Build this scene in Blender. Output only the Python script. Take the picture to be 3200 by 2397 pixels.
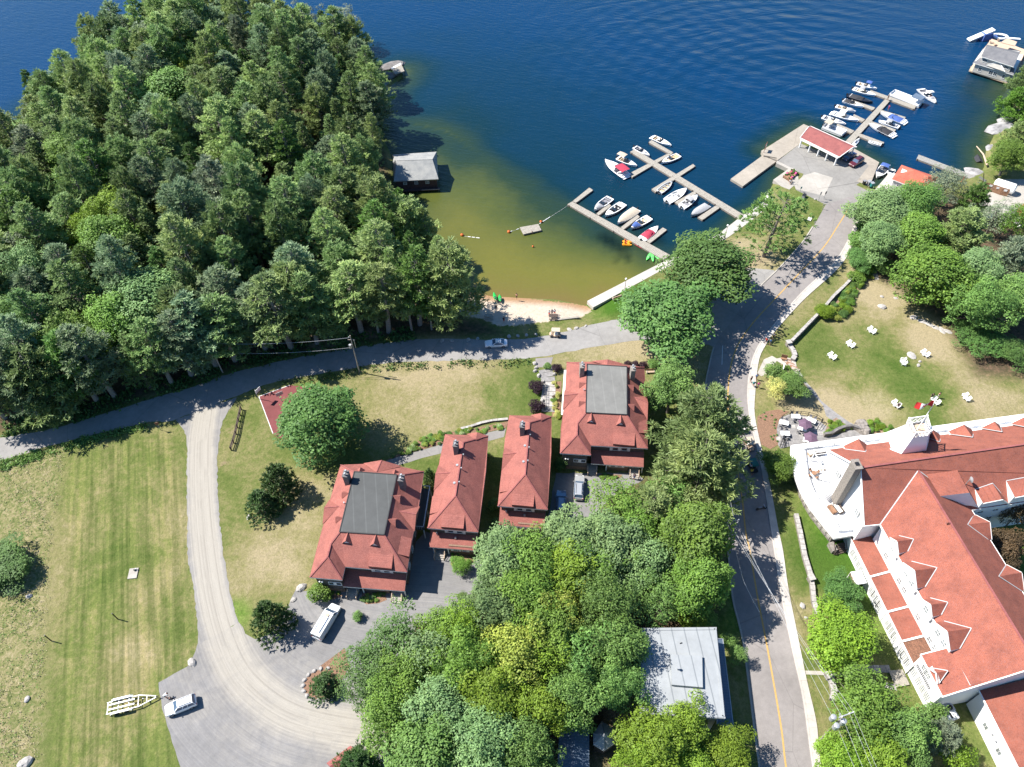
import bpy,math,random
import numpy as np
from mathutils import Vector,Matrix
R = math.radians
random.seed(7); rng = np.random.default_rng(11)
for o in list(bpy.data.objects): bpy.data.objects.remove(o)
SC = bpy.context.scene
COL = SC.collection
# ------------------------------------------------------------------ camera
CAMZ = 119.0; FPX = 2380.0; CX,CY = 1600.0,1198.5; VX,VY = 1665.0,3222.0
_d = Vector(((VX-CX)/FPX,-(VY-CY)/FPX,-1.0)).normalized()
_up = -_d
_f = Vector((0,0,-1.0)); _y = (_f - _up*_f.dot(_up)).normalized(); _x = _y.cross(_up)
RW = Matrix((_x,_y,_up))                 # camera space -> world
cam = bpy.data.cameras.new('camera'); camo = bpy.data.objects.new('camera',cam); COL.objects.link(camo)
camo.matrix_world = Matrix.Translation((0,0,CAMZ)) @ RW.to_4x4()
cam.sensor_width = 36.0; cam.lens = 36.0*FPX/3200.0; cam.clip_start = 1.0; cam.clip_end = 9000
SC.camera = camo
# ------------------------------------------------------------------ light
SUN_EL = 50.7; SH_AZ = -16.0               # shadows run this way (degrees from +x)
w = bpy.data.worlds.new('World'); SC.world = w; w.use_nodes = True
nt = w.node_tree; bg = nt.nodes['Background']; sky = nt.nodes.new('ShaderNodeTexSky')
sky.sky_type = 'NISHITA'; sky.sun_disc = False; sky.sun_elevation = R(SUN_EL); sky.sun_rotation = R(286)
sky.air_density = 1.0; sky.dust_density = 0.6; sky.ozone_density = 2.5
hsv = nt.nodes.new('ShaderNodeHueSaturation'); hsv.inputs['Saturation'].default_value = 1.3; nt.links.new(sky.outputs[0],hsv.inputs['Color']); nt.links.new(hsv.outputs[0],bg.inputs[0]); bg.inputs[1].default_value = 0.075
sl = bpy.data.lights.new('sun','SUN'); sl.energy = 4.6; sl.angle = R(0.53); sl.color = (1.0,0.955,0.88)
so = bpy.data.objects.new('sun',sl); COL.objects.link(so)
_sd = Vector((math.cos(R(SH_AZ))*math.cos(R(SUN_EL)),math.sin(R(SH_AZ))*math.cos(R(SUN_EL)),-math.sin(R(SUN_EL))))
so.rotation_euler = _sd.to_track_quat('-Z','Y').to_euler()
so.location = (-80,60,160)
SC.view_settings.view_transform = 'Standard'; SC.view_settings.look = 'None'
SC.view_settings.exposure = 1.24; SC.view_settings.gamma = 1.0; SC.view_settings.use_curve_mapping = False
SC.render.engine = 'CYCLES'
try:
 SC.cycles.max_bounces = 6; SC.cycles.transparent_max_bounces = 8
except Exception: pass
# ------------------------------------------------------------------ helpers
def P(px,py,z=1.0):
 """point of the place seen at photo position (px,py) at height z"""
 r = RW @ Vector(((px-CX)/FPX,-(py-CY)/FPX,-1.0)); t = (z-CAMZ)/r.z
 return Vector((r.x*t,r.y*t,z))
def Ppl(px,py,a,b,c):
 n = (b-a).cross(c-a); r = RW @ Vector(((px-CX)/FPX,-(py-CY)/FPX,-1.0)); o = Vector((0,0,CAMZ))
 return o + r*((a-o).dot(n)/r.dot(n))
def frame(ox,oy,s):
 return lambda x,y,z=1.0: P(ox+x/s,oy+y/s,z)
DD = lambda x,y,z=1.0: P(x*1.44665,y*1.44665,z)
class MB:
 def __init__(s): s.v = []; s.f = []; s.m = []
 def poly(s,pts,m=0):
  i = len(s.v); s.v += [tuple(p) for p in pts]; s.f.append(tuple(range(i,i+len(pts)))); s.m.append(m); return s
 def faces(s,vs,fs,m=0):
  i = len(s.v); s.v += [tuple(p) for p in vs]; s.f += [tuple(i+k for k in f) for f in fs]; s.m += [m]*len(fs); return s
 def prism(s,pts,z0,z1,m=0,mtop=None,bottom=True):
  n = len(pts); a = 0.0
  for i in range(n):
   p,q = pts[i],pts[(i+1) % n]; a += p[0]*q[1]-q[0]*p[1]
  if a < 0: pts = list(pts)[::-1]
  i = len(s.v); s.v += [(p[0],p[1],z0) for p in pts]+[(p[0],p[1],z1) for p in pts]
  for k in range(n):
   l = (k+1) % n; s.f.append((i+k,i+l,i+n+l,i+n+k)); s.m.append(m)
  s.f.append(tuple(i+n+k for k in range(n))); s.m.append(m if mtop is None else mtop)
  if bottom: s.f.append(tuple(i+k for k in reversed(range(n)))); s.m.append(m)
  return s
 def box(s,c,d,rz=0,m=0,taper=1.0):
  cs,sn = math.cos(rz),math.sin(rz); vs = []
  for k,(sx,sy,sz) in enumerate([(-1,-1,-1),(1,-1,-1),(1,1,-1),(-1,1,-1),(-1,-1,1),(1,-1,1),(1,1,1),(-1,1,1)]):
   t = taper if sz > 0 else 1.0
   x,y = sx*d[0]/2*t,sy*d[1]/2*t
   vs.append((c[0]+x*cs-y*sn,c[1]+x*sn+y*cs,c[2]+sz*d[2]/2))
  return s.faces(vs,[(0,3,2,1),(4,5,6,7),(0,1,5,4),(1,2,6,5),(2,3,7,6),(3,0,4,7)],m)
 def beam(s,a,b,wd,ht,m=0):
  a = Vector(a); b = Vector(b); d = (b-a); L = d.length
  if L < 1e-6: return s
  d.normalize(); u = Vector((0,0,1))
  if abs(d.z) > .98: u = Vector((1,0,0))
  sd = d.cross(u).normalized(); up = sd.cross(d)
  vs = []
  for e in (a,b):
   for x,y in ((-1,-1),(1,-1),(1,1),(-1,1)): vs.append(e+sd*x*wd/2+up*y*ht/2)
  return s.faces(vs,[(0,1,2,3),(7,6,5,4),(0,4,5,1),(1,5,6,2),(2,6,7,3),(3,7,4,0)],m)
 def tube(s,pts,rad,n=8,m=0,cap=True):
  pts = [Vector(p) for p in pts]; rad = rad if isinstance(rad,(list,tuple)) else [rad]*len(pts)
  base = len(s.v); pd = None
  for k,p in enumerate(pts):
   d = (pts[min(k+1,len(pts)-1)]-pts[max(k-1,0)]).normalized()
   u = Vector((0,0,1)) if abs(d.z) < .95 else Vector((1,0,0))
   a = d.cross(u).normalized(); b = d.cross(a)
   for j in range(n):
    t = 2*math.pi*j/n; s.v.append(tuple(p+a*math.cos(t)*rad[k]+b*math.sin(t)*rad[k]))
  for k in range(len(pts)-1):
   for j in range(n):
    l = (j+1) % n; s.f.append((base+k*n+j,base+k*n+l,base+(k+1)*n+l,base+(k+1)*n+j)); s.m.append(m)
  if cap:
   s.f.append(tuple(base+j for j in reversed(range(n)))); s.m.append(m)
   s.f.append(tuple(base+(len(pts)-1)*n+j for j in range(n))); s.m.append(m)
  return s
 def rings(s,rings,m=0,cap0=True,cap1=True,closed=True):
  n = len(rings[0]); b = len(s.v)
  for r in rings: s.v += [tuple(p) for p in r]
  for k in range(len(rings)-1):
   for j in range(n if closed else n-1):
    l = (j+1) % n; s.f.append((b+k*n+j,b+k*n+l,b+(k+1)*n+l,b+(k+1)*n+j)); s.m.append(m)
  if cap0: s.f.append(tuple(b+j for j in reversed(range(n)))); s.m.append(m)
  if cap1: s.f.append(tuple(b+(len(rings)-1)*n+j for j in range(n))); s.m.append(m)
  return s
 def ball(s,c,r,nu=10,nv=6,m=0,sc=(1,1,1),jit=0):
  rr = []
  for i in range(1,nv):
   t = math.pi*i/nv
   rr.append([(c[0]+sc[0]*r*(1+random.uniform(-jit,jit))*math.sin(t)*math.cos(2*math.pi*j/nu),
      c[1]+sc[1]*r*(1+random.uniform(-jit,jit))*math.sin(t)*math.sin(2*math.pi*j/nu),
      c[2]-sc[2]*r*math.cos(t)) for j in range(nu)])
  return s.rings(rr,m)
 def build(s,name,mats,parent=None,world=False,smooth=False):
  me = bpy.data.meshes.new(name)
  vs = s.v
  if world and parent is not None:
   l = parent['_o'] if '_o' in parent else tuple(parent.location); vs = [(a-l[0],b-l[1],c-l[2]) for a,b,c in s.v]
  me.from_pydata(vs,[],s.f)
  if not isinstance(mats,(list,tuple)): mats = [mats]
  for mm in mats: me.materials.append(M[mm] if isinstance(mm,str) else mm)
  if len(mats) > 1: me.polygons.foreach_set('material_index',s.m)
  if smooth: me.polygons.foreach_set('use_smooth',[True]*len(s.f))
  me.update()
  o = bpy.data.objects.new(name,me); COL.objects.link(o)
  if parent is not None: o.parent = parent
  return o
def tag(o,label=None,cat=None,group=None,kind=None):
 if label: o['label'] = label
 if cat: o['category'] = cat
 if group: o['group'] = group
 if kind: o['kind'] = kind
 return o
def thing(name,label,cat,loc=(0,0,0),rz=0,group=None):
 o = bpy.data.objects.new(name,None); o.empty_display_size = .5; COL.objects.link(o)
 o.location = loc; o.rotation_euler = (0,0,rz); return tag(o,label,cat,group)
CH = {}
def kids(o):
 return [c for c in bpy.data.objects if c.parent == o]
def copy_tree(o,loc=None,rz=None,label=None,group=None,scale=None):
 key = o.name
 if key not in CH: CH[key] = [(c,kids(c)) for c in kids(o)]
 r = o.copy(); COL.objects.link(r)
 for c,gs in CH[key]:
  d = c.copy(); COL.objects.link(d); d.parent = r
  for g in gs:
   e = g.copy(); COL.objects.link(e); e.parent = d
 if loc is not None: r.location = loc
 if rz is not None: r.rotation_euler = (0,0,rz)
 if scale is not None: r.scale = scale if hasattr(scale,'__len__') else (scale,)*3
 if label: r['label'] = label
 if group: r['group'] = group
 return r
def inset(pts,d):
 """polygon (world xy) moved inwards by d"""
 n = len(pts); a = sum(pts[i][0]*pts[(i+1) % n][1]-pts[(i+1) % n][0]*pts[i][1] for i in range(n))
 sg = 1 if a > 0 else -1; out = []
 for i in range(n):
  p0 = Vector(pts[i-1][:2]); p1 = Vector(pts[i][:2]); p2 = Vector(pts[(i+1) % n][:2])
  e1 = (p1-p0).normalized(); e2 = (p2-p1).normalized()
  n1 = Vector((-e1.y,e1.x))*sg; n2 = Vector((-e2.y,e2.x))*sg
  b = n1+n2; l = b.length
  if l < .3: out.append(p1+n1*d); continue
  b /= l; out.append(p1+b*(d/max(.45,b.dot(n1))))
 return out
def catmull(pts,sub=6):
 pts = [Vector(p) for p in pts]; out = []
 for i in range(len(pts)-1):
  p0,p1,p2,p3 = pts[max(i-1,0)],pts[i],pts[i+1],pts[min(i+2,len(pts)-1)]
  for k in range(sub):
   t = k/sub
   out.append(0.5*((2*p1)+(p2-p0)*t+(2*p0-5*p1+4*p2-p3)*t*t+(3*p1-p0-3*p2+p3)*t**3))
 out.append(pts[-1]); return out
def sdf_poly(X,Y,pts):
 """signed distance, positive inside"""
 n = len(pts); d = np.full(X.shape,1e9); ins = np.zeros(X.shape,bool)
 for i in range(n):
  ax,ay = pts[i][0],pts[i][1]; bx,by = pts[(i+1) % n][0],pts[(i+1) % n][1]
  ex,ey = bx-ax,by-ay; wx,wy = X-ax,Y-ay
  t = np.clip((wx*ex+wy*ey)/(ex*ex+ey*ey+1e-12),0,1)
  d = np.minimum(d,(wx-ex*t)**2+(wy-ey*t)**2)
  c = ((ay > Y) != (by > Y)) & (X < (bx-ax)*(Y-ay)/(by-ay+1e-12)+ax); ins ^= c
 d = np.sqrt(d); return np.where(ins,d,-d)
def dist_line(X,Y,pts):
 d = np.full(X.shape,1e9)
 for i in range(len(pts)-1):
  ax,ay = pts[i][0],pts[i][1]; bx,by = pts[i+1][0],pts[i+1][1]
  ex,ey = bx-ax,by-ay; wx,wy = X-ax,Y-ay
  t = np.clip((wx*ex+wy*ey)/(ex*ex+ey*ey+1e-12),0,1)
  d = np.minimum(d,(wx-ex*t)**2+(wy-ey*t)**2)
 return np.sqrt(d)
def sstep(a,b,x): t = np.clip((x-a)/(b-a),0,1); return t*t*(3-2*t)
# ------------------------------------------------------------------ materials
M = {}
def newmat(name):
 m = bpy.data.materials.new(name); m.use_nodes = True; nt = m.node_tree
 b = nt.nodes['Principled BSDF']; M[name] = m; return m,nt,b
def nd(nt,t,**k):
 n = nt.nodes.new(t)
 for a,v in k.items(): setattr(n,a,v)
 return n
def ramp(nt,fac,stops):
 r = nd(nt,'ShaderNodeValToRGB'); nt.links.new(fac,r.inputs[0]); e = r.color_ramp.elements
 while len(e) > 1: e.remove(e[-1])
 e[0].position = stops[0][0]; e[0].color = (*stops[0][1],1) if len(stops[0][1]) == 3 else stops[0][1]
 for p,c in stops[1:]:
  x = e.new(p); x.color = (*c,1)
 return r.outputs[0]
def noise(nt,scale,detail=4,vec=None,rough=.55,dist=0):
 n = nd(nt,'ShaderNodeTexNoise'); n.inputs['Scale'].default_value = scale; n.inputs['Detail'].default_value = detail
 n.inputs['Roughness'].default_value = rough; n.inputs['Distortion'].default_value = dist
 if vec is not None: nt.links.new(vec,n.inputs['Vector'])
 return n.outputs[0]
def mix(nt,fac,a,b,bt='MIX'):
 n = nd(nt,'ShaderNodeMix',data_type='RGBA',blend_type=bt)
 for i,x in ((0,fac),(6,a),(7,b)):
  if isinstance(x,(int,float)): n.inputs[i].default_value = x
  elif isinstance(x,tuple): n.inputs[i].default_value = (*x,1)
  else: nt.links.new(x,n.inputs[i])
 return n.outputs[2]
def mth(nt,op,a,b=None,c=None,clamp=False):
 n = nd(nt,'ShaderNodeMath',operation=op,use_clamp=clamp)
 for i,x in enumerate((a,b,c)):
  if x is None: continue
  if isinstance(x,(int,float)): n.inputs[i].default_value = x
  else: nt.links.new(x,n.inputs[i])
 return n.outputs[0]
def coords(nt,scale=(1,1,1),rz=0):
 tc = nd(nt,'ShaderNodeTexCoord'); mp = nd(nt,'ShaderNodeMapping'); mp.inputs['Scale'].default_value = scale
 mp.inputs['Rotation'].default_value = (0,0,rz); nt.links.new(tc.outputs['Object'],mp.inputs[0]); return mp.outputs[0]
def coordsR(nt,s,rz):
 tc = nd(nt,'ShaderNodeTexCoord'); mp = nd(nt,'ShaderNodeMapping',vector_type='TEXTURE'); mp.inputs['Scale'].default_value = tuple(1/x for x in s)
 mp.inputs['Rotation'].default_value = (0,0,rz); nt.links.new(tc.outputs['Object'],mp.inputs[0]); return mp.outputs[0]
def attr(nt,name):
 a = nd(nt,'ShaderNodeAttribute',attribute_name=name); return a.outputs['Fac']
def bump(nt,b,h,strength=.3,dist=.05):
 n = nd(nt,'ShaderNodeBump'); n.inputs['Strength'].default_value = strength; n.inputs['Distance'].default_value = dist
 nt.links.new(h,n.inputs['Height']); nt.links.new(n.outputs[0],b.inputs['Normal'])
def simple(name,col,rough=.6,var=.15,scale=1.5,metal=0,spec=.5,bmp=0,bscale=20,coat=0):
 m,nt,b = newmat(name); v = coords(nt)
 if var > 0:
  f = noise(nt,scale,5,v,.65)
  lo = tuple(c*(1-var*1.6) for c in col); hi = tuple(min(1,c*(1+var*1.3)) for c in col)
  c = ramp(nt,f,[(.3,lo),(.7,hi)]); nt.links.new(c,b.inputs['Base Color'])
 else: b.inputs['Base Color'].default_value = (*col,1)
 b.inputs['Roughness'].default_value = rough; b.inputs['Metallic'].default_value = metal
 b.inputs['Specular IOR Level'].default_value = spec; b.inputs['Coat Weight'].default_value = coat
 if bmp: bump(nt,b,noise(nt,bscale,4,v),bmp,.05)
 return m
# --- plain ones
simple('white_paint',(.80,.80,.78),.5,.04,.6)
simple('white_wall',(.80,.80,.80),.6,.035,.35,bmp=.1,bscale=3)
simple('trim_white',(.78,.77,.74),.5,.05)
simple('gelcoat',(.80,.80,.79),.22,.03,.8,coat=.3)
simple('gelcoat_grey',(.45,.46,.48),.3,.05)
simple('hull_black',(.02,.02,.025),.2,.1)
simple('hull_red',(.35,.03,.04),.25,.1)
simple('hull_blue',(.03,.07,.2),.25,.1)
simple('canvas_black',(.025,.025,.03),.8,.25,4)
simple('canvas_tan',(.42,.36,.28),.85,.12,4,bmp=.3,bscale=6)
simple('canvas_grey',(.32,.32,.33),.85,.12,4,bmp=.3,bscale=6)
simple('canvas_blue',(.05,.1,.3),.8,.15,4,bmp=.2)
simple('canvas_red',(.36,.03,.06),.8,.12,4)
simple('canvas_white',(.75,.73,.69),.8,.06,3)
simple('vinyl_tan',(.5,.38,.24),.5,.12,4)
simple('vinyl_white',(.7,.69,.66),.5,.06,4)
simple('vinyl_grey',(.2,.2,.22),.6,.1,4)
simple('steel',(.6,.6,.62),.3,.05,2,metal=.9)
simple('galv',(.40,.41,.42),.45,.1,2,metal=.4)
simple('black',(.015,.015,.017),.5,.2)
simple('rubber',(.02,.02,.02),.8,.2)
simple('glass_dark',(.015,.022,.03),.06,0,spec=.8)
simple('glass_blue',(.06,.1,.16),.05,0,spec=.9)
simple('pane',(.05,.065,.08),.08,0,spec=.8)
simple('pane_grey',(.22,.24,.25),.12,.3,.9,spec=.6)
simple('car_white',(.78,.79,.80),.2,.02,coat=.8)
simple('car_silver',(.45,.46,.47),.25,.03,metal=.4,coat=.8)
simple('car_bluegrey',(.2,.25,.32),.25,.03,metal=.3,coat=.8)
simple('car_burgundy',(.09,.015,.02),.2,.05,coat=.9)
simple('car_black',(.012,.012,.015),.2,.05,coat=.9)
simple('car_blue',(.03,.05,.12),.2,.05,coat=.9)
simple('tail_red',(.4,.01,.01),.3,0)
simple('lamp_clear',(.8,.8,.8),.1,0)
simple('sand',(.45,.37,.29),.95,.10,1.2,bmp=.5,bscale=3)
simple('mulch',(.20,.115,.072),.95,.35,6,bmp=.8,bscale=8)
simple('soil',(.22,.15,.10),.95,.3,5,bmp=.8,bscale=8)
simple('granite',(.34,.32,.30),.85,.22,1.8,bmp=.7,bscale=4)
simple('granite_pink',(.35,.29,.25),.85,.2,1.8,bmp=.7,bscale=4)
simple('shore_rock',(.26,.25,.25),.85,.4,.5,bmp=1,bscale=1.2)
simple('rock_dark',(.15,.14,.135),.85,.3,.8,bmp=.9,bscale=2.5)
simple('fieldstone',(.22,.195,.175),.9,.3,2.2,bmp=.6,bscale=5)
simple('flagstone',(.22,.21,.205),.85,.2,1.5,bmp=.4,bscale=4)
simple('brick_brown',(.20,.13,.09),.9,.3,6,bmp=.5,bscale=12)
simple('house_siding',(.10,.085,.075),.85,.25,4,bmp=.3,bscale=10)
simple('chimney_grey',(.13,.12,.12),.9,.3,5,bmp=.5,bscale=10)
simple('chimney_tan',(.22,.195,.17),.9,.25,4,bmp=.5,bscale=8)
simple('wood_pole',(.33,.29,.25),.9,.2,5,bmp=.4)
simple('wood_dark',(.07,.05,.04),.85,.3,5,bmp=.3)
simple('wood_brown',(.26,.14,.08),.8,.25,4,bmp=.3)
simple('wood_tan',(.48,.36,.26),.75,.18,3)
simple('boathouse_wall',(.085,.045,.04),.85,.3,3,bmp=.4,bscale=9)
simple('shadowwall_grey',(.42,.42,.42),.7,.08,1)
simple('siding_beige',(.42,.40,.36),.7,.08,1)
simple('bark',(.14,.12,.10),.95,.35,6,bmp=.8,bscale=9)
simple('bark_grey',(.24,.22,.20),.95,.3,6,bmp=.8,bscale=9)
simple('kayak_green',(.12,.62,.12),.35,.05,3)
simple('kayak_green_dark',(.02,.35,.06),.35,.05,3)
simple('kayak_red',(.45,.02,.05),.35,.05)
simple('pedalo_orange',(.75,.30,.02),.4,.06)
simple('buoy_orange',(.75,.16,.04),.4,.05)
simple('rope',(.5,.5,.48),.8,.1)
simple('skin',(.45,.24,.16),.6,.05)
simple('hair_dark',(.03,.02,.015),.7,.2)
simple('cloth_black',(.02,.02,.025),.9,.2)
simple('cloth_blue',(.02,.16,.42),.9,.1)
simple('cloth_red',(.5,.04,.03),.9,.1)
simple('cloth_pink',(.6,.08,.25),.9,.1)
simple('cloth_white',(.7,.7,.7),.9,.06)
simple('cloth_grey',(.2,.22,.25),.9,.1)
simple('cloth_green',(.05,.25,.16),.9,.1)
simple('flag_red',(.6,.03,.03),.8,.05)
simple('plum',(.12,.07,.11),.85,.1,3)
simple('teal',(.03,.22,.22),.6,.1)
simple('cart_green',(.01,.12,.07),.3,.1,coat=.5)
simple('sign_brown',(.20,.08,.05),.7,.1)
simple('yellow_paint',(.42,.26,.08),.8,.12,5)
simple('line_white',(.6,.6,.58),.8,.15,5)
simple('flower_white',(.8,.8,.75),.8,.1,8)
simple('flower_orange',(.8,.25,.02),.8,.3,8)
simple('flower_yellow',(.8,.55,.05),.8,.3,8)
# --- shingles
def shingle(name,c1,c2,c3,sc=3.0,line=.25):
 m,nt,b = newmat(name); v = coords(nt)
 f = noise(nt,.5,6,v,.7); f2 = noise(nt,7.0,3,v,.7)
 col = ramp(nt,f2,[(.32,c1),(.5,c2),(.68,c3)])
 big = ramp(nt,f,[(.28,(.72,.73,.76)),(.5,(1,1,1)),(.72,(1.22,1.18,1.14))])
 col = mix(nt,1.0,col,big,'MULTIPLY')
 wv = nd(nt,'ShaderNodeTexWave',wave_type='BANDS',bands_direction='Z',wave_profile='SAW')
 nt.links.new(v,wv.inputs[0]); wv.inputs['Scale'].default_value = sc; wv.inputs['Distortion'].default_value = .6; wv.inputs['Detail'].default_value = 1
 dk = ramp(nt,wv.outputs[0],[(0,(1-line,)*3),(.25,(1,1,1)),(1,(1,1,1))])
 col = mix(nt,1.0,col,dk,'MULTIPLY')
 nt.links.new(col,b.inputs['Base Color']); b.inputs['Roughness'].default_value = .9; b.inputs['Specular IOR Level'].default_value = .25
 bump(nt,b,wv.outputs[0],.12,.03)
shingle('shingle_pink',(.20,.070,.057),(.26,.094,.077),(.32,.132,.110))
shingle('shingle_hotel',(.14,.056,.055),(.29,.092,.056),(.215,.105,.10))
shingle('shingle_hotel_flat',(.15,.056,.042),(.235,.076,.05),(.19,.09,.075),3,.1)
shingle('shingle_old',(.07,.045,.03),(.15,.07,.045),(.23,.12,.075),2.5)
shingle('shingle_grey',(.22,.225,.22),(.27,.275,.27),(.33,.33,.32))
shingle('shingle_slate',(.10,.105,.11),(.15,.15,.16),(.19,.19,.20))
shingle('shingle_orange',(.34,.085,.055),(.40,.105,.07),(.45,.135,.09))
shingle('shingle_pavilion',(.20,.07,.065),(.25,.085,.08),(.30,.11,.10))
# --- roof membranes with seams
def membrane(name,c,seam,sc,axis='X',rz=0,stain=.2):
 m,nt,b = newmat(name); v = coords(nt,rz=rz)
 wv = nd(nt,'ShaderNodeTexWave',wave_type='BANDS',bands_direction=axis,wave_profile='SIN')
 nt.links.new(v,wv.inputs[0]); wv.inputs['Scale'].default_value = sc; wv.inputs['Distortion'].default_value = .15
 s = ramp(nt,wv.outputs[0],[(0,seam),(.04,(1,1,1)),(1,(1,1,1))])
 f = noise(nt,.4,6,v,.7); g = ramp(nt,f,[(.3,tuple(x*(1-stain) for x in c)),(.7,tuple(x*(1+stain*.7) for x in c))])
 nt.links.new(mix(nt,1.0,g,s,'MULTIPLY'),b.inputs['Base Color']); b.inputs['Roughness'].default_value = .75
membrane('membrane_dark',(.058,.061,.06),(1.35,1.35,1.35),.16,'X',R(-8))
membrane('membrane_grey',(.15,.148,.138),(1.15,1.15,1.15),.16,'X',0)
membrane('membrane_pale',(.27,.285,.295),(.6,.62,.64),.17,'X',R(-3),.14)
membrane('metal_blue',(.10,.14,.20),(.6,.62,.64),.8,'Y',0)
membrane('deck_grey',(.50,.50,.50),(.95,.95,.95),.3)
# --- ground family
def ground_mat():
 m,nt,b = newmat('grass_ground'); v = coords(nt)
 n1 = noise(nt,.11,7,v,.68,.4); n2 = noise(nt,1.1,6,v,.7); n3 = noise(nt,4.5,4,v,.75)
 vs = coordsR(nt,(.9,.03,1),R(17)); st = noise(nt,1.2,3,vs,.6)
 dry = attr(nt,'dry');
 # green <-> straw
 fac = mth(nt,'ADD',dry,mth(nt,'MULTIPLY',mth(nt,'SUBTRACT',n1,.5),1.35))
 fac = mth(nt,'ADD',fac,mth(nt,'MULTIPLY',mth(nt,'SUBTRACT',n2,.5),.9),None,True)
 col = ramp(nt,fac,[(0,(.060,.098,.018)),(.35,(.115,.138,.040)),(.62,(.195,.180,.080)),(1,(.30,.25,.155))])
 lush = ramp(nt,attr(nt,'lush'),[(0,(1,1,1)),(1,(.72,1.12,.55))])
 col = mix(nt,1.0,col,lush,'MULTIPLY')
 gr = ramp(nt,n3,[(.25,(.62,.64,.6)),(.75,(1.3,1.28,1.25))]); col = mix(nt,1.0,col,gr,'MULTIPLY')
 mow = ramp(nt,st,[(.38,(.70,.76,.66)),(.5,(1,1,1)),(.62,(1.28,1.22,1.22))]); col = mix(nt,attr(nt,'mow'),col,mix(nt,1.0,col,mow,'MULTIPLY'))
 # weeds field
 wd = ramp(nt,noise(nt,.9,6,v,.7,1.2),[(.28,(.055,.08,.022)),(.44,(.13,.145,.05)),(.56,(.23,.20,.10)),(.75,(.36,.31,.20))])
 col = mix(nt,attr(nt,'weeds'),col,wd)
 # forest floor
 ff = ramp(nt,n2,[(.3,(.035,.04,.018)),(.55,(.10,.07,.045)),(.72,(.22,.13,.08))])
 col = mix(nt,attr(nt,'forest'),col,ff)
 sd = ramp(nt,noise(nt,1.3,5,v,.6),[(.3,(.40,.33,.26)),(.7,(.50,.425,.345))])
 wet = mix(nt,attr(nt,'wet'),sd,(.30,.18,.10))
 # rough sand edge
 sf = mth(nt,'ADD',attr(nt,'sand'),mth(nt,'MULTIPLY',mth(nt,'SUBTRACT',n2,.5),1.15))
 sf = mth(nt,'MULTIPLY',mth(nt,'SUBTRACT',sf,.42),6.0,None,True)
 col = mix(nt,sf,col,wet)
 so_ = mth(nt,'ADD',attr(nt,'dirt'),mth(nt,'MULTIPLY',mth(nt,'SUBTRACT',n2,.5),1.0))
 so_ = mth(nt,'MULTIPLY',mth(nt,'SUBTRACT',so_,.4),3.0,None,True)
 col = mix(nt,so_,col,mix(nt,n3,(.17,.12,.075),(.30,.23,.155)))
 nt.links.new(col,b.inputs['Base Color']); b.inputs['Roughness'].default_value = .95; b.inputs['Specular IOR Level'].default_value = .15
 h = mth(nt,'ADD',n3,n2); bump(nt,b,h,.8,.18)
ground_mat()
def road_mat(name,c,grav=False,crack=.25):
 m,nt,b = newmat(name); v = coords(nt)
 n1 = noise(nt,.12,5,v,.6); n2 = noise(nt,9,3,v,.8); n3 = noise(nt,.9,5,v,.7)
 col = ramp(nt,n1,[(.3,tuple(x*.86 for x in c)),(.7,tuple(x*1.12 for x in c))])
 col = mix(nt,1.0,col,ramp(nt,n2,[(.3,(.9,)*3),(.7,(1.09,)*3)]),'MULTIPLY')
 col = mix(nt,1.0,col,ramp(nt,n3,[(.3,(.88,)*3),(.7,(1.09,)*3)]),'MULTIPLY')
 if crack:
  vo = nd(nt,'ShaderNodeTexVoronoi',feature='DISTANCE_TO_EDGE'); nt.links.new(coords(nt,(.10,.06,1)),vo.inputs['Vector']); vo.inputs['Scale'].default_value = 1.0
  ck = ramp(nt,vo.outputs['Distance'],[(0,(1-crack,)*3),(.006,(1,)*3)]); col = mix(nt,1.0,col,ck,'MULTIPLY')
 if grav:
  ga = attr(nt,'gravel'); sw = noise(nt,.45,6,coords(nt,(1,1,1)),.75,.7)
  f = mth(nt,'ADD',ga,mth(nt,'MULTIPLY',mth(nt,'SUBTRACT',sw,.5),1.1),None,True)
  wn = nd(nt,'ShaderNodeTexNoise'); wn.inputs['Scale'].default_value = .55; wn.inputs['Detail'].default_value = 5; wn.inputs['Roughness'].default_value = .7
  cx_ = nd(nt,'ShaderNodeCombineXYZ'); nt.links.new(attr(nt,'across'),cx_.inputs[0]); nt.links.new(mth(nt,'MULTIPLY',n1,4.0),cx_.inputs[1]); nt.links.new(cx_.outputs[0],wn.inputs['Vector'])
  g = mix(nt,n2,(.235,.215,.185),(.375,.35,.31))
  g = mix(nt,1.0,g,ramp(nt,wn.outputs[0],[(.32,(.74,.73,.72)),(.5,(.96,.96,.95)),(.68,(1.12,1.12,1.11))]),'MULTIPLY')
  col = mix(nt,mth(nt,'MULTIPLY',mth(nt,'SUBTRACT',f,.18),1.25,None,True),mix(nt,.7,col,mix(nt,1.0,col,ramp(nt,wn.outputs[0],[(.32,(.82,.82,.83)),(.68,(1.24,1.20,1.12))]),'MULTIPLY')),g)
 nt.links.new(col,b.inputs['Base Color']); b.inputs['Roughness'].default_value = .9; b.inputs['Specular IOR Level'].default_value = .2
 bump(nt,b,n2,.2,.02)
road_mat('asphalt_road',(.225,.206,.197))
road_mat('asphalt_beach',(.245,.235,.225))
road_mat('asphalt_lot',(.185,.182,.184),True,0)
road_mat('asphalt_drive',(.18,.175,.17),False,.15)
road_mat('asphalt_pier',(.225,.215,.20),False,.4)
road_mat('concrete',(.35,.325,.29),False,.2)
road_mat('concrete_pale',(.42,.39,.355),False,.15)
road_mat('concrete_quay',(.31,.275,.23),False,.3)
road_mat('path_paving',(.21,.20,.19),False,.2)
road_mat('court_red',(.17,.055,.055),False,0)
simple('dock_board',(.29,.265,.225),.85,.16,2.5,bmp=.3)
simple('dock_board_grey',(.26,.25,.23),.85,.16,2.5,bmp=.3)
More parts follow.
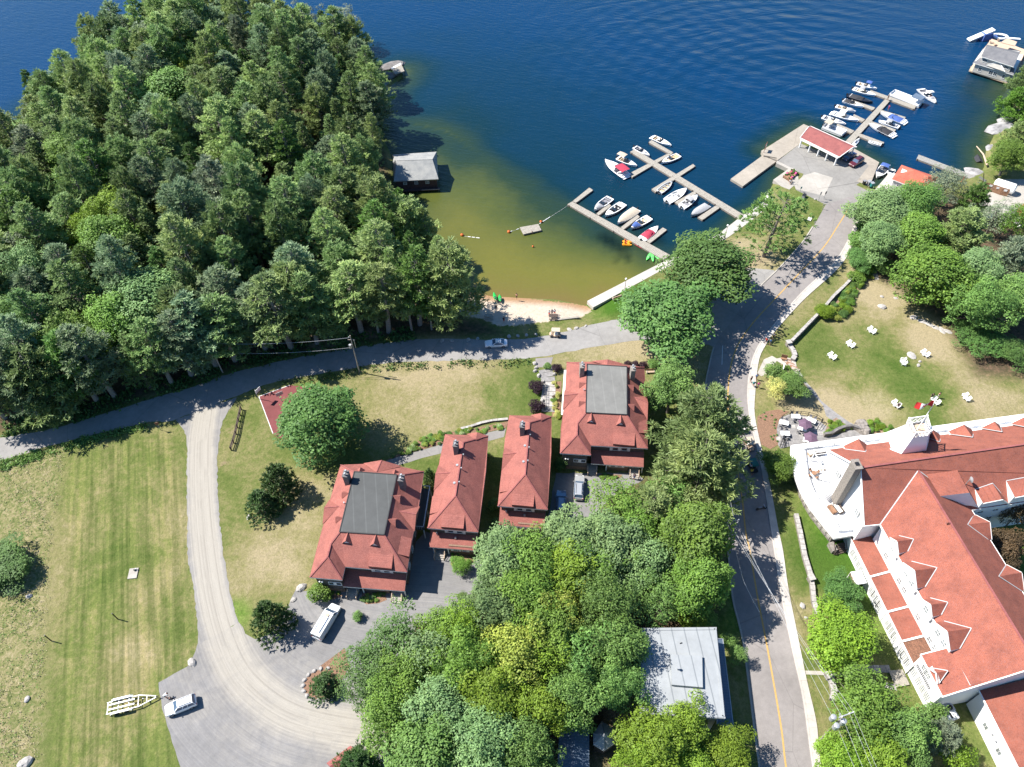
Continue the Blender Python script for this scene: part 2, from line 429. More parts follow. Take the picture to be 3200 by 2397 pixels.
simple('dock_frame',(.22,.19,.16),.9,.2,2)
# --- water
def water_mat():
 m,nt,b = newmat('lake_water'); v = coords(nt)
 d = attr(nt,'depth_sky'); n = noise(nt,.05,5,v,.6); n2 = noise(nt,.6,5,v,.7)
 dd = mth(nt,'ADD',d,mth(nt,'MULTIPLY',mth(nt,'SUBTRACT',n,.5),.22))
 dd = mth(nt,'ADD',dd,mth(nt,'MULTIPLY',mth(nt,'SUBTRACT',n2,.5),.05))
 col = ramp(nt,dd,[(0,(.19,.115,.055)),(.06,(.135,.100,.032)),(.24,(.115,.112,.022)),(.40,(.062,.076,.018)),(.52,(.018,.036,.018)),(.68,(.0035,.022,.032)),(1,(.0012,.026,.078))])  # last blue stop also carries sky reflection in the base colour
 wd = ramp(nt,attr(nt,'weed'),[(0,(1,1,1)),(1,(.22,.28,.3))]);
 col = mix(nt,1.0,col,wd,'MULTIPLY')
 nt.links.new(col,b.inputs['Base Color']); b.inputs['Roughness'].default_value = .08; b.inputs['IOR'].default_value = 1.33
 b.inputs['Specular IOR Level'].default_value = .5
 w1 = nd(nt,'ShaderNodeTexNoise'); w1.inputs['Scale'].default_value = .55; w1.inputs['Detail'].default_value = 7; w1.inputs['Roughness'].default_value = .68
 nt.links.new(coordsR(nt,(.45,1.5,1),R(-22)),w1.inputs['Vector'])
 sw = noise(nt,.09,4,coordsR(nt,(.35,1.4,1),R(14)),.55,1.2)
 sw2 = noise(nt,.06,3,coordsR(nt,(.3,1.5,1),R(-25)),.5,.8)
 swl = attr(nt,'swell')
 h = mth(nt,'ADD',mth(nt,'MULTIPLY',w1.outputs[0],.9),mth(nt,'MULTIPLY',mth(nt,'ADD',sw,sw2),mth(nt,'MULTIPLY',swl,2.6)))
 tc = nd(nt,'ShaderNodeTexCoord')
 for (cx_,cy_,sc_,am) in ((95,200,.055,1.0),(150,300,.045,1.3)):
  mp = nd(nt,'ShaderNodeMapping'); mp.inputs['Location'].default_value = (-cx_,-cy_,0); nt.links.new(tc.outputs['Object'],mp.inputs[0])
  wv = nd(nt,'ShaderNodeTexWave',wave_type='RINGS',rings_direction='Z',wave_profile='SIN'); nt.links.new(mp.outputs[0],wv.inputs[0])
  wv.inputs['Scale'].default_value = sc_; wv.inputs['Distortion'].default_value = 9; wv.inputs['Detail'].default_value = 4; wv.inputs['Detail Scale'].default_value = .12; wv.inputs['Detail Roughness'].default_value = .6
  h = mth(nt,'ADD',h,mth(nt,'MULTIPLY',mth(nt,'MULTIPLY',wv.outputs[0],swl),am*.45))
 bp = nd(nt,'ShaderNodeBump'); bp.inputs['Strength'].default_value = .55; bp.inputs['Distance'].default_value = .35
 nt.links.new(h,bp.inputs['Height']); nt.links.new(bp.outputs[0],b.inputs['Normal'])
water_mat()
# --- foliage
def leafmat(name,c,var=.45,hue=.022,trans=.32,scale=.35):
 m,nt,b = newmat(name); v = coords(nt)
 oi = nd(nt,'ShaderNodeObjectInfo'); f = noise(nt,scale,4,v,.7)
 a = attr(nt,'lv')
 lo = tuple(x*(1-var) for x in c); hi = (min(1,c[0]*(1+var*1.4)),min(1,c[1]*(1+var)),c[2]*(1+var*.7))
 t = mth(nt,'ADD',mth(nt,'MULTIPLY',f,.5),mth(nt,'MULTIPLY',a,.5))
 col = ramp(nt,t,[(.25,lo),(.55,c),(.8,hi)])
 hs = nd(nt,'ShaderNodeHueSaturation'); nt.links.new(col,hs.inputs['Color'])
 nt.links.new(mth(nt,'ADD',.5-hue/2,mth(nt,'MULTIPLY',oi.outputs['Random'],hue)),hs.inputs['Hue'])
 nt.links.new(mth(nt,'ADD',.8,mth(nt,'MULTIPLY',oi.outputs['Random'],.42)),hs.inputs['Value'])
 nt.links.new(hs.outputs[0],b.inputs['Base Color']); b.inputs['Roughness'].default_value = .6; b.inputs['Specular IOR Level'].default_value = .35
 tr = nd(nt,'ShaderNodeBsdfTranslucent'); nt.links.new(hs.outputs[0],tr.inputs[0]); ms = nd(nt,'ShaderNodeMixShader'); ms.inputs[0].default_value = trans
 out = [n for n in nt.nodes if n.type == 'OUTPUT_MATERIAL'][0]
 nt.links.new(b.outputs[0],ms.inputs[1]); nt.links.new(tr.outputs[0],ms.inputs[2]); nt.links.new(ms.outputs[0],out.inputs[0])
leafmat('leaf_pine',(.205,.305,.110))
leafmat('leaf_pine_light',(.285,.39,.14))
leafmat('leaf_pine_blue',(.21,.305,.165))
leafmat('leaf_mid',(.135,.245,.058))
leafmat('leaf_dark',(.092,.182,.045))
leafmat('leaf_grey',(.165,.265,.10))
leafmat('leaf_silver',(.25,.315,.20))
leafmat('leaf_bright',(0.137,0.247,0.039))
leafmat('leaf_lime',(0.182,0.293,0.029),hue=.015)
leafmat('leaf_yellow',(0.270,0.328,0.057),hue=.02)
leafmat('leaf_yellowpale',(0.483,0.483,0.161),hue=.01)
leafmat('leaf_purple',(0.040,0.017,0.029),hue=.01)
leafmat('leaf_bronze',(0.115,0.081,0.040),hue=.02)
leafmat('leaf_spruce',(.055,.115,.03))
leafmat('leaf_hydrangea',(0.322,0.414,0.184))
# ------------------------------------------------------------------ terrain and lake
Z1a = frame(1000,400,2.011)     # beach and bay
Z1b = frame(1800,200,2.011)     # docks
Z1c = frame(2400,0,2.761)       # north-east corner
Z1d = frame(2200,500,2.071)     # hotel lawn
Z2a = frame(0,1000,2.209)       # west field
Z2g = frame(0,1700,2.212)       # gravel lot
Z2d = frame(2200,1100,2.071)    # hotel
Z2e = frame(2200,1597,2.071)
H2a = frame(1320,1280,3.452)    # cottages
H1a = frame(940,1420,3.452)
H4a = frame(1500,1000,2.367)
def D3(l): return [DD(*p) if len(p) == 3 else DD(p[0],p[1],0) for p in l]
def S3(l,z=1.0): return [P(p[0],p[1],p[2] if len(p) == 3 else z) for p in l]
pen_north = D3([(-60,285,12),(0,262,12),(55,210,12),(60,165,12),(125,150,12),(160,110,12),(225,85,12),(225,40,14),(330,0,14),(460,-10,14),(560,5,14),(700,20,14),(780,60,14),(800,120,12)])
bayshore = D3([(872,153),(868,168),(838,190),(828,240),(828,300),(845,335),(850,415),(880,450),(915,500),(955,560),(985,603),(1010,628),(1060,640),(1130,644),(1200,647),(1268,661)])
seawall = S3([(1835,941),(2061,824),(2238,737),(2322,672),(2382,638),(2422,563),(2466,526),(2429,504),(2380,470),(2512,390),(2746,507),(2719,579),(2725,590),(2795,552),(2870,585),(2960,575),(3034,552),(3074,528),(3081,471),(3103,431),(3110,405),(3160,370),(3171,344),(3153,308),(3200,260),(3300,200),(3450,150)],0)
land = [Vector((-420,150,0)),Vector((-230,160,0))] + pen_north + bayshore + seawall + [Vector((420,300,0)),Vector((420,-70,0)),Vector((-420,-70,0))]
beachline = D3([(1010,628),(1060,640),(1130,644),(1200,647),(1268,661)])
roadN = S3([(0,1369),(181,1335),(407,1267),(588,1213),(770,1154),(1000,1104),(1298,1061),(1597,1061),(1870,1009)])
rd_s = roadN
def hfun(X,Y,s=None):
 X = np.asarray(X,float); Y = np.asarray(Y,float)
 if s is None: s = sdf_poly(X,Y,land)
 db = dist_line(X,Y,beachline)
 g = 1-sstep(4,14,db)                     # gentle near the beach
 h = np.minimum(1.0,s*(.55*(1-g)+.11*g))
 h = np.maximum(h,-3)
 # wooded hill of the peninsula
 dr = dist_line(X,Y,rd_s)
 pen = sdf_poly(X,Y,penpoly)
 h = h+np.where(pen > 0,6.0*sstep(2,34,np.minimum(np.minimum(pen,s*1.1),dr)),0)
 return h
penpoly = [Vector((-230,160,0))]+pen_north+bayshore[:13]+list(reversed(roadN[:8]))+[P(-500,1500)]
def blob(X,Y,D,r,soft=.6):
 x,y = DD(*D)[:2]; q = np.hypot(X-x,(Y-y))/r
 return 1-sstep(1-soft,1,q)
gx = np.arange(-260,261,1.0); gy = np.arange(-60,312,1.0)
GX,GY = np.meshgrid(gx,gy)
SD = sdf_poly(GX,GY,land); HZ = hfun(GX,GY,SD)
def hz(x,y): return float(hfun(np.array([x]),np.array([y]))[0])
def grid_mesh(name,X,Y,Z,keep,mat,attrs,kind='structure'):
 ny,nx = X.shape; idx = np.arange(nx*ny).reshape(ny,nx)
 q = np.stack([idx[:-1,:-1],idx[:-1,1:],idx[1:,1:],idx[1:,:-1]],-1)
 kk = keep[:-1,:-1]|keep[:-1,1:]|keep[1:,1:]|keep[1:,:-1]; q = q[kk].reshape(-1,4)
 me = bpy.data.meshes.new(name); co = np.stack([X,Y,Z],-1).reshape(-1,3)
 used = np.unique(q); remap = np.full(nx*ny,-1); remap[used] = np.arange(len(used)); q = remap[q]
 me.vertices.add(len(used)); me.vertices.foreach_set('co',co[used].ravel())
 me.loops.add(q.size); me.loops.foreach_set('vertex_index',q.ravel().astype(np.int32))
 me.polygons.add(len(q)); me.polygons.foreach_set('loop_start',np.arange(0,q.size,4,dtype=np.int32)); me.polygons.foreach_set('loop_total',np.full(len(q),4,np.int32))
 me.polygons.foreach_set('use_smooth',np.ones(len(q),bool)); me.update(calc_edges=True)
 for k,a in attrs.items():
  at = me.attributes.new(k,'FLOAT','POINT'); at.data.foreach_set('value',a.ravel()[used].astype(np.float32))
 me.materials.append(M[mat]); o = bpy.data.objects.new(name,me); COL.objects.link(o); o['kind'] = kind; return o
# attributes of the ground
dry = np.full(GX.shape,.42)
for D,r,a in [((930,850),22,.3),((1000,820),16,.25),((1080,900),16,-.1),((620,1130),16,.1),((560,1240),12,.15),((700,1080),8,.25),((620,1180),9,.25),
    ((1620,560),11,.5),((1600,620),9,.55),((1500,735),14,.3),((1300,755),14,.35),((1400,740),10,.3),((1900,600),12,.5),((1870,650),9,.3),((1960,700),10,.25),
    ((1760,860),10,.3),((1830,770),9,.15),((2060,760),12,.3),((2010,740),8,.25),((1850,860),10,.35),((1760,880),9,.35),((2150,900),12,.3),((2190,890),10,.2),((1900,900),9,.3),
    ((1950,830),15,-.2),((1800,830),9,-.2),((1720,660),6,.1),((1770,1300),8,-.1),((1700,1200),8,-.1),((1900,760),10,-.1),((1760,740),9,-.2),
    ((60,1240),14,.2),((300,1300),30,-.02),((220,1550),26,.05),((330,1600),14,-.18),((240,1250),14,-.1),((410,1130),5,.2),((480,1000),8,.0),
    ((1840,1180),12,-.25),((1800,1230),8,-.28),((1740,1180),7,-.1),((1730,1330),7,.2),((1300,690),8,-.2),((1350,640),8,-.35),((1060,715),8,-.1),((1180,715),8,.0),
    ((1550,800),8,.1),((1620,800),6,.25),((1110,830),10,-.25),((1020,880),10,-.2),((900,1000),9,-.2),((1060,950),5,.1),((1660,900),9,.15),((1990,1420),9,-.1)]:
 dry += a*blob(GX,GY,D,r)
lush = np.zeros(GX.shape)
for D,r,a in [((1840,1180),13,.45),((1850,1150),9,.35),((1800,1100),9,.35),((1950,840),14,.1),((1700,440),9,.2),((1340,645),7,.5),((1560,1300),8,.8),((1300,660),6,.4),((2190,1190),8,.7),((1880,1320),8,.4),((505,1330),4,.9),((1590,1080),6,.3)]:
 lush += a*blob(GX,GY,D,r)
west = P(600,1600).x; mow = np.zeros(GX.shape); fld = S3([(150,1560),(200,1420),(540,1330),(580,1450),(590,1800),(610,1950),(560,2500),(130,2500),(200,1700)])
mow = sstep(-1,3,sdf_poly(GX,GY,fld))
dry = dry+mow*(.22*np.exp(-((GX-(-61+.0*GY))/5.0)**2))
weedp = S3([(-400,1420),(60,1430),(200,1400),(190,1520),(160,1700),(140,2000),(128,2500),(-900,2500)])
weeds = sstep(-1.5,2.5,sdf_poly(GX,GY,weedp))
pen = sdf_poly(GX,GY,penpoly); forest = sstep(0,3,pen)*sstep(3,8,dist_line(GX,GY,beachline)+0)
for pl in ([(1480,1760),(1700,1640),(1850,1560),(2040,1480),(2240,1560),(2260,1750),(2270,1900),(2200,2000),(1960,2000),(1960,2397),(1100,2500),(1080,2200),(1200,1950)],
           [(2900,620),(3400,560),(3400,1200),(3050,1180),(2950,1020),(2800,900),(2720,860),(2740,680)]):
 forest = np.maximum(forest,sstep(-2,3,sdf_poly(GX,GY,S3(pl))))
sandp = [Z1a(x,y) for x,y in [(760,900),(860,1000),(1130,1015),(1250,1040),(1400,1065),(1560,1080),(1690,1100),(1715,1135),(1640,1180),(1440,1215),(1250,1238),(1120,1245),(1020,1200),(900,1185),(800,1130)]]
sand = sstep(-1.2,1.2,sdf_poly(GX,GY,sandp)); wet = 1-sstep(.6,3.0,SD)
forest *= 1-sstep(-3,1,sdf_poly(GX,GY,sandp))
dirt = np.zeros(GX.shape)
for D,r,a in [((1105,712),5,.35),((1612,600),6,.75),((1640,560),6,.5),((1580,640),5,.6),((1430,690),5,.4),((1570,1110),5,.9),((1590,1120),4,.9),((1385,1500),8,.9),((1360,1560),8,.7),((710,1440),5,1.0),
    ((690,740),6,.7),((740,735),4,.8),((780,720),5,.5),((820,720),4,.5),((700,1100),4,.3),((2010,570),5,.4),((500,930),3,.5),((485,1000),3,.5)]:
 dirt += a*blob(GX,GY,D,r,.9)
terrain = grid_mesh('ground',GX,GY,HZ,SD > -7,'grass_ground',dict(dry=dry,lush=lush,mow=mow,weeds=weeds,forest=forest,sand=sand,wet=wet,dirt=dirt))
far = MB()
for a,b,c,d_ in ((-4000,-4000,4000,-59.5),(-4000,-59.5,-259.5,150),(259.5,-59.5,4000,300)):
 far.prism([(a,b),(c,b),(c,d_),(a,d_)],-3,1.0)
fo = far.build('land_beyond','grass_ground'); fo['kind'] = 'structure'
# lake: fine sheet near, big sheet far
lx = np.arange(-300,301,1.5); ly = np.arange(60,420,1.5); LX,LY = np.meshgrid(lx,ly)
LS = -sdf_poly(LX,LY,land)
contour = D3([(780,270),(870,262),(960,285),(1040,335),(1130,390),(1225,445),(1275,500),(1340,520),(1400,540),(1440,575),(1600,470)])
shal = sdf_poly(LX,LY,contour[:-1]+[DD(1460,640,0),DD(1268,700,0),DD(1000,700,0),DD(780,560,0)])
A = dist_line(LX,LY,beachline+[DD(1300,645,0)]); B = np.abs(shal)
dep_in = .06+.50*A/(A+B+1e-6)
dep_out_sky = .55+.15*np.clip(B/7,0,1)+.30*np.clip(B/75,0,1)  # far rise towards blue paints sky reflection into the colour, beside depth
depth_sky = np.where(shal > 0,dep_in,dep_out_sky)
wls = dist_line(LX,LY,beachline+[DD(1300,645,0)]); shore_lim = np.where((LX > DD(1330,560,0).x) & (shal <= 0),.50+LS*.05,.42+LS*.03); depth_sky = np.minimum(depth_sky,shore_lim)
east = sstep(DD(2000,300,0).x-8,DD(2000,300,0).x+8,LX)
depth_sky = np.minimum(depth_sky,1-east*(1-(.44+LS*.028)))
depth_sky = depth_sky-.07*blob(LX,LY,(960,280,0),24,.9)*(shal < 0)
depth_sky = np.clip(depth_sky,0,1)
weedw = np.zeros(LX.shape)
for D,r,a in [((1305,512,0),3.4,.8),((1325,525,0),3.4,.9),((1345,540,0),3,.8),((1352,556,0),1.8,.9),((1330,562,0),1.6,.5),((1360,566,0),1.2,.5),((1420,520,0),3,.7),((1060,400,0),.5,.6),((1380,510,0),2.5,.4),((1610,480,0),4,.3),((1700,420,0),3,.3)]:
 weedw += a*blob(LX,LY,D,r,.9)
swell = .04+blob(LX,LY,(1600,90,0),95,.9)
lake = grid_mesh('lake_water',LX,LY,np.zeros(LX.shape),LS > -6,'lake_water',dict(depth_sky=depth_sky,weed=np.clip(weedw,0,1),swell=swell))
me = bpy.data.meshes.new('lake_beyond'); vs = []; fs = []
for a,b,c,d_ in ((-4000,418.5,4000,5000),(-4000,120,-300,418.5),(300,120,4000,418.5)):
 i = len(vs); vs += [(a,b,0),(c,b,0),(c,d_,0),(a,d_,0)]; fs.append((i,i+1,i+2,i+3))
me.from_pydata(vs,[],fs); at = me.attributes.new('depth_sky','FLOAT','POINT'); at.data.foreach_set('value',np.ones(len(vs),np.float32)); me.materials.append(M['lake_water'])
o = bpy.data.objects.new('lake_beyond',me); COL.objects.link(o); o['kind'] = 'structure'
# ------------------------------------------------------------------ sheets: roads, lots, paths
from mathutils.geometry import delaunay_2d_cdt
def sheet(name,pts,z,mat,cell=0,attrs=None,thick=.0,kind='structure',parent=None):
 P2 = [Vector((p[0],p[1])) for p in pts]; n = len(P2); V = list(P2)
 if cell:
  x0,x1,y0,y1 = min(p.x for p in P2),max(p.x for p in P2),min(p.y for p in P2),max(p.y for p in P2)
  X,Y = np.meshgrid(np.arange(x0,x1,cell),np.arange(y0,y1,cell)); k = sdf_poly(X,Y,pts) > cell*.3; V += [Vector((a,b)) for a,b in zip(X[k],Y[k])]
 r = delaunay_2d_cdt(V,[],[list(range(n))],1,1e-4)
 me = bpy.data.meshes.new(name); me.from_pydata([(v.x,v.y,z) for v in r[0]],[],[tuple(f) for f in r[2]]); me.update()
 if len(me.polygons) and me.polygons[0].normal.z < 0: me.flip_normals()
 me.materials.append(M[mat])
 if attrs:
  co = np.empty(len(me.vertices)*3); me.vertices.foreach_get('co',co); co = co.reshape(-1,3)
  for k,fn in attrs.items():
   a = me.attributes.new(k,'FLOAT','POINT'); a.data.foreach_set('value',fn(co[:,0],co[:,1]).astype(np.float32))
 o = bpy.data.objects.new(name,me); COL.objects.link(o)
 if kind: o['kind'] = kind
 if parent is not None: o.parent = parent
 return o
def rough(pts,amp=.22,step=.8):
 out = []; n = len(pts); g = random.Random(len(pts))
 for i in range(n):
  a,b = pts[i],pts[(i+1) % n]; k = max(1,int((Vector(b[:2])-Vector(a[:2])).length/step))
  for j in range(k): q = Vector(a[:2]).lerp(Vector(b[:2]),j/k); out.append(Vector((q.x+g.uniform(-amp,amp),q.y+g.uniform(-amp,amp),0)))
 return out
def strip(L,Rr,sub=5): return catmull(L,sub)+list(reversed(catmull(Rr,sub)))
# main road
mrW = S3([(2546,702),(2506,762),(2440,835),(2372,901),(2300,985),(2240,1070),(2217,1149),(2206,1216),(2208,1290),(2220,1370),(2233,1462),(2248,1573),(2262,1660),(2277,1722),(2292,1867),(2313,1954),(2330,2041),(2366,2326),(2376,2397),(2420,2700)])
mrE = S3([(2707,662),(2688,674),(2673,693),(2654,741),(2615,809),(2577,848),(2499,920),(2408,1026),(2367,1084),(2345,1142),(2335,1216),(2340,1293),(2357,1370),(2381,1477),(2398,1583),(2412,1680),(2441,1867),(2475,2032),(2509,2191),(2538,2397),(2590,2700)])
wW,wE = catmull(mrW,5),catmull(mrE,5)
lot_top = S3([(2760,640),(2790,600),(2715,590),(2660,560),(2560,560)])
sheet('road',wW+[P(2620,2980),]+list(reversed(wE))+[P(2720,655),P(2700,600),P(2580,640)],1.02,'asphalt_road')
swO = S3([(2700,672),(2686,700),(2671,751),(2625,833),(2514,935),(2422,1036),(2393,1079),(2371,1128),(2359,1240),(2359,1303),(2379,1399),(2408,1525),(2432,1655),(2446,1718),(2463,1838),(2490,1974),(2519,2118),(2552,2263),(2566,2397),(2640,2700)])
# beach road
brN = S3([(-200,1410),(0,1369),(181,1335),(407,1267),(588,1213),(679,1181),(770,1154),(1000,1104),(1298,1061),(1597,1061),(1746,1041),(1870,1009),(1945,994),(2080,955),(2220,885),(2330,840),(2420,845)])
brS = S3([(-200,1480),(0,1441),(100,1410),(281,1362),(466,1319),(543,1312),(742,1236),(770,1226),(842,1199),(1000,1167),(1119,1148),(1199,1135),(1448,1126),(1577,1123),(1686,1116),(1796,1096),(1945,1069),(2080,1058),(2200,1075),(2260,1085),(2350,1010)])
sheet('beach_road',rough(strip(brN,brS),.16,1.2),1.015,'asphalt_beach')
# parking lot with the gravel drive running over it
gdC = S3([(640,1290),(628,1400),(632,1590),(655,1800),(690,1960),(745,2090),(830,2180),(940,2240),(1100,2275),(1300,2290)])
gdL = S3([(548,1312),(582,1362),(584,1453),(584,1588),(588,1750),(601,1813),(615,1926),(617,2016)])
gdR = S3([(746,1944),(723,1872),(710,1790),(697,1724),(684,1588),(679,1453),(684,1385),(697,1317),(742,1240)])
gdCw = catmull(gdC,5)
def gw(x,y): return 1-sstep(1.6,4.6,dist_line(x,y,gdCw))+0*x
def gw_lot(x,y):
 g = (1-sstep(1.5,5.5,dist_line(x,y,gdCw)))*.95
 g = np.maximum(g,.30*(1-sstep(6,13,dist_line(x,y,gdCw)))); return g
gdFar = [p+Vector((q[0],q[1],0)) for p,q in zip(gdCw,[(lambda t: (-t.y*9,t.x*9))((gdCw[min(i+1,len(gdCw)-1)]-gdCw[max(i-1,0)]).normalized()) for i in range(len(gdCw))])]
def across(x,y): return dist_line(x,y,gdFar)*6.5
lot = S3([(617,2016),(588,2084),(542,2107),(493,2136),(502,2188),(515,2242),(533,2297),(547,2346),(565,2397),(640,2600),(1250,2600),(1180,2150),(1300,1960),(1480,1900),(1600,1850),(1780,1720),(1850,1640),(1900,1560),(2010,1500),(1990,1478),(1740,1478),(1715,1600),(1690,1660),(1560,1660),(1480,1760),(1330,1660),(1290,1700),(1260,1840),(1000,1850),(922,1845),(900,1894),(868,1960),(820,1990),(796,1996),(769,1980),(746,1944)])
sheet('parking_lot',rough(lot,.14,1.0),1.02,'asphalt_lot',.45,dict(gravel=gw_lot,across=across))
sheet('gravel_drive',rough(catmull(gdL,4)+catmull(gdR,4),.13,.6),1.024,'asphalt_lot',.4,dict(gravel=lambda x,y: 1.1-.75*sstep(1.5,3.1,dist_line(x,y,gdCw)),across=across))
# pier pad, quay, ramps
pad = [Z1b(x,y) for x,y in [(1265,612),(1410,500),(1560,560),(1700,600),(1770,590),(1850,640),(1790,740),(1760,760),(1840,800),(1860,800),(1990,830),(2060,790),(2180,800),(2000,880),(1830,880),(1700,900),(1560,880),(1380,790),(1430,690),(1350,665)]]
sheet('pier_pad',pad,1.016,'asphalt_pier')
slab = [Z1b(x,y) for x,y in [(1430,700),(1500,680),(1615,715),(1560,830),(1380,785),(1370,760)]]
sheet('boat_ramp_slab',slab,1.022,'concrete')
yard = S3([(3060,690),(3070,600),(3140,560),(3400,560),(3400,800),(3200,700),(3120,680)]); sheet('boatyard_ground',yard,1.016,'concrete')
sheet('boathouse_apron',S3([(2730,598),(2775,545),(2810,540),(2830,600),(2880,640),(2760,660)]),1.018,'concrete_pale')
def solid(name,pts,z0,z1,mat,kind='structure',label=None,cat=None,parent=None):
 o = MB().prism(pts,z0,z1).build(name,mat,parent)
 if kind: o['kind'] = kind
 if label: tag(o,label,cat)
 return o
solid('quay_apron',[Z1b(x,y) for x,y in [(1165,545),(1185,535),(1430,378),(1470,395),(1410,500),(1265,607),(1262,590),(1180,575)]],-2,1.05,'concrete_quay')
solid('quay_edge',[Z1b(x,y) for x,y in [(1470,393),(1740,528),(1905,618),(1845,768),(1765,738),(1840,640),(1770,585),(1700,560),(1430,445)]],-2,1.045,'concrete_quay')
solid('low_dock',[Z1b(x,y,.6) for x,y in [(972,722),(1172,575),(1258,612),(1048,768)]],-2,.6,'concrete_quay')
solid('dock_step',[Z1b(x,y,.8) for x,y in [(1172,560),(1185,572),(1262,605),(1270,590),(1180,548)]],-2,.8,'concrete_quay')
solid('ramp_wall',[Z1b(x,y) for x,y in [(1262,608),(1345,650),(1385,662),(1372,676),(1340,662),(1258,624)]],-2,1.06,'concrete')
solid('inlet_walk',[Z1b(x,y) for x,y in [(1240,728),(1335,660),(1372,672),(1395,700),(1400,740),(1340,790),(1290,770)]],-2,1.04,'concrete')
# lakeside walkway, slab by slab
def slab_path(name,L,Rr,z0,z1,mat,step,jitter=.0,gap=.02,piece='paving_slab'):
 par = MB().prism(list(L)+list(reversed(Rr)),z0,z1-.03).build(name,mat); par['kind'] = 'structure'
 def walk(pl):
  d = [0]
  for i in range(1,len(pl)): d.append(d[-1]+(pl[i]-pl[i-1]).length)
  return d
 dl,dr = walk(L),walk(Rr); n = max(1,int(dl[-1]/step))
 def at(pl,d,t):
  s = t*d[-1]
  for i in range(1,len(pl)):
   if d[i] >= s-1e-6:
    u = (s-d[i-1])/(d[i]-d[i-1]+1e-9); return pl[i-1].lerp(pl[i],u)
  return pl[-1]
 for i in range(n):
  t0,t1 = i/n+gap/dl[-1],(i+1)/n-gap/dl[-1]
  q = [at(L,dl,t0),at(L,dl,t1),at(Rr,dr,t1),at(Rr,dr,t0)]
  dz = random.uniform(-jitter,jitter)
  MB().prism(q,z1-.05,z1+dz,bottom=False).build(piece,mat,par)
 return par
wkO = S3([(1835,941),(2061,824),(2238,737),(2322,672),(2382,638),(2400,600)]); wkI = [Z1b(x,y) for x,y in [(108,1530),(560,1285),(935,1105),(1115,975),(1215,890),(1240,840)]]
slab_path('lakeside_walk',wkO,wkI,-1.2,1.05,'concrete_pale',2.4,.006)
# pavement on the east side of the road, with kerb
kE = catmull(mrE,5)
def offs(pl,d):
 out = []
 for i,p in enumerate(pl):
  t = (pl[min(i+1,len(pl)-1)]-pl[max(i-1,0)]); t.z = 0; t.normalize(); out.append(Vector((p.x-t.y*d,p.y+t.x*d,p.z)))
 return out
kerbE = MB()
for i in range(4,len(kE)-1):
 a,b = kE[i],kE[i+1]; oa,ob = offs(kE,.28)[i],offs(kE,.28)[i+1]
 kerbE.prism([a,b,ob,oa],1.0,1.15)
tag(kerbE.build('kerb','concrete_pale'),kind='structure')
kW = catmull(mrW,5); kerbW = MB(); oW = offs(kW,-.28)
for i in [k for k in range(1,len(kW)-1) if not -2 < kW[k].y-P(2300,960).y < 0 and not P(2240,1075).y < kW[k].y < P(2320,900).y]: kerbW.prism([kW[i],kW[i+1],oW[i+1],oW[i]],1.0,1.14)
tag(kerbW.build('kerb','concrete'),kind='structure')
swI = offs(kE,.30)[8:]; swOc = catmull(swO,5)[3:]
slab_path('pavement',swI,swOc,1.0,1.12,'concrete_pale',1.7,.006)
# yellow centre line and white lane line
yc = S3([(2654,637),(2644,664),(2620,703),(2572,775),(2490,862),(2408,949),(2359,1002),(2316,1060),(2297,1099),(2282,1152),(2275,1224),(2276,1290),(2289,1370),(2304,1462),(2321,1573),(2330,1660),(2345,1728),(2354,1786),(2371,1887),(2376,1911),(2408,2080),(2441,2273),(2456,2397),(2500,2700)])
yc = catmull(yc,5); sheet('centre_line',offs(yc,.13)+list(reversed(offs(yc,-.13))),1.028,'yellow_paint')
wl = S3([(2258,1080),(2256,1140)]); sheet('lane_line',offs(wl,.06)+list(reversed(offs(wl,-.06))),1.028,'line_white')
# garden paths
sheet('garden_path',strip([H2a(x,y) for x,y in [(-560,640),(-400,560),(-200,490),(0,435),(220,372),(560,290),(720,245),(900,205)]],[H2a(x,y) for x,y in [(-420,660),(-330,620),(-150,570),(0,522),(210,470),(560,370),(730,335),(880,295)]]),1.02,'path_paving')
sheet('sports_court',S3([(809,1239),(905,1204),(1010,1215),(1010,1340),(870,1370),(853,1355)]),1.02,'court_red')
for a,b in (((809,1239),(853,1355)),((809,1239),(905,1204))):
 l = S3([a,b]); sheet('court_line',offs(l,.07)+list(reversed(offs(l,-.07))),1.03,'line_white')
p1 = [Z1d(x,y) for x,y in [(640,1435),(700,1510),(770,1590),(790,1657),(960,1790),(1010,1810),(1060,1760),(930,1690),(860,1640),(760,1560),(720,1500),(655,1430)]]
sheet('hotel_path',p1,1.02,'flagstone')
sheet('hill_path',strip([Z1d(x,y) for x,y in [(1010,672),(1060,680),(1085,720),(1105,775)]],[Z1d(x,y) for x,y in [(1020,665),(1080,668),(1115,700),(1132,775)]]),1.02,'path_paving')
sheet('garden_walk_asphalt',[H4a(x,y) for x,y in [(410,285),(540,275),(520,350),(415,350)]],1.02,'asphalt_road')
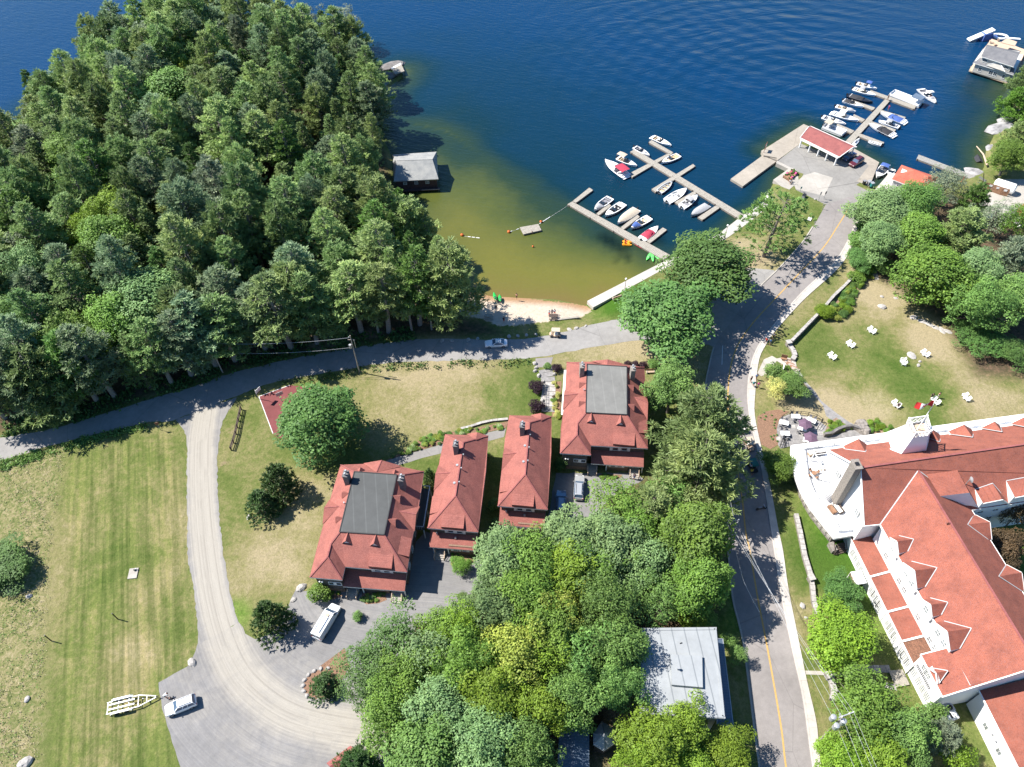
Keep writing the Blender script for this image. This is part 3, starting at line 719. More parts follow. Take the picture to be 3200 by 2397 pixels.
# ------------------------------------------------------------------ trees
def rnd(*s): return rng.random(s)
def unit(v): return v/np.maximum(np.linalg.norm(v,axis=-1,keepdims=True),1e-9)
def raw_mesh(name,V,F,nper,mats,lv,mi=None):
 me = bpy.data.meshes.new(name); me.vertices.add(len(V)); me.vertices.foreach_set('co',V.astype(np.float32).ravel())
 me.loops.add(F.size); me.loops.foreach_set('vertex_index',F.astype(np.int32).ravel())
 me.polygons.add(len(F)); me.polygons.foreach_set('loop_start',np.arange(0,F.size,nper,dtype=np.int32)); me.polygons.foreach_set('loop_total',np.full(len(F),nper,np.int32))
 me.update(calc_edges=True); a = me.attributes.new('lv','FLOAT','POINT'); a.data.foreach_set('value',lv.astype(np.float32)); me.materials.append(M[mats]); return me
def quads(C,N,s,asp=.7,bend=.0):
 n = len(C); r = unit(rnd(n,3)-.5); T = unit(np.cross(N,r)); Bn = np.cross(N,T); s = s[:,None]
 V = np.stack([C-T*s-Bn*s*asp*.35,C-Bn*s*asp+N*s*.1,C+T*s+Bn*s*.2*asp,C+Bn*s*asp+N*s*.15],1).reshape(-1,3)
 return V,np.arange(4*n).reshape(n,4)
def decid_mesh(name,H=13.,Rr=5.,lobes=60,per=190,ls=(.16,.34),zc=.62,vz=.40,lr=(1.0,1.9),seed=0,rag=.2,flat=1.0,mat='leaf_mid'):
 g = np.random.default_rng(seed); C = []; N = []; S = []; LV = []; tips = []
 cz = H*zc; az = H*vz
 ph = g.random(6)*6.28
 for i in range(lobes):
  # spread lobe centres over the upper crown, uneven outline
  u = g.random(); v = g.random(); el = math.asin(1-1.55*((i+.5)/lobes)); azm = i*2.39996+g.random()*.5
  k = (.80+.18*math.sin(3*azm+ph[0])*rag*3+.12*math.sin(5*azm+ph[1]+el*3)+g.normal()*rag*.35)
  if g.random() < .25: k *= .62
  c = np.array([math.cos(el)*math.cos(azm)*Rr*k*.86,math.cos(el)*math.sin(azm)*Rr*k*.86,cz+math.sin(el)*az*(.55+.45*k)*flat])
  r = g.uniform(*lr)*Rr/5.
  n = int(per*(r/1.4)**2*(1 if el > -.3 else .7)); d = unit(g.normal(size=(n,3))); out = unit((c-np.array([0,0,cz*.8]))[None])[0]
  keep = (d@out > -.45)|(d[:,2] > .1); d = d[keep]
  # finer twig clumps on each lobe
  q = 1+.22*np.sin(d[:,0]*9+ph[2]+i)*np.cos(d[:,1]*8+ph[3])+g.normal(size=len(d))*.13
  p = c+d*(r*q)[:,None]*np.array([1,1,.78])
  C.append(p); nn = unit(d*.6+np.array([-.35,.1,.75])+g.normal(size=d.shape)*.38); N.append(nn)
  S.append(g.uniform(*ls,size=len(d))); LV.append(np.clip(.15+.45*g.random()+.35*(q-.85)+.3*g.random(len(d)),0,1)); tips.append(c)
 C = np.concatenate(C); N = np.concatenate(N); S = np.concatenate(S); LV = np.concatenate(LV)
 V,F = quads(C,N,S); me = raw_mesh(name,V,F,4,mat,np.repeat(LV,4))
 mb = MB(); tr = .018*H+.06
 mb.tube([(0,0,-.6),(0.05,0,H*.22),(.1,-.05,H*.45),(0,0,H*.72)],[tr*1.35,tr,tr*.75,tr*.25],8)
 for c in tips[::max(1,len(tips)//12)]:
  z0 = H*g.uniform(.28,.5); mb.tube([(.05,0,z0),(c[0]*.45,c[1]*.45,z0+(c[2]-z0)*.55),tuple(c)],[tr*.42,tr*.25,.03],5,cap=False)
 return me,mb
def pine_mesh(name,H=20.,L0=4.9,nb=78,seed=0,z0=.25,prof=.75,tuft=15,blades=9,bl=(.42,.80),bw=.11,up=.35,gap=.0,mat='leaf_pine',lean=0,droop=0.,width=.34):
 g = np.random.default_rng(seed); A = []; Dv = []; LVs = []; BL = []; mb = MB(); tr = .016*H
 mb.tube([(0,0,-.8),(0,0,H*.4),(lean*.4,0,H*.75),(lean,0,H*.985)],[tr*1.3,tr*.95,tr*.55,.04],8)
 for i in range(nb):
  t = (i+g.random())/nb; t = t**.92
  if gap and g.random() < gap: continue
  zb = H*(z0+(.985-z0)*t); L = (L0*(1-t)**prof*min(1,.55+t*2.6)+.35)*g.uniform(.62,1.18); a = i*2.39996+g.normal()*.5
  dr = np.array([math.cos(a),math.sin(a),0]); sd = np.array([-dr[1],dr[0],0]); lx_ = lean*max(0,t-.2)
  base = np.array([lx_,0,zb]); rise = up*L*(.35+.65*t)-droop*L
  tip = base+dr*L+np.array([0,0,rise])
  if L > 1.2: mb.tube([tuple(base),tuple(base+dr*L*.5+np.array([0,0,rise*.3])),tuple(base+dr*L*.9+np.array([0,0,rise*.85]))],[tr*.22,tr*.14,.02],4,cap=False)
  nt_ = max(5,int(tuft*L/3.2))
  s = g.uniform(.18,1.0,nt_)**.75; s[0] = 1.0; lat = (g.random(nt_)-.5)*2*width*L*np.sin(np.clip(s,0,1)*2.4)
  pc = base+dr*(L*s)[:,None]+sd*lat[:,None]+np.array([0,0,1])*(rise*s**1.7)[:,None]+g.normal(size=(nt_,3))*.10
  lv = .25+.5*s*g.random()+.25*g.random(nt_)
  od = unit(dr*1.0+sd*(lat/L*1.6)[:,None]+np.array([0,0,.45])[None]+g.normal(size=(nt_,3))*.15)
  for b in range(blades):
   dv = unit(od*.75+g.normal(size=(nt_,3))*.55+np.array([0,0,.25])); A.append(pc); Dv.append(dv); LVs.append(np.clip(lv+g.normal(size=nt_)*.08,0,1)); BL.append(g.uniform(*bl,nt_))
 A = np.concatenate(A); Dv = np.concatenate(Dv); LV = np.concatenate(LVs); BL = np.concatenate(BL)
 Wd = unit(np.cross(Dv,unit(g.normal(size=Dv.shape)*.55+np.array([-.35,.1,.85]))))*bw
 V = np.stack([A-Wd*.6,A+Wd*.6+Dv*BL[:,None]*.15,A+Dv*BL[:,None]+Wd*.25,A+Dv*BL[:,None]*.9-Wd*.5],1).reshape(-1,3)
 F = np.arange(len(V)).reshape(-1,4); me = raw_mesh(name,V,F,4,mat,np.repeat(LV,4)); return me,mb
VAR = {}
def addvar(key,H,Rr,mk):
 VAR.setdefault(key,[]).append((H,Rr,*mk))
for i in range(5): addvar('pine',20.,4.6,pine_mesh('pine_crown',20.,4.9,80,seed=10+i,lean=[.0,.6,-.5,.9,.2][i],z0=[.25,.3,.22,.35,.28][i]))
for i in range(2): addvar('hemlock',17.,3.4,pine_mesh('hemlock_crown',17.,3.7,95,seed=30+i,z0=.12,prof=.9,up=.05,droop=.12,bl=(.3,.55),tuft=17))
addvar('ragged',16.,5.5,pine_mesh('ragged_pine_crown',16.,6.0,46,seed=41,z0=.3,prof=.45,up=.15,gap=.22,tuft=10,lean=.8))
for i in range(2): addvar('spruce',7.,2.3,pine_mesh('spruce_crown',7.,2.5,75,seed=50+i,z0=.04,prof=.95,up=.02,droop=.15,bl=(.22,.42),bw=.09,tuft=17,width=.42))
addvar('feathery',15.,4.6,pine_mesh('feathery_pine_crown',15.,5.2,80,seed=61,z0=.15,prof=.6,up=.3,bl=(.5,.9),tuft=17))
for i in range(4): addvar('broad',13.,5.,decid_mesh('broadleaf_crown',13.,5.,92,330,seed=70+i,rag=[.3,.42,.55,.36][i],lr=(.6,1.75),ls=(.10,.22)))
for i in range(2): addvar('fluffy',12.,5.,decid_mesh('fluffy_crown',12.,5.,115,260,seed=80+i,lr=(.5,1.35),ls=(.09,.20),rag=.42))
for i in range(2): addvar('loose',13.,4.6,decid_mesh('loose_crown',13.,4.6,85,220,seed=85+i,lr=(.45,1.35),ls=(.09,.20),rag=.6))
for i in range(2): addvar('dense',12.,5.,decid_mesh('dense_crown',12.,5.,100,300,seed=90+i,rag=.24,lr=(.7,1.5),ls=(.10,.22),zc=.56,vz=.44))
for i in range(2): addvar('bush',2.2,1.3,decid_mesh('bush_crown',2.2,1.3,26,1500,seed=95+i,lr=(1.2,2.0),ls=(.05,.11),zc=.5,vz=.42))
def crown_obj(me,mat,parent,nm='crown'):
 k = (me.name,mat)
 if k not in MC: c = me.copy(); c.name = nm; c.materials[0] = M[mat]; MC[k] = c
 o = bpy.data.objects.new(nm,MC[k]); COL.objects.link(o); o.parent = parent; return o
MC = {}; TM = {}
def plant(kind,x,y,z,r,h,mat,name,label,cat,group=None,trunk='bark',vi=None,rz=None,part='crown'):
 vs = VAR[kind]; i = random.randrange(len(vs)) if vi is None else vi % len(vs); H,Rr,me,mb = vs[i]
 t = thing(name,label,cat,(x,y,z),random.uniform(0,6.28) if rz is None else rz,group); t.scale = (r/Rr*random.uniform(.92,1.08),r/Rr,h/H); t.rotation_euler[0] = random.uniform(-.07,.07) if h > 8 else 0; t.rotation_euler[1] = random.uniform(-.07,.07) if h > 8 else 0
 crown_obj(me,mat,t,part)
 k = (kind,i,trunk)
 if k not in TM: tm = mb.build('trunk',trunk,t); TM[k] = tm.data
 else: tm = bpy.data.objects.new('trunk',TM[k]); COL.objects.link(tm); tm.parent = t
 return t
def tree_px(kind,X,Y,rpx,h,mat,name,label,cat='tree',group=None,zc=.6,**k):
 """crown centre at display position (X,Y), crown radius rpx in display pixels"""
 c = DD(X,Y,1+h*zc); e = DD(X+rpx,Y,1+h*zc); r = (e-c).length
 z = hz(c.x,c.y); c2 = DD(X,Y,max(z,.5)+h*zc); z = max(hz(c2.x,c2.y),-.3)
 PLACED.append((c2.x,c2.y,r)); return plant(kind,c2.x,c2.y,z,r,h,mat,name,label,cat,group,**k)
PLACED = []
# single trees and shrubs, named one by one
for a in [
 ('dense',688,915,92,13,'leaf_dark','maple_tree','broad round maple shading the corner of the red sports court'),
 ('spruce',598,1032,46,8.5,'leaf_spruce','spruce_tree','taller dark spruce just below the big maple on the west lawn'),
 ('spruce',560,1082,40,6,'leaf_spruce','spruce_tree','lower dark spruce with a yellowish flank on the west lawn'),
 ('spruce',578,1328,46,8,'leaf_spruce','spruce_tree','dark green spruce at the gravel bend beside the white van'),
 ('spruce',697,1478,36,3.6,'leaf_spruce','spruce_shrub','round dark conifer inside the stone-edged island of the gravel lot'),
 ('broad',1532,588,100,14,'leaf_dark','shade_tree','upper one of the two big shade trees between the lakeside walk and the road'),
 ('broad',1445,685,102,14,'leaf_dark','shade_tree','lower one of the two big shade trees, at the end of the beach road'),
 ('ragged',1672,478,78,17,'leaf_mid','ragged_pine','sparse old pine with bare branches on the waterside lawn by the pier'),
 ('broad',1452,840,52,12,'leaf_mid','broadleaf_tree','narrow mid-green tree on the road side of the top large cottage'),
 ('feathery',1522,925,100,19,'leaf_pine','white_pine','bushy white pine leaning over the road beside the top large cottage'),
 ('feathery',1520,1010,98,18,'leaf_pine_light','white_pine','white pine with drooping boughs over the road, lower of the roadside pair'),
 ('bush',1490,875,26,5,'leaf_mid','broadleaf_tree','small green sapling squeezed between the roadside pine and the top cottage'),
 ('broad',1820,1280,42,5,'leaf_dark','dark_shrub','dark grey-green shrub against the low stone wall above the lime tree'),
 ('dense',1824,1375,76,9,'leaf_lime','maple_tree','bright lime green maple on the strip of grass in front of the hotel wing'),
 ('fluffy',1880,1532,86,11,'leaf_bright','maple_tree','bright green maple behind the transformer pole below the hotel path'),
 ('fluffy',1810,1640,62,9,'leaf_lime','maple_tree','lime green tree at the bottom edge beside the pavement'),
 ('dense',1900,1640,60,9,'leaf_lime','maple_tree','yellow-green tree at the bottom edge under the wires'),
 ('broad',1960,1590,55,10,'leaf_mid','broadleaf_tree','mid-green tree in front of the waste bins of the hotel'),
 ('feathery',2035,1590,44,8,'leaf_silver','pale_conifer','pale feathery conifer beside the lower white hotel wall'),
 ('bush',2075,1640,34,6,'leaf_lime','lime_shrub','lime green bush at the bottom corner of the white hotel wall'),
 ('bush',2020,1545,30,5,'leaf_mid','green_shrub','green bush below the row of white waste bins'),
 ('loose',1680,838,27,4.5,'leaf_yellowpale','golden_shrub','pale golden shrub beside the garden steps on the hotel lawn corner'),
 ('broad',1712,832,33,5,'leaf_mid','small_tree','small round green tree right beside the pale golden shrub'),
 ('bush',1672,800,20,3,'leaf_mid','green_shrub','low green shrub by the stone steps above the golden shrub'),
 ('broad',1682,1006,36,5.5,'leaf_bright','green_tree','fresh green small tree at the corner of the hotel terrace by the pavement'),
 ('dense',1782,672,22,2.4,'leaf_lime','lime_shrub','lime green mounded shrub at the lower end of the terrace planting'),
 ('broad',1860,560,30,4,'leaf_dark','dark_shrub','dark green shrub at the end of the grey hill path'),
 ('bush',2080,735,9,.9,'leaf_dark','round_shrub','small dark clipped shrub alone on the hotel lawn'),
 ('broad',0,1228,62,3.6,'leaf_dark','large_bush','big green bush cut by the left edge of the weedy field'),
 ('bush',688,1280,24,3,'leaf_bright','arching_shrub','pale arching grass-like shrub at the corner of the lower large cottage'),
 ('fluffy',995,1222,22,2.8,'leaf_bright','round_shrub','round light green shrub in the island bed before the left small cottage'),
 ('bush',772,1330,12,1.6,'leaf_mid','small_shrub','small shrub on the edge of the parking lot right of the van'),
 ('fluffy',1000,1290,14,2,'leaf_mid','small_shrub','low shrub at the edge of the drive below the island bed'),
 ('spruce',928,1028,19,5,'leaf_spruce','slim_conifer','slim dark conifer between the lower large cottage and its neighbour'),
 ('bush',1068,1088,15,2.6,'leaf_mid','small_shrub','leafy shrub in the shaded gap between the two small cottages'),
 ('bush',1211,1000,15,3,'leaf_dark','dark_shrub','dark shrub in the shaded gap left of the top large cottage'),
 ('bush',1073,1128,12,2,'leaf_dark','dark_shrub','dark low shrub by the porch between the small cottages'),
 ('bush',1054,982,6,.9,'leaf_bright','clipped_shrub','tiny bright clipped shrub between the small cottages'),
 ('bush',1158,834,17,1.8,'leaf_purple','purple_shrub','purple-leaved shrub beside the flagstone walk, upper of the pair'),
 ('bush',1158,876,18,1.9,'leaf_purple','purple_shrub','purple-leaved shrub beside the flagstone walk, lower of the pair'),
 ('bush',1203,794,11,1.5,'leaf_purple','purple_shrub','small purple shrub at the top corner beside the top large cottage'),
 ('bush',1183,790,9,1,'leaf_mid','small_shrub','small green shrub next to the boulder at the head of the flagstone walk'),
 ('bush',1356,785,9,1.2,'leaf_purple','purple_hedge','leftmost purple bush of the short hedge behind the top large cottage'),
 ('bush',1372,786,9,1.2,'leaf_purple','purple_hedge','middle purple bush of the short hedge behind the top large cottage'),
 ('bush',1390,787,9,1.2,'leaf_purple','purple_hedge','rightmost purple bush of the short hedge behind the top large cottage'),
 ('bush',1412,785,13,1.8,'leaf_mid','small_shrub','green bush at the end of the purple hedge'),
 ('bush',1425,850,14,2.5,'leaf_dark','dark_shrub','dark shrub by the east wall of the top large cottage, upper one'),
 ('bush',1430,960,15,2.5,'leaf_dark','dark_shrub','dark shrub by the east wall of the top large cottage, lower one'),
 ('broad',2168,1180,40,7,'leaf_bronze','bronze_tree','bronze-leaved tree in the courtyard behind the hotel wing'),
 ('broad',2205,1100,40,9,'leaf_bronze','bronze_tree','dull brown tree at the right edge in the hotel courtyard'),
 ('feathery',2200,215,40,9,'leaf_bright','waterside_pine','light green pine on the right edge below the two-storey boathouse'),
 ('feathery',2205,290,36,10,'leaf_pine_light','waterside_pine','pale green pine overhanging the shore rock at the right edge'),
 ('broad',2180,340,42,9,'leaf_bright','waterside_tree','bright green tree above the white tank on the shore'),
 ('feathery',2216,170,30,9,'leaf_pine','waterside_pine','topmost green pine on the right edge beside the boathouse'),
 ('broad',1495,1345,28,3,'leaf_lime','lime_shrub','lime green bush behind the flat grey roof near the road, left one'),
 ('bush',1530,1340,24,2,'leaf_bright','green_shrub','green bush behind the flat grey roof near the road, right one'),
 ('loose',1590,1415,24,4,'leaf_mid','leafy_shrub','leafy shrub between the flat-roofed house and the road'),
 ('bush',1575,1385,20,3,'leaf_mid','leafy_shrub','smaller shrub beside the top corner of the flat-roofed house'),
]: tree_px(*a,'tree' if ('tree' in a[6] or 'pine' in a[6] or 'conifer' in a[6]) else 'shrub')
# woodland in the middle of the picture
mid_wood = [('broad',1100,1215,58,12,'leaf_grey','grey-green broadleaf tree at the left end of the middle wood'),
 ('fluffy',1160,1200,56,13,'leaf_bright','bright green tree touching the porch of the right small cottage'),
 ('broad',1250,1185,60,12,'leaf_grey','grey-green tree in front of the parked cars'),
 ('loose',1340,1090,55,11,'leaf_bright','loose light tree at the upper tip of the middle wood'),
 ('feathery',1400,1100,58,12,'leaf_pine_light','soft light green conifer above the middle wood'),
 ('loose',1450,1075,42,9,'leaf_mid','loose tree between the roadside pine and the parking spaces'),
 ('dense',1500,1175,64,16,'leaf_bright','bright green maple by the road near the wire-crowded pole'),
 ('dense',1500,1265,50,14,'leaf_bright','bright green maple by the road, just below its taller twin'),
 ('broad',1320,1180,58,12,'leaf_grey','silvery tree in the heart of the middle wood'),
 ('fluffy',1400,1215,52,11,'leaf_grey','grey-green tree left of the bright roadside maples'),
 ('loose',1430,1295,48,10,'leaf_mid','olive tree above the corner of the flat-roofed house'),
 ('broad',1230,1255,54,13,'leaf_lime','lime-tipped tree in the middle of the wood'),
 ('fluffy',1310,1310,62,14,'leaf_mid','deep green tree shading the flat grey roof'),
 ('broad',1340,1400,55,13,'leaf_mid','tall mid-green tree beside the flat-roofed house'),
 ('broad',1150,1290,60,13,'leaf_bright','light green tree left of the yellow crown'),
 ('loose',1215,1320,44,13,'leaf_yellow','yellow-leaved tree in the middle of the wood'),
 ('broad',1060,1325,54,12,'leaf_grey','pale green tree right of the drive below the cottages'),
 ('fluffy',965,1370,52,10,'leaf_bright','light green tree above the dark roadside crown of the lot'),
 ('loose',860,1390,60,10,'leaf_dark','dark glossy tree reaching over the parking lot'),
 ('loose',800,1440,52,9,'leaf_dark','dark glossy tree at the edge of the gravel bend'),
 ('loose',930,1420,58,12,'leaf_grey','grey twiggy tree in the left part of the wood'),
 ('broad',1000,1440,58,13,'leaf_bright','bright pale tree in the left part of the wood'),
 ('fluffy',1120,1420,66,14,'leaf_yellow','large yellow-green tree, the brightest of the wood'),
 ('broad',1060,1505,56,13,'leaf_lime','lime tree just below the largest yellow-green crown'),
 ('loose',1265,1420,55,13,'leaf_mid','olive twiggy tree between the yellow crown and the flat-roofed house'),
 ('broad',1240,1500,52,12,'leaf_mid','mid-green tree above the blue shed roof'),
 ('fluffy',1165,1525,48,12,'leaf_lime','lime-topped tree left of the blue shed roof'),
 ('broad',950,1530,60,12,'leaf_grey','pale grey-green tree in the lower left of the wood'),
 ('fluffy',850,1530,58,11,'leaf_bright','bright green tree at the end of the gravel sweep'),
 ('loose',790,1500,44,9,'leaf_dark','dark leafy tree overhanging the gravel sweep'),
 ('broad',920,1630,66,12,'leaf_mid','mid-green tree on the bottom edge left of centre'),
 ('feathery',770,1655,40,7,'leaf_spruce','dark conifer on the bottom edge beside the small red roof'),
 ('broad',1050,1600,62,13,'leaf_grey','pale tree on the bottom edge left of the blue shed'),
 ('fluffy',1150,1620,54,12,'leaf_mid','mid-green tree touching the blue shed roof'),
 ('broad',1425,1600,58,11,'leaf_lime','lime green tree in front of the flat-roofed house'),
 ('fluffy',1490,1560,46,10,'leaf_lime','lime green tree under the eaves corner of the flat-roofed house'),
 ('fluffy',1380,1655,44,10,'leaf_lime','yellow-green tree on the bottom edge right of the pointed shed'),
 ('broad',1570,1635,46,7,'leaf_lime','lime green tree at the bottom by the road kerb'),
 ('fluffy',1500,1650,38,8,'leaf_lime','lime green tree on the bottom edge left of the kerb'),
 ('broad',1200,1380,50,13,'leaf_bright','light green tree right of the largest yellow-green crown'),
 ('broad',1335,1480,46,12,'leaf_mid','mid-green tree filling the gap left of the flat-roofed house'),
 ('loose',1290,1240,50,12,'leaf_bright','loose bright tree in the upper middle of the wood'),
 ('fluffy',1385,1150,50,11,'leaf_bright','bright tree below the soft conifer of the middle wood'),
 ('loose',1180,1450,44,13,'leaf_lime','lime tree between the large yellow-green crown and the olive one'),
 ('broad',890,1460,50,11,'leaf_bright','fresh green tree in the lower left of the wood'),
 ('fluffy',1010,1370,46,12,'leaf_lime','lime green tree left of the largest yellow crown'),
 ('broad',1090,1130,1,1,'leaf_mid','seedling at the porch of the small cottage')]
for a in mid_wood[:-1]: tree_px(a[0],a[1],a[2],a[3]*1.26,a[4],a[5],'broadleaf_tree' if 'conifer' not in a[6] else 'conifer_tree',a[6])
# trees between the hotel lawn and the boatyard
east_wood = [('broad',1905,455,60,10,'leaf_grey','grey-green tree nearest the black car on the junction'),
 ('broad',1975,440,55,11,'leaf_mid','mid-green tree below the orange-roofed boathouse'),
 ('loose',2040,400,50,10,'leaf_silver','twiggy grey tree half covering the orange roof'),
 ('feathery',2110,430,34,10,'leaf_mid','dark conifer beside the boatyard gravel'),
 ('broad',1900,520,50,9,'leaf_grey','silvery shrubby tree above the roadside bank'),
 ('dense',1985,505,52,11,'leaf_bright','bright green maple in the upper part of the east wood'),
 ('feathery',2080,500,60,13,'leaf_pine_light','soft pine between the boatyard and the maples'),
 ('dense',2010,590,82,13,'leaf_bright','largest bright green maple overlooking the hotel lawn'),
 ('loose',2150,470,40,9,'leaf_silver','pale grey tree on the edge of the boatyard gravel'),
 ('feathery',2180,560,60,14,'leaf_silver','soft pale conifer at the right edge of the east wood'),
 ('broad',2110,590,52,12,'leaf_grey','grey-green tree right of the largest maple'),
 ('broad',2120,665,60,12,'leaf_mid','mid-green tree behind the glossy hedge'),
 ('broad',2195,650,52,12,'leaf_mid','dark green tree on the right edge above the glossy hedge'),
 ('fluffy',2200,480,44,10,'leaf_bright','yellowish green tree on the right edge by the red shed'),
 ('loose',2090,720,44,3.5,'leaf_dark','left part of the glossy hedge along the lawn'),
 ('loose',2140,745,50,3.5,'leaf_dark','middle of the glossy hedge along the lawn'),
 ('loose',2190,765,44,3.5,'leaf_dark','right end of the glossy hedge along the lawn'),
 ('bush',1850,600,20,2,'leaf_bright','bright shrub halfway along the retaining wall'),
 ('bush',1870,470,30,3,'leaf_grey','grey shrub beside the pavement at the road bend'),
 ('bush',1855,520,26,2.5,'leaf_mid','green shrub beside the pavement below the road bend'),
 ('bush',1905,575,26,2.5,'leaf_mid','green shrub beside the top of the hill path')]
for a in east_wood: tree_px(*a[:6],'hedge_shrub' if 'hedge' in a[6] else ('garden_shrub' if 'shrub ' in a[6] else 'woodland_tree'),a[6],'hedge' if 'hedge' in a[6] else ('shrub' if 'shrub ' in a[6] else 'tree'),zc=.45 if a[4] < 4 else .6)
# peninsula: trees one can tell apart first
NP = len(PLACED)
pen_special = [('broad',245,470,46,14,'leaf_lime','yellow-green maple standing out in the middle of the peninsula wood'),
 ('broad',235,535,58,15,'leaf_bright','bright green maple just below the yellow-green one on the peninsula'),
 ('broad',215,505,40,14,'leaf_lime','lime maple left of centre on the peninsula'),
 ('broad',155,350,44,14,'leaf_bright','light green maple in the left part of the peninsula'),
 ('dense',365,200,66,15,'leaf_mid','ring-shaped dark broadleaf crown near the top of the peninsula'),
 ('loose',135,190,40,12,'leaf_silver','silvery tree on the north-west tip of the peninsula'),
 ('loose',85,265,46,12,'leaf_silver','pale silvery tree at the west shore'),
 ('loose',30,450,40,13,'leaf_silver','silvery tree at the left edge of the peninsula'),
 ('loose',60,540,40,13,'leaf_silver','silvery tree near the left edge, lower one'),
 ('loose',480,470,52,14,'leaf_silver','pale silvery tree in the centre right of the peninsula'),
 ('loose',660,45,30,14,'leaf_silver','silvery crown on the north rim of the peninsula'),
 ('loose',740,50,36,14,'leaf_silver','silvery crown near the north-east corner of the peninsula'),
 ('loose',470,110,34,13,'leaf_silver','silvery tree in the upper middle of the peninsula'),
 ('broad',400,165,22,13,'leaf_yellow','small yellow crown near the top of the peninsula'),
 ('dense',50,310,50,13,'leaf_mid','rounded green broadleaf tree by the west shore'),
 ('dense',105,300,46,13,'leaf_mid','dark green broadleaf tree inland of the west shore'),
 ('broad',320,650,80,16,'leaf_grey','wide pale green tree above the beach road'),
 ('broad',150,740,66,15,'leaf_bright','light green tree at the lower left of the wood'),
 ('broad',60,590,44,14,'leaf_grey','grey-green tree low on the left edge'),
 ('broad',30,680,50,14,'leaf_mid','green tree at the left edge above the beach road'),
 ('fluffy',915,600,30,12,'leaf_mid','broadleaf tree overhanging the bay beach'),
 ('broad',250,690,60,15,'leaf_bright','light green tree left of the wide pale one'),
 ('loose',160,430,40,13,'leaf_mid','olive tree in the left middle of the peninsula')]
for a in pen_special: tree_px(*a[:6],'broadleaf_tree',a[6],'tree',None)
for i,(x,y,r_,h_) in enumerate([(868,455,30,15),(925,500,32,15),(958,550,30,13),(900,560,34,17),(838,600,36,18),(878,645,34,16),(938,610,28,12),(800,640,36,18),(800,290,26,14),(860,520,34,17),(778,425,34,17),(925,660,26,12)]):
 tree_px('pine',x,y,r_,h_,'leaf_pine_light' if i % 3 else 'leaf_mid','white_pine',['bright pine reaching over the bay just below the boathouse','bright pine leaning over the bay shallows, second below the boathouse','light pine at the shore opposite the loose swim rope','tall light pine behind the shore pines of the bay','tall pine above the shaded end of the beach','light pine shading the picnic table in the beach corner','low spreading pine at the top of the beach','tall pine above the road left of the beach','pine on the east shore above the boathouse','tall pine inland of the bay, halfway to the beach','tall pine directly left of the boathouse','small pine at the beach edge above the boulders'][i],'tree',trunk='bark_grey')
# then the pines that fill the wood
pp = [(p.x,p.y) for p in penpoly]
xs = [p[0] for p in pp]; ys = [p[1] for p in pp]; cnt = 0; tries = 0
pr = random.Random(5)
cand_x = rng.uniform(-190,max(xs),6000); cand_y = rng.uniform(min(ys),max(ys),6000)
dpen = sdf_poly(cand_x,cand_y,penpoly); dshore = sdf_poly(cand_x,cand_y,land); drd = dist_line(cand_x,cand_y,roadN); dbe = dist_line(cand_x,cand_y,beachline)
def proj(x,y,z):
 v = RW.transposed() @ Vector((x,y,z-CAMZ)); return (CX+FPX*v.x/-v.z,CY-FPX*v.y/-v.z)
spl = [PLACED[i] for i in range(NP,len(PLACED))]; pines = []
rl_ = catmull(roadN[:7],12); acc = 0
for i in range(1,len(rl_)):
 acc += (rl_[i]-rl_[i-1]).length
 if acc > 4.6: acc = 0; q = rl_[i]+Vector((pr.uniform(-.8,.8),pr.uniform(3.0,4.6),0)); pines.append((q.x,q.y))
for x,y,a,b,c,dd_ in zip(cand_x,cand_y,dpen,dshore,drd,dbe):
 if a < .8 or b < 1.2 or c < 2.2 or dd_ < 12: continue
 u,v_ = proj(x,y,14)
 if u < -160 or v_ < -160 or u > 1400 or (u > 1150 and 410 < v_ < 640): continue
 if any((x-q[0])**2+(y-q[1])**2 < (.72*q[2]+1.6)**2 for q in spl): continue
 sp = (4.3 if c < 9 else 5.1)+pr.random()*1.9
 if any((x-q[0])**2+(y-q[1])**2 < sp*sp for q in pines): continue
 pines.append((x,y));
 if len(pines) >= 285: break
for (x,y) in pines:
 z = hz(x,y); k = pr.random(); edge = float(dist_line(np.array([x]),np.array([y]),roadN)[0]) < 12
 u,v_ = proj(x,y,14); east_ = u > 1150
 mat = 'leaf_grey' if k < .07 else 'leaf_silver' if k < .11 else 'leaf_mid' if k < .16 else 'leaf_pine' if k < .5 else ('leaf_pine_light' if k < .78 else 'leaf_pine_blue')
 if east_ and v_ > 500: mat = 'leaf_pine_light' if k < .6 else 'leaf_mid'
 kd = 'pine' if pr.random() < .82 else 'hemlock'
 h = (pr.uniform(17,22) if edge else pr.triangular(13.5,22.5,18.5)) if kd == 'pine' else pr.uniform(11,17); r = pr.uniform(4.6,6.6)*(h/18)**.4+(.8 if edge else 0) if kd == 'pine' else pr.uniform(3.8,5.0)
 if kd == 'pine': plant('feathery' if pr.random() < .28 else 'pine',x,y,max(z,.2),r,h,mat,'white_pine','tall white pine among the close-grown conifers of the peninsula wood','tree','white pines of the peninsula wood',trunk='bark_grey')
 else: plant('hemlock',x,y,max(z,.2),r,h,'leaf_pine' if k < .6 else 'leaf_dark','hemlock_tree','narrow hemlock with short drooping boughs among the pines of the peninsula wood','tree','hemlocks of the peninsula wood')
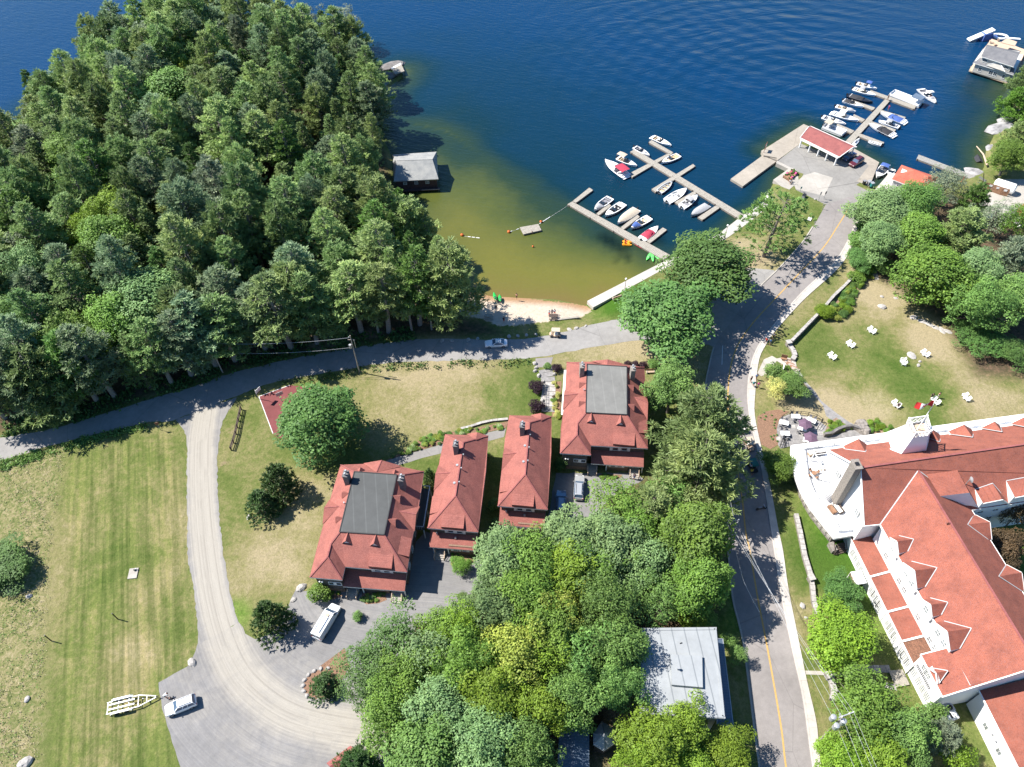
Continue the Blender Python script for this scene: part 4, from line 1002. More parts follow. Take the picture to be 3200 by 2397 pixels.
# ------------------------------------------------------------------ buildings
def bthing(name,label,cat,c):
 t = thing(name,label,cat,(c[0],c[1],1.0)); t['_o'] = (c[0],c[1],1.0); return t
def wpart(mb,name,mat,par,label=None,smooth=False):
 o = mb.build(name,mat,par,world=True,smooth=smooth)
 if label: o['label'] = label
 return o
def sub(mb,name,mat,part_o,root):
 l = tuple(root['_o']); mb.v = [(a-l[0],b-l[1],c-l[2]) for a,b,c in mb.v]; return mb.build(name,mat,part_o)
def eave_band(pts,h=.24,over=.02):
 mb = MB(); n = len(pts); q = [Vector((p[0],p[1],p[2]-.02)) for p in pts]
 c = sum(q,Vector())/n; o = []
 for p in q: d = (p-c); d.z = 0; o.append(p+d.normalized()*over)
 for i in range(n):
  a,b = o[i],o[(i+1) % n]; mb.poly([a,a-Vector((0,0,h)),b-Vector((0,0,h)),b])
 mb.poly([Vector((p.x,p.y,p.z-h)) for p in o]); return mb
def gutter(pts,r=.085,closed=True):
 mb = MB(); n = len(pts)
 for i in range(n if closed else n-1):
  a,b = pts[i],pts[(i+1) % n]; mb.beam(Vector(a)+Vector((0,0,-.06)),Vector(b)+Vector((0,0,-.06)),r*1.9,r*1.9)
 return mb
def window(root,a,b,z,wd,ht,t,out,frame='trim_white',glass='pane',name='window',bars=(1,1),proud=.05,label=None):
 """window in the vertical wall a->b at fraction t; out = outward unit vector"""
 a = Vector((a[0],a[1],0)); b = Vector((b[0],b[1],0)); d = (b-a).normalized(); c = a.lerp(b,t); c.z = z
 rz = math.atan2(d.y,d.x); f = MB(); o = Vector((out[0],out[1],0)).normalized()
 fw = .09
 for s in (-1,1):
  f.box(c+d*s*(wd/2)+o*proud/2,(fw,proud+.06,ht+fw),rz); f.box(c+Vector((0,0,s*ht/2))+o*proud/2,(wd+fw,proud+.065,fw),rz)
 for i in range(1,bars[0]+1): f.box(c+d*(wd*(i/(bars[0]+1)-.5))+o*proud*.4,(.05,proud+.03,ht),rz)
 for i in range(1,bars[1]+1): f.box(c+Vector((0,0,ht*(i/(bars[1]+1)-.5)))+o*proud*.4,(wd,proud+.034,.045),rz)
 w_ = wpart(f,name,frame,root,label); sub(MB().box(c+o*.012,(wd-.02,.03,ht-.02),rz),'pane',glass,w_,root); return w_
def shutter(root,a,b,z,wd,ht,t,off,out,mat='trim_white'):
 a = Vector((a[0],a[1],0)); b = Vector((b[0],b[1],0)); d = (b-a).normalized(); c = a.lerp(b,t)+d*off; c.z = z
 wpart(MB().box(c+Vector((out[0],out[1],0)).normalized()*.05,(wd,.07,ht),math.atan2(d.y,d.x)),'shutter',mat,root)
def outward(a,b,c):
 d = Vector((b[0]-a[0],b[1]-a[1],0)); n = Vector((d.y,-d.x,0)).normalized(); m_ = Vector(((a[0]+b[0])/2-c[0],(a[1]+b[1])/2-c[1],0))
 return n if n.dot(m_) > 0 else -n
def facet_dormer(L,F,Rr,Bk,root,roofmat,wallmat='trim_white',name='dormer',trimw=.0,win=None):
 """gabled dormer: left eave tip, front peak, right eave tip, back point on the roof"""
 mb = MB(); mb.poly([L,F,Bk]); mb.poly([F,Rr,Bk]); d = wpart(mb,name,roofmat,root)
 f = MB(); inn = (Bk-F); inn.z = 0; inn = inn.normalized()*.12
 base = min(L.z,Rr.z)-.0
 f.poly([L+inn,Rr+inn,F+inn-Vector((0,0,.05))]);
 f.beam(L,F,.08,.14); f.beam(F,Rr,.08,.14); sub(f,'gable_face',wallmat,d,root)
 return d
def side_wall(L,F,Rr): pass
def cottage(fr,label,eaves,planes,zf,south,notch=None,ridge_caps=()):
 c = sum(eaves,Vector())/len(eaves); root = bthing('cottage',label,'house',c)
 rf = MB()
 for pl in planes: rf.poly(pl)
 ro = wpart(rf,'roof','shingle_pink',root)
 sub(eave_band(eaves),'fascia','trim_white',ro,root)
 for a,b in ridge_caps: sub(MB().beam(a+Vector((0,0,.03)),b+Vector((0,0,.03)),.22,.07),'ridge_cap','shingle_pavilion',ro,root)
 wl = inset(eaves,.55); wm = MB().prism(wl,1.0,min(p.z for p in eaves)-.22)
 wpart(wm,'wall','house_siding',root);
 fm = MB().prism(inset(eaves,.50),1.0,2.0,bottom=False); wpart(fm,'stone_base','brick_brown',root)
 return root,c,wl
def lucarne(root,plane,px,w_,h_,down,mat='shingle_pink',win=True):
 """small gabled dormer on roof plane; px = world point of front base centre on the roof; down = downslope horizontal dir"""
 a,b,cc = plane; n = (b-a).cross(cc-a); n = -n if n.z < 0 else n
 d = Vector((down[0],down[1],0)).normalized(); s = Vector((-d.y,d.x,0))
 zz = lambda x,y: a.z-(n.x*(x-a.x)+n.y*(y-a.y))/n.z
 C0 = Vector(px); L = C0+s*w_/2; Rr = C0-s*w_/2; L.z = zz(L.x,L.y); Rr.z = zz(Rr.x,Rr.y); F = C0+Vector((0,0,h_));
 slope = -(zz(C0.x+d.x,C0.y+d.y)-zz(C0.x,C0.y)); k = h_/max(slope,.1); Bk = C0-d*k; Bk.z = zz(Bk.x,Bk.y)+.02
 ov = d*.18; mb = MB(); mb.poly([L+ov,F+ov,Bk]); mb.poly([F+ov,Rr+ov,Bk]); o = wpart(mb,'dormer',mat,root)
 f = MB(); f.poly([L,Rr,F-Vector((0,0,.04))]); sub(f,'gable_face','house_siding',o,root)
 if win:
  q = C0+d*.06; g = MB(); g.poly([q+s*w_*.26+Vector((0,0,h_*.14)),q-s*w_*.26+Vector((0,0,h_*.14)),q+Vector((0,0,h_*.66))]); sub(g,'pane','trim_white',o,root)
def chimney(root,x,y,z0,z1,w_,d_,rz,mat='chimney_grey',pots=2):
 m = MB(); m.box((x,y,(z0+z1)/2),(w_,d_,z1-z0),rz); m.box((x,y,z1+.04),(w_+.14,d_+.14,.12),rz)
 c = wpart(m,'chimney',mat,root); u = Vector((math.cos(rz+math.pi/2),math.sin(rz+math.pi/2),0))
 for i in range(pots):
  o = Vector((x,y,z1+.1))+u*(i-(pots-1)/2)*.62; p = MB().tube([o,o+Vector((0,0,.45))],.13,8); p.tube([o+Vector((0,0,.5)),o+Vector((0,0,.62))],[.22,.16],8); sub(p,'chimney_pot','galv',c,root)
def vent(root,p,h=.45,r=.07):
 m = MB().tube([p-Vector((0,0,.2)),p+Vector((0,0,h))],r,6); m.tube([p+Vector((0,0,h)),p+Vector((0,0,h+.1))],r*1.9,6); wpart(m,'roof_vent','galv',root)
def porch(root,top,bot,zt,zb,wallA,wallB,out,stoops=(),posts=(),wins=(),mat='shingle_pink'):
 """lean-to porch roof from wall line to outer edge"""
 a,b = top; c,d = bot
 a = Vector((a[0],a[1],zt)); b = Vector((b[0],b[1],zt)); c = Vector((c[0],c[1],zb)); d = Vector((d[0],d[1],zb))
 pr_ = wpart(MB().poly([a,b,d,c]),'porch_roof',mat,root); sub(eave_band([c,d,b-Vector((0,0,.0)),a]),'porch_fascia','trim_white',pr_,root)
 for t in posts:
  q = c.lerp(d,t)-out*.3; wpart(MB().box((q.x,q.y,1+(zb-1.25)/2),(.2,.2,zb-1.2)),'porch_post','trim_white',root)
 for t,w_ in stoops:
  q = c.lerp(d,t); u = (d-c).normalized(); rz = math.atan2(u.y,u.x); m = MB()
  for k in range(4): m.box((q.x+out.x*(.1+.28*k),q.y+out.y*(.1+.28*k),1+(.62-.16*k)/2),(w_,.3,.62-.16*k),rz)
  m.box((q.x-out.x*.6,q.y-out.y*.6,1.33),(w_+.4,1.2,.66),rz); st = wpart(m,'steps','concrete',root)
  for s in (-1,1):
   p0 = q+u*s*w_/2; r = MB();
   r.beam(Vector((p0.x,p0.y,2.55)),Vector((p0.x+out.x*1.1,p0.y+out.y*1.1,1.95)),.09,.09); r.box((p0.x,p0.y,1.9),(.12,.12,1.4),rz); r.box((p0.x+out.x*1.1,p0.y+out.y*1.1,1.5),(.12,.12,1.0),rz)
   r.beam(Vector((p0.x,p0.y,1.9)),Vector((p0.x+out.x*1.1,p0.y+out.y*1.1,1.4)),.06,.06); sub(r,'handrail','wood_tan',st,root)
def shed_panel(root,pts,lift,mat='shingle_pink',front=(2,3)):
 """raised shed dormer: four corners on the roof, the two front ones lifted"""
 q = [Vector(p) for p in pts]
 for i in front: q[i] = q[i]+Vector((0,0,lift))
 m = MB().poly(q);
 for i in range(4):
  a,b = pts[i],pts[(i+1) % 4]; A_,B_ = q[i],q[(i+1) % 4]
  if (A_-a).length+(B_-b).length > .02:
   m.poly([a,b,B_,A_] if (A_-a).length > .01 and (B_-b).length > .01 else ([a,b,B_] if (B_-b).length > .01 else [a,b,A_]))
 wpart(m,'shed_dormer',mat,root)
# ---------------- large cottages
def big_cottage(fr,label,K,deckmat):
 ze,zt = 6.6,9.45
 A_,B_,C_,D_ = [fr(*p,zt) for p in K['flat']]
 NW,SW,SE,NE,IN,WE = [fr(*K[k],ze) for k in ('NW','SW','SE','NE','inner','wingE')]
 W1 = fr(*K['w1'],8.55); W2 = fr(*K['w2'],8.45); N2,N3 = fr(*K['n2'],ze),fr(*K['n3'],ze)
 wests = [fr(*p,ze) for p in K['west']]; easts = [fr(*p,ze) for p in K['east']]
 eaves = [NW,N2,N3,NE]+easts+[SE,IN,WE,SW]+wests
 planes = [[D_,A_,NW]+list(reversed(wests))+[SW,W2,W1],[A_,B_,NE,N3,N2,NW],[B_,C_,SE]+list(reversed(easts))+[NE],[C_,D_,W1,IN,SE],[W2,SW,WE],[W1,W2,WE,IN]]
 planes[2] = [B_,NE]+easts+[SE,C_]
 root,c,wl = cottage(fr,label,eaves,planes,None,None,ridge_caps=[(D_,W1),(W1,W2),(W2,SW),(W2,WE),(C_,SE),(B_,NE),(A_,NW)])
 up = Vector((0,0,.06)); ins = inset([A_,B_,C_,D_],-.12); z = zt+.06
 wpart(MB().prism(ins,zt-.1,z),'flat_roof_deck',deckmat,root)
 rim = MB(); q = [Vector((p[0],p[1],z)) for p in ins]
 for i in range(4): rim.beam(q[i],q[(i+1) % 4],.16,.14)
 wpart(rim,'deck_edge','black',root)
 pS = (C_,D_,SE); pW = (D_,A_,SW); pE = (B_,C_,SE); pN = (A_,B_,NE)
 nS = outward(SE,IN,c); nW = outward(NW,SW,c); nE = outward(NE,SE,c); nN = outward(NW,NE,c)
 for p in K['dS']: lucarne(root,pS,fr_pl(fr,p,pS),1.75,.95,nS)
 for p in K['dW']: lucarne(root,pW,fr_pl(fr,p,pW),1.5,.8,nW,win=False)
 for p in K['dE']: lucarne(root,pE,fr_pl(fr,p,pE),1.7,.95,nE)
 for p in K['dN']: lucarne(root,pN,fr_pl(fr,p,pN),1.5,.8,nN,win=False)
 for Lp,Rp,Bp,pl,n in ((*K['xW'],pW,nW),(*K['xE'],pE,nE),(*K['xN'],pN,nN)):
  L = fr(*Lp,ze+.05); Rr = fr(*Rp,ze+.05); Bk = fr_pl(fr,Bp,pl); F = (L+Rr)/2+n*.15; F.z = min(ze+1.5,Bk.z+.05)
  L += n*.15; Rr += n*.15; m = MB(); m.poly([L,F,Bk]); m.poly([F,Rr,Bk]); o = wpart(m,'cross_gable','shingle_pink',root)
  cp = MB().beam(F,Bk,.16,.07); sub(cp,'ridge_cap','shingle_pavilion',o,root); sub(MB().poly([L,Rr,F]),'gable_face','house_siding',o,root)
 for pts,lift,pl in ((K['shS'],.55,pS),(K['shE'],.5,pE)): shed_panel(root,[fr_pl(fr,p,pl)+Vector((0,0,.03)) for p in pts],lift)
 for (x0,y0),(x1,y1) in K['chim']:
  b0 = fr(x1,y1,11.6); chimney(root,b0.x,b0.y,7.5,11.3,.85,1.25,K['rz'],K.get('chm','chimney_grey'))
 for p in K.get('vents',()): vent(root,fr_pl(fr,p,pW))
 # south front
 sw,ie = inset(eaves,.55),None
 wa = Vector((*inset([IN,WE,SE],0)[0][:2],0)) if False else None
 d = (SE-IN).normalized(); s_in = Vector((IN.x,IN.y,0))-nS*.55; s_se = Vector((SE.x,SE.y,0))-nS*.55-d*.55
 window(root,s_in,s_se,5.35,1.0,1.1,K['uw'][0],nS,bars=(0,0)); window(root,s_in,s_se,5.35,1.0,1.1,K['uw'][1],nS,bars=(0,0))
 for t,o_ in ((K['uw'][0],-.8),(K['uw'][0],.78),(K['uw'][1],.8)): shutter(root,s_in,s_se,5.35,.45,1.3,t,o_,nS)
 pb = [fr(*p,3.4) for p in K['porch']]; tp = [pb[0]-nS*2.6,pb[1]-nS*2.6]
 porch(root,tp,pb,4.7,3.4,None,None,nS,stoops=K['stoops'],posts=(.30,.985),mat='shingle_pink')
 g0_ = pb[0].lerp(pb[1],.30)-nS*.5; g1_ = pb[0].lerp(pb[1],.72)-nS*.5
 wpart(MB().prism([g0_,g1_,g1_-nS*2.5,g0_-nS*2.5],1,3.6),'front_wall','brick_brown',root)
 for t in (.30,.62): window(root,g0_,g1_,2.55,.8,.75,t,nS,bars=(0,0))
 for t,o_ in ((.30,-.62),(.30,.62),(.62,.62)): shutter(root,g0_,g1_,2.55,.35,.9,t,o_,nS)
 # wing front windows
 w0 = Vector((SW.x,SW.y,0))-nS*.55+d*.55; w1 = Vector((WE.x,WE.y,0))-nS*.55-d*.55
 for t in (.55,.85): window(root,w0,w1,3.9,.85,.9,t,nS,bars=(0,0))
 shutter(root,w0,w1,3.9,.4,1.0,.70,0,nS)
 for e in (-.35,.1):
  q = w0.lerp(w1,.2)+nS*.1+d*e; wpart(MB().ball((q.x,q.y,4.3),.17,8,5),'wall_lamp','white_paint',root)
 # east wall windows
 eA = Vector((NE.x,NE.y,0))-nE*.55; eB = Vector((SE.x,SE.y,0))-nE*.55
 for t in (.35,.5,.66,.82): window(root,eA,eB,5.0,.9,1.2,t,nE); window(root,eA,eB,2.6,.9,1.2,t+.02,nE)
 return root,c,(NE,SE,nE)
def fr_pl(fr,p,plane):
 q = fr(p[0],p[1],8.0); o = Vector((0,0,CAMZ)); r = (q-o).normalized(); a,b,c = plane; n = (b-a).cross(c-a); return o+r*((a-o).dot(n)/r.dot(n))
K1 = dict(flat=[(583,195),(1028,228),(893,860),(428,830)],NW=(428,112),SW=(95,1325),SE=(1145,1270),NE=(1328,183),inner=(480,1212),wingE=(445,1355),w1=(325,965),w2=(288,1105),n2=(672,103),n3=(1093,135),
          west=[(185,965),(243,757),(315,490)],east=[(1270,570),(1218,830),(1200,925)],dS=[(497,955),(800,982)],dW=[(462,440),(395,705)],dE=[(1068,480),(1020,735)],dN=[(650,175),(1022,200)],
          xW=((315,490),(243,757),(415,560)),xE=((1275,560),(1218,830),(1060,612)),xN=((1093,135),(672,103),(815,193)),
          shS=[(745,1065),(997,1075),(985,1250),(735,1225)],shE=[(1045,1075),(1085,880),(1203,925),(1172,1120)],chim=[((485,330),(480,200)),((1083,380),(1080,245))],rz=R(-8),uw=(.52,.68),
          porch=[(455,1425),(1120,1475)],stoops=((.13,1.6),(.86,1.6)),vents=[(470,535)])
bc1,c1_,e1_ = big_cottage(H1a,'largest lower left red-roofed cottage with a dark flat top, two chimneys and a side balcony',K1,'membrane_dark')
NE_,SE_,nE_ = e1_
bal = MB(); qa,qb = NE_.lerp(SE_,.10),NE_.lerp(SE_,.52); nrm = nE_
for zz_ in (3.9,):
 bal.prism([qa-nrm*.5,qb-nrm*.5,qb+nrm*1.2,qa+nrm*1.2],zz_-.2,zz_)
bo = wpart(bal,'balcony','membrane_dark',bc1); rl = MB()
for a,b in ((qa+nrm*1.15,qb+nrm*1.15),(qa-nrm*.3,qa+nrm*1.15),(qb-nrm*.3,qb+nrm*1.15)):
 a = Vector((a.x,a.y,4.9)); b = Vector((b.x,b.y,4.9)); rl.beam(a,b,.14,.1); n_ = max(2,int((b-a).length/.35))
 for i in range(n_+1): p = a.lerp(b,i/n_); rl.box((p.x,p.y,4.4),(.05,.05,1.0))
sub(rl,'railing','galv',bo,bc1)
for t in (0,.5,1):
 p = qa.lerp(qb,t)+nrm*1.1; wpart(MB().box((p.x,p.y,2.35),(.18,.18,2.7)),'balcony_post','trim_white',bc1)
K4 = dict(flat=[(797,333),(1082,350),(1083,698),(788,683)],NW=(641,312),SW=(592,985),SE=(1240,950),NE=(1216,350),inner=(820,928),wingE=(820,1000),w1=(722,765),w2=(718,850),n2=(820,308),n3=(1066,328),
          west=[(598,800),(617,668),(630,520)],east=[(1228,560),(1235,740),(1238,850)],dS=[(822,757),(1040,775)],dW=[(740,483),(737,622)],dE=[(1128,505),(1132,648)],dN=[(860,322),(1020,335)],
          xW=((630,520),(617,668),(727,545)),xE=((1228,560),(1233,738),(1140,570)),xN=((1066,328),(820,308),(940,336)),
          shS=[(983,835),(1147,838),(1140,945),(983,930)],shE=[(1172,835),(1172,760),(1235,745),(1237,850)],chim=[((750,425),(757,330)),((1130,440),(1134,352))],rz=R(0),uw=(.47,.64),chm='chimney_tan',
          porch=[(822,1062),(1210,1088)],stoops=((.03,1.6),(.84,1.6)),vents=[(770,525)])
bc4,c4_,e4_ = big_cottage(H4a,'largest upper right red-roofed cottage with a pale grey flat top by the beach road',K4,'membrane_grey')
# west porch of the upper cottage
q = [H4a(x,y,3.8) for x,y in [(622,370),(600,700),(612,700),(634,370)]]
wpart(MB().prism([q[0],q[1],q[1]+Vector((2.0,0,0)),q[0]+Vector((2.0,0,0))],3.6,3.8),'side_porch','trim_white',bc4)
# ---------------- small cottages
def small_cottage(fr,label,K):
 ze,zr = 6.6,9.25
 NW,NE,SE,SW = [fr(*K[k],ze) for k in ('NW','NE','SE','SW')]; RN = fr(*K['rN'],zr); RS = fr(*K['rS'],zr)
 WN,EN = fr(*K['wn'],ze),fr(*K['en'],ze)
 eaves = [NW,NE,EN,SE,SW,WN]
 planes = [[RS,RN,NW,WN,SW],[RN,NE,NW],[RS,SE,EN,NE,RN],[RS,SW,SE]]
 root,c,wl = cottage(fr,label,eaves,planes,None,None,ridge_caps=[(RS,RN),(RS,SW),(RS,SE),(RN,NE)])
 pW,pE,pS = (RS,RN,SW),(RN,RS,SE),(RS,SW,SE); nS = outward(SW,SE,c); nW = outward(NW,SW,c); nE = outward(NE,SE,c)
 L,Rr,Bp = K['xW']; L = fr(*L,ze+.05)+nW*.12; Rr = fr(*Rr,ze+.05)+nW*.12; Bk = fr_pl(fr,Bp,pW); F = (L+Rr)/2; F.z = ze+1.3
 o = wpart(MB().poly([L,F,Bk]).poly([F,Rr,Bk]),'cross_gable','shingle_pink',root); sub(MB().beam(F,Bk,.15,.07),'ridge_cap','shingle_pavilion',o,root); sub(MB().poly([L,Rr,F]),'gable_face','house_siding',o,root)
 # north-east bay roof
 a,b,cc = [fr(*p,ze+.06) for p in K['bay'][:2]]+[fr_pl(fr,K['bay'][2],pE)+Vector((0,0,.06))]; F2 = (a+b)/2; F2.z = ze+.9
 wpart(MB().poly([a,F2,cc]).poly([F2,b,cc]),'bay_roof','shingle_pink',root)
 shed_panel(root,[fr_pl(fr,p,pS)+Vector((0,0,.03)) for p in K['sh']],.55)
 shed_panel(root,[fr_pl(fr,p,pW)+Vector((0,0,.03)) for p in K['shW']],.35)
 t = fr(*K['chT'],11.3); chimney(root,t.x,t.y,7.5,11.0,.8,1.2,R(-8))
 for p in K['vW']: vent(root,fr_pl(fr,p,pW),.12,.13)
 for p in K['vE']: vent(root,fr_pl(fr,p,pE),.45,.07)
 d = (SE-SW).normalized(); s0 = Vector((SW.x,SW.y,0))-nS*.55+d*.5; s1 = Vector((SE.x,SE.y,0))-nS*.55-d*.5
 for t_ in (.43,.63): window(root,s0,s1,5.35,.95,1.1,t_,nS,bars=(0,0))
 for t_,o_ in ((.43,-.8),(.53,0),(.63,.8)): shutter(root,s0,s1,5.35,.45,1.3,t_,o_,nS)
 pb = [fr(*p,3.4) for p in K['porch']]; tp = [pb[0]-nS*3.1,pb[1]-nS*3.1]
 porch(root,tp,pb,4.8,3.4,None,None,nS,stoops=((.22,1.7),),posts=(.08,.40))
 g0_ = pb[0].lerp(pb[1],.42)-nS*.35; g1_ = pb[0].lerp(pb[1],.985)-nS*.35
 wpart(MB().prism([g0_,g1_,g1_-nS*2.6,g0_-nS*2.6],1,3.7),'front_wall','brick_brown',root)
 for t_ in (.25,.6): window(root,g0_,g1_,2.6,.8,.75,t_,nS,bars=(0,0));
 for t_,o_ in ((.25,-.62),(.42,0),(.6,.62)): shutter(root,g0_,g1_,2.6,.35,.9,t_,o_,nS)
 eA = Vector((NE.x,NE.y,0))-nE*.55; eB = Vector((SE.x,SE.y,0))-nE*.55
 for t_ in (.3,.5,.7): window(root,eA,eB,2.7,.9,1.2,t_,nE); window(root,eA,eB,5.2,.9,1.1,t_,nE)
 for p,z in K['pv']:
  q = fr(*p,z); wpart(MB().box((q.x,q.y,z),(.3,.3,.35)),'porch_vent','galv',root)
 return root
small_cottage(H2a,'left one of the two narrow red-roofed cottages between the large ones',dict(NW=(245,265),NE=(710,283),SE=(600,1323),SW=(55,1278),rN=(441,355),rS=(355,930),wn=(190,525),en=(685,655),
 xW=((180,600),(130,872),(303,680)),bay=[(475,262),(710,283),(578,330)],sh=[(210,1130),(458,1135),(445,1303),(205,1283)],shW=[(165,1108),(215,960),(110,945),(82,1137)],chT=(357,360),vW=[(375,603),(345,795)],vE=[(443,500),(420,645),(398,795)],
 porch=[(70,1482),(572,1522)],pv=[((158,1335),4.6),((358,1385),4.3)]))
small_cottage(H2a,'right one of the two narrow red-roofed cottages, next to the parked cars',dict(NW=(938,60),NE=(1393,75),SE=(1350,1080),SW=(812,1040),rN=(1157,140),rS=(1108,700),wn=(890,320),en=(1390,450),
 xW=((893,405),(862,655),(1012,468)),bay=[(1165,58),(1393,75),(1282,122)],sh=[(965,910),(1210,925),(1197,1066),(965,1045)],shW=[(920,878),(950,740),(850,730),(835,905)],chT=(1078,155),vW=[(1105,394),(1090,566)],vE=[(1163,285),(1150,422),(1138,565)],
 porch=[(823,1243),(1315,1283)],pv=[((905,1098),4.6),((1102,1142),4.3)]))
# ---------------- grey boathouse in the bay
Bq = frame(1180,440,4.758)
ze = 3.6; A1,A2,A3,A4 = Bq(225,205,ze),Bq(875,162,ze),Bq(905,570,ze),Bq(240,602,ze); r1,r2 = Bq(285,292,6.3),Bq(815,275,6.3)
c = (A1+A2+A3+A4)/4; root = bthing('boathouse','dark-walled boathouse with a grey shingle roof standing in the shallow bay','boathouse',c)
gW,gE = (A1+A4)/2,(A2+A3)/2
v1,v2 = Bq(815,195,ze+.9),Bq(832,492,ze+.9)
ro = wpart(MB().poly([A1,r1,r2,A2]).poly([r1,A4,A3,r2]).poly([A1,A4,r1]).poly([A2,r2,A3]),'roof','shingle_grey',root)
gm = MB(); k1 = (A2.lerp(A3,.28)); k2 = A2.lerp(A3,.74); pk = (k1+k2)/2+Vector((0,0,1.9)); gm.poly([k1,pk,r2]).poly([pk,k2,r2]); gm.poly([k1,k2,pk]); wpart(gm,'end_gable','shingle_grey',root)
sub(eave_band([A1,A2,A3,A4],.2),'fascia','galv',ro,root); sub(MB().beam(r1,r2,.2,.06),'ridge_cap','shingle_grey',ro,root)
wl = inset([A1,A2,A3,A4],.5); wpart(MB().prism(wl,-.3,ze-.2),'wall','boathouse_wall',root)
n = outward(A4,A3,c); a,b = A4-n*.5,A3-n*.5
for t in (.24,.49,.74): window(root,a,b,2.5,.85,.75,t,n,bars=(1,1),glass='pane')
deck = MB().prism([a-n*.2,b-n*.2,b+n*.9,a+n*.9],.5,.72); wpart(deck,'deck','boathouse_wall',root)
wpart(MB().beam(Vector((b.x,b.y,.78))+n*.9,Vector((a.x,a.y,.78)).lerp(Vector((b.x,b.y,.78)),.6)+n*.9,.14,.1),'deck_edge','wood_tan',root)
for t in (0,.25,.5,.75,1):
 p = a.lerp(b,t)+n*.7; wpart(MB().tube([(p.x,p.y,-2),(p.x,p.y,.6)],.14,7),'pile','wood_dark',root)
# ---------------- flat-roofed house by the road
Fq = frame(1940,1900,2.379)
z = 8.6; F = [Fq(150,148,z),Fq(712,142,z),Fq(778,822,z),Fq(140,792,z)]; c = sum(F,Vector())/4
root = bthing('flat_roofed_house','beige house with a large pale flat roof and a blue side awning by the road','house',c)
ro = wpart(MB().prism(F,z-.35,z),'roof','membrane_pale',root); rim = MB()
fi = [Vector((*p,z+.03)) for p in inset(F,.25)]
for i in range(4): rim.beam(fi[i],fi[(i+1) % 4],.35,.12)
sub(rim,'roof_edge','membrane_pale',ro,root)
bx = [Fq(370,345,z+.55),Fq(605,355,z+.55),Fq(610,590,z+.55),Fq(380,570,z+.55)]; wpart(MB().prism(bx,z-.1,z+.55),'raised_section','membrane_pale',root)
p = Fq(425,450,z+.9); wpart(MB().tube([(p.x,p.y,z),(p.x,p.y,z+1.1)],.12,8).tube([(p.x,p.y,z+1.1),(p.x,p.y,z+1.25)],.2,8),'roof_vent','galv',root)
for q in ((437,738),(480,727),(447,262)): p = Fq(*q,z); wpart(MB().box((p.x,p.y,z+.06),(.35,.12,.1),.3),'roof_drain','black',root)
fw = inset(F,.7); wpart(MB().prism(fw,1,z-.3),'wall','siding_beige',root)
n = outward(F[3],F[2],c); a,b = F[3]-n*.7,F[2]-n*.7
window(root,a,b,6.6,1.3,.7,.72,n); window(root,a,b,3.4,1.3,1.2,.72,n); window(root,a,b,6.6,1.3,.7,.3,n)
n2 = outward(F[1],F[2],c); aw = [Fq(718,228,4.6),Fq(758,230,4.2),Fq(838,883,4.2),Fq(715,868,4.6)]
m = MB().poly([aw[0],aw[1],aw[2],aw[3]]); o = wpart(m,'side_awning','metal_blue',root); rimm = MB(); [rimm.beam(aw[i],aw[(i+1) % 4],.1,.12) for i in range(4)]; sub(rimm,'awning_edge','galv',o,root)
for t in (.02,.34,.66,.97): p = aw[1].lerp(aw[2],t); wpart(MB().box((p.x-.15,p.y,2.6),(.12,.12,3.1)),'awning_post','trim_white',root)
nw = outward(F[0],F[3],c)
for t in (.2,.5,.8): window(root,F[0]-nw*.7,F[3]-nw*.7,5.8,1.1,1.2,t,nw)
# ---------------- blue shed roof and pointed shed at the bottom edge
Gq = frame(1500,1697,2.3667)
S_ = [Gq(590,1325,3.6),Gq(785,1328,3.6),Gq(808,1345,3.6),Gq(808,1900,3.6),Gq(560,1900,3.6)]; c = sum(S_,Vector())/5
root = bthing('blue_roof_shed','long low shed with a dusty blue metal roof on the bottom edge','shed',c)
rl_,rh = Gq(700,1326,4.4),Gq(690,1900,4.4)
ro = wpart(MB().poly([S_[0],rl_,rh,S_[4]]).poly([rl_,S_[2],S_[3],rh]).poly([S_[0],S_[2],rl_]),'roof','metal_blue',root); sub(eave_band([S_[0],S_[2],S_[3],S_[4]],.18),'fascia','galv',ro,root)
wpart(MB().prism(inset([S_[0],S_[2],S_[3],S_[4]],.3),1,3.45),'wall','wood_dark',root)
pp_ = [Gq(838,1410,3.8),Gq(900,1320,3.8),Gq(1005,1375,3.8),Gq(1000,1480,3.8),Gq(915,1537,3.8),Gq(838,1490,3.8)]; c = sum(pp_,Vector())/6; ap = Vector((c.x,c.y,5.3))
root = bthing('pointed_shed','small garden house with a pale many-sided roof right of the blue shed','shed',c)
m = MB(); [m.poly([pp_[i],pp_[(i+1) % 6],ap]) for i in range(6)]; ro = wpart(m,'roof','membrane_pale',root); sub(eave_band(pp_,.15),'fascia','trim_white',ro,root)
wpart(MB().prism(inset(pp_,.25),1,3.7),'wall','wood_dark',root)
# small red roof low down beside the gravel
q = [P(1020,2385,2.6),P(1095,2330,2.6),P(1120,2350,2.6),P(1045,2410,2.6)]; c = sum(q,Vector())/4
root = bthing('red_roof_shed','corner of a small red-roofed shed at the bottom edge under the trees','shed',c)
rr1,rr2 = (q[0]+q[3])/2+Vector((0,0,.4)),(q[1]+q[2])/2+Vector((0,0,.4))
ro = wpart(MB().poly([q[0],q[1],rr2,rr1]).poly([q[3],rr1,rr2,q[2]]).poly([q[1],q[2],rr2]).poly([q[0],rr1,q[3]]),'roof','shingle_pavilion',root); sub(eave_band(q,.15),'fascia','trim_white',ro,root)
wpart(MB().prism(inset(q,.25),1,2.5),'wall','wood_brown',root)
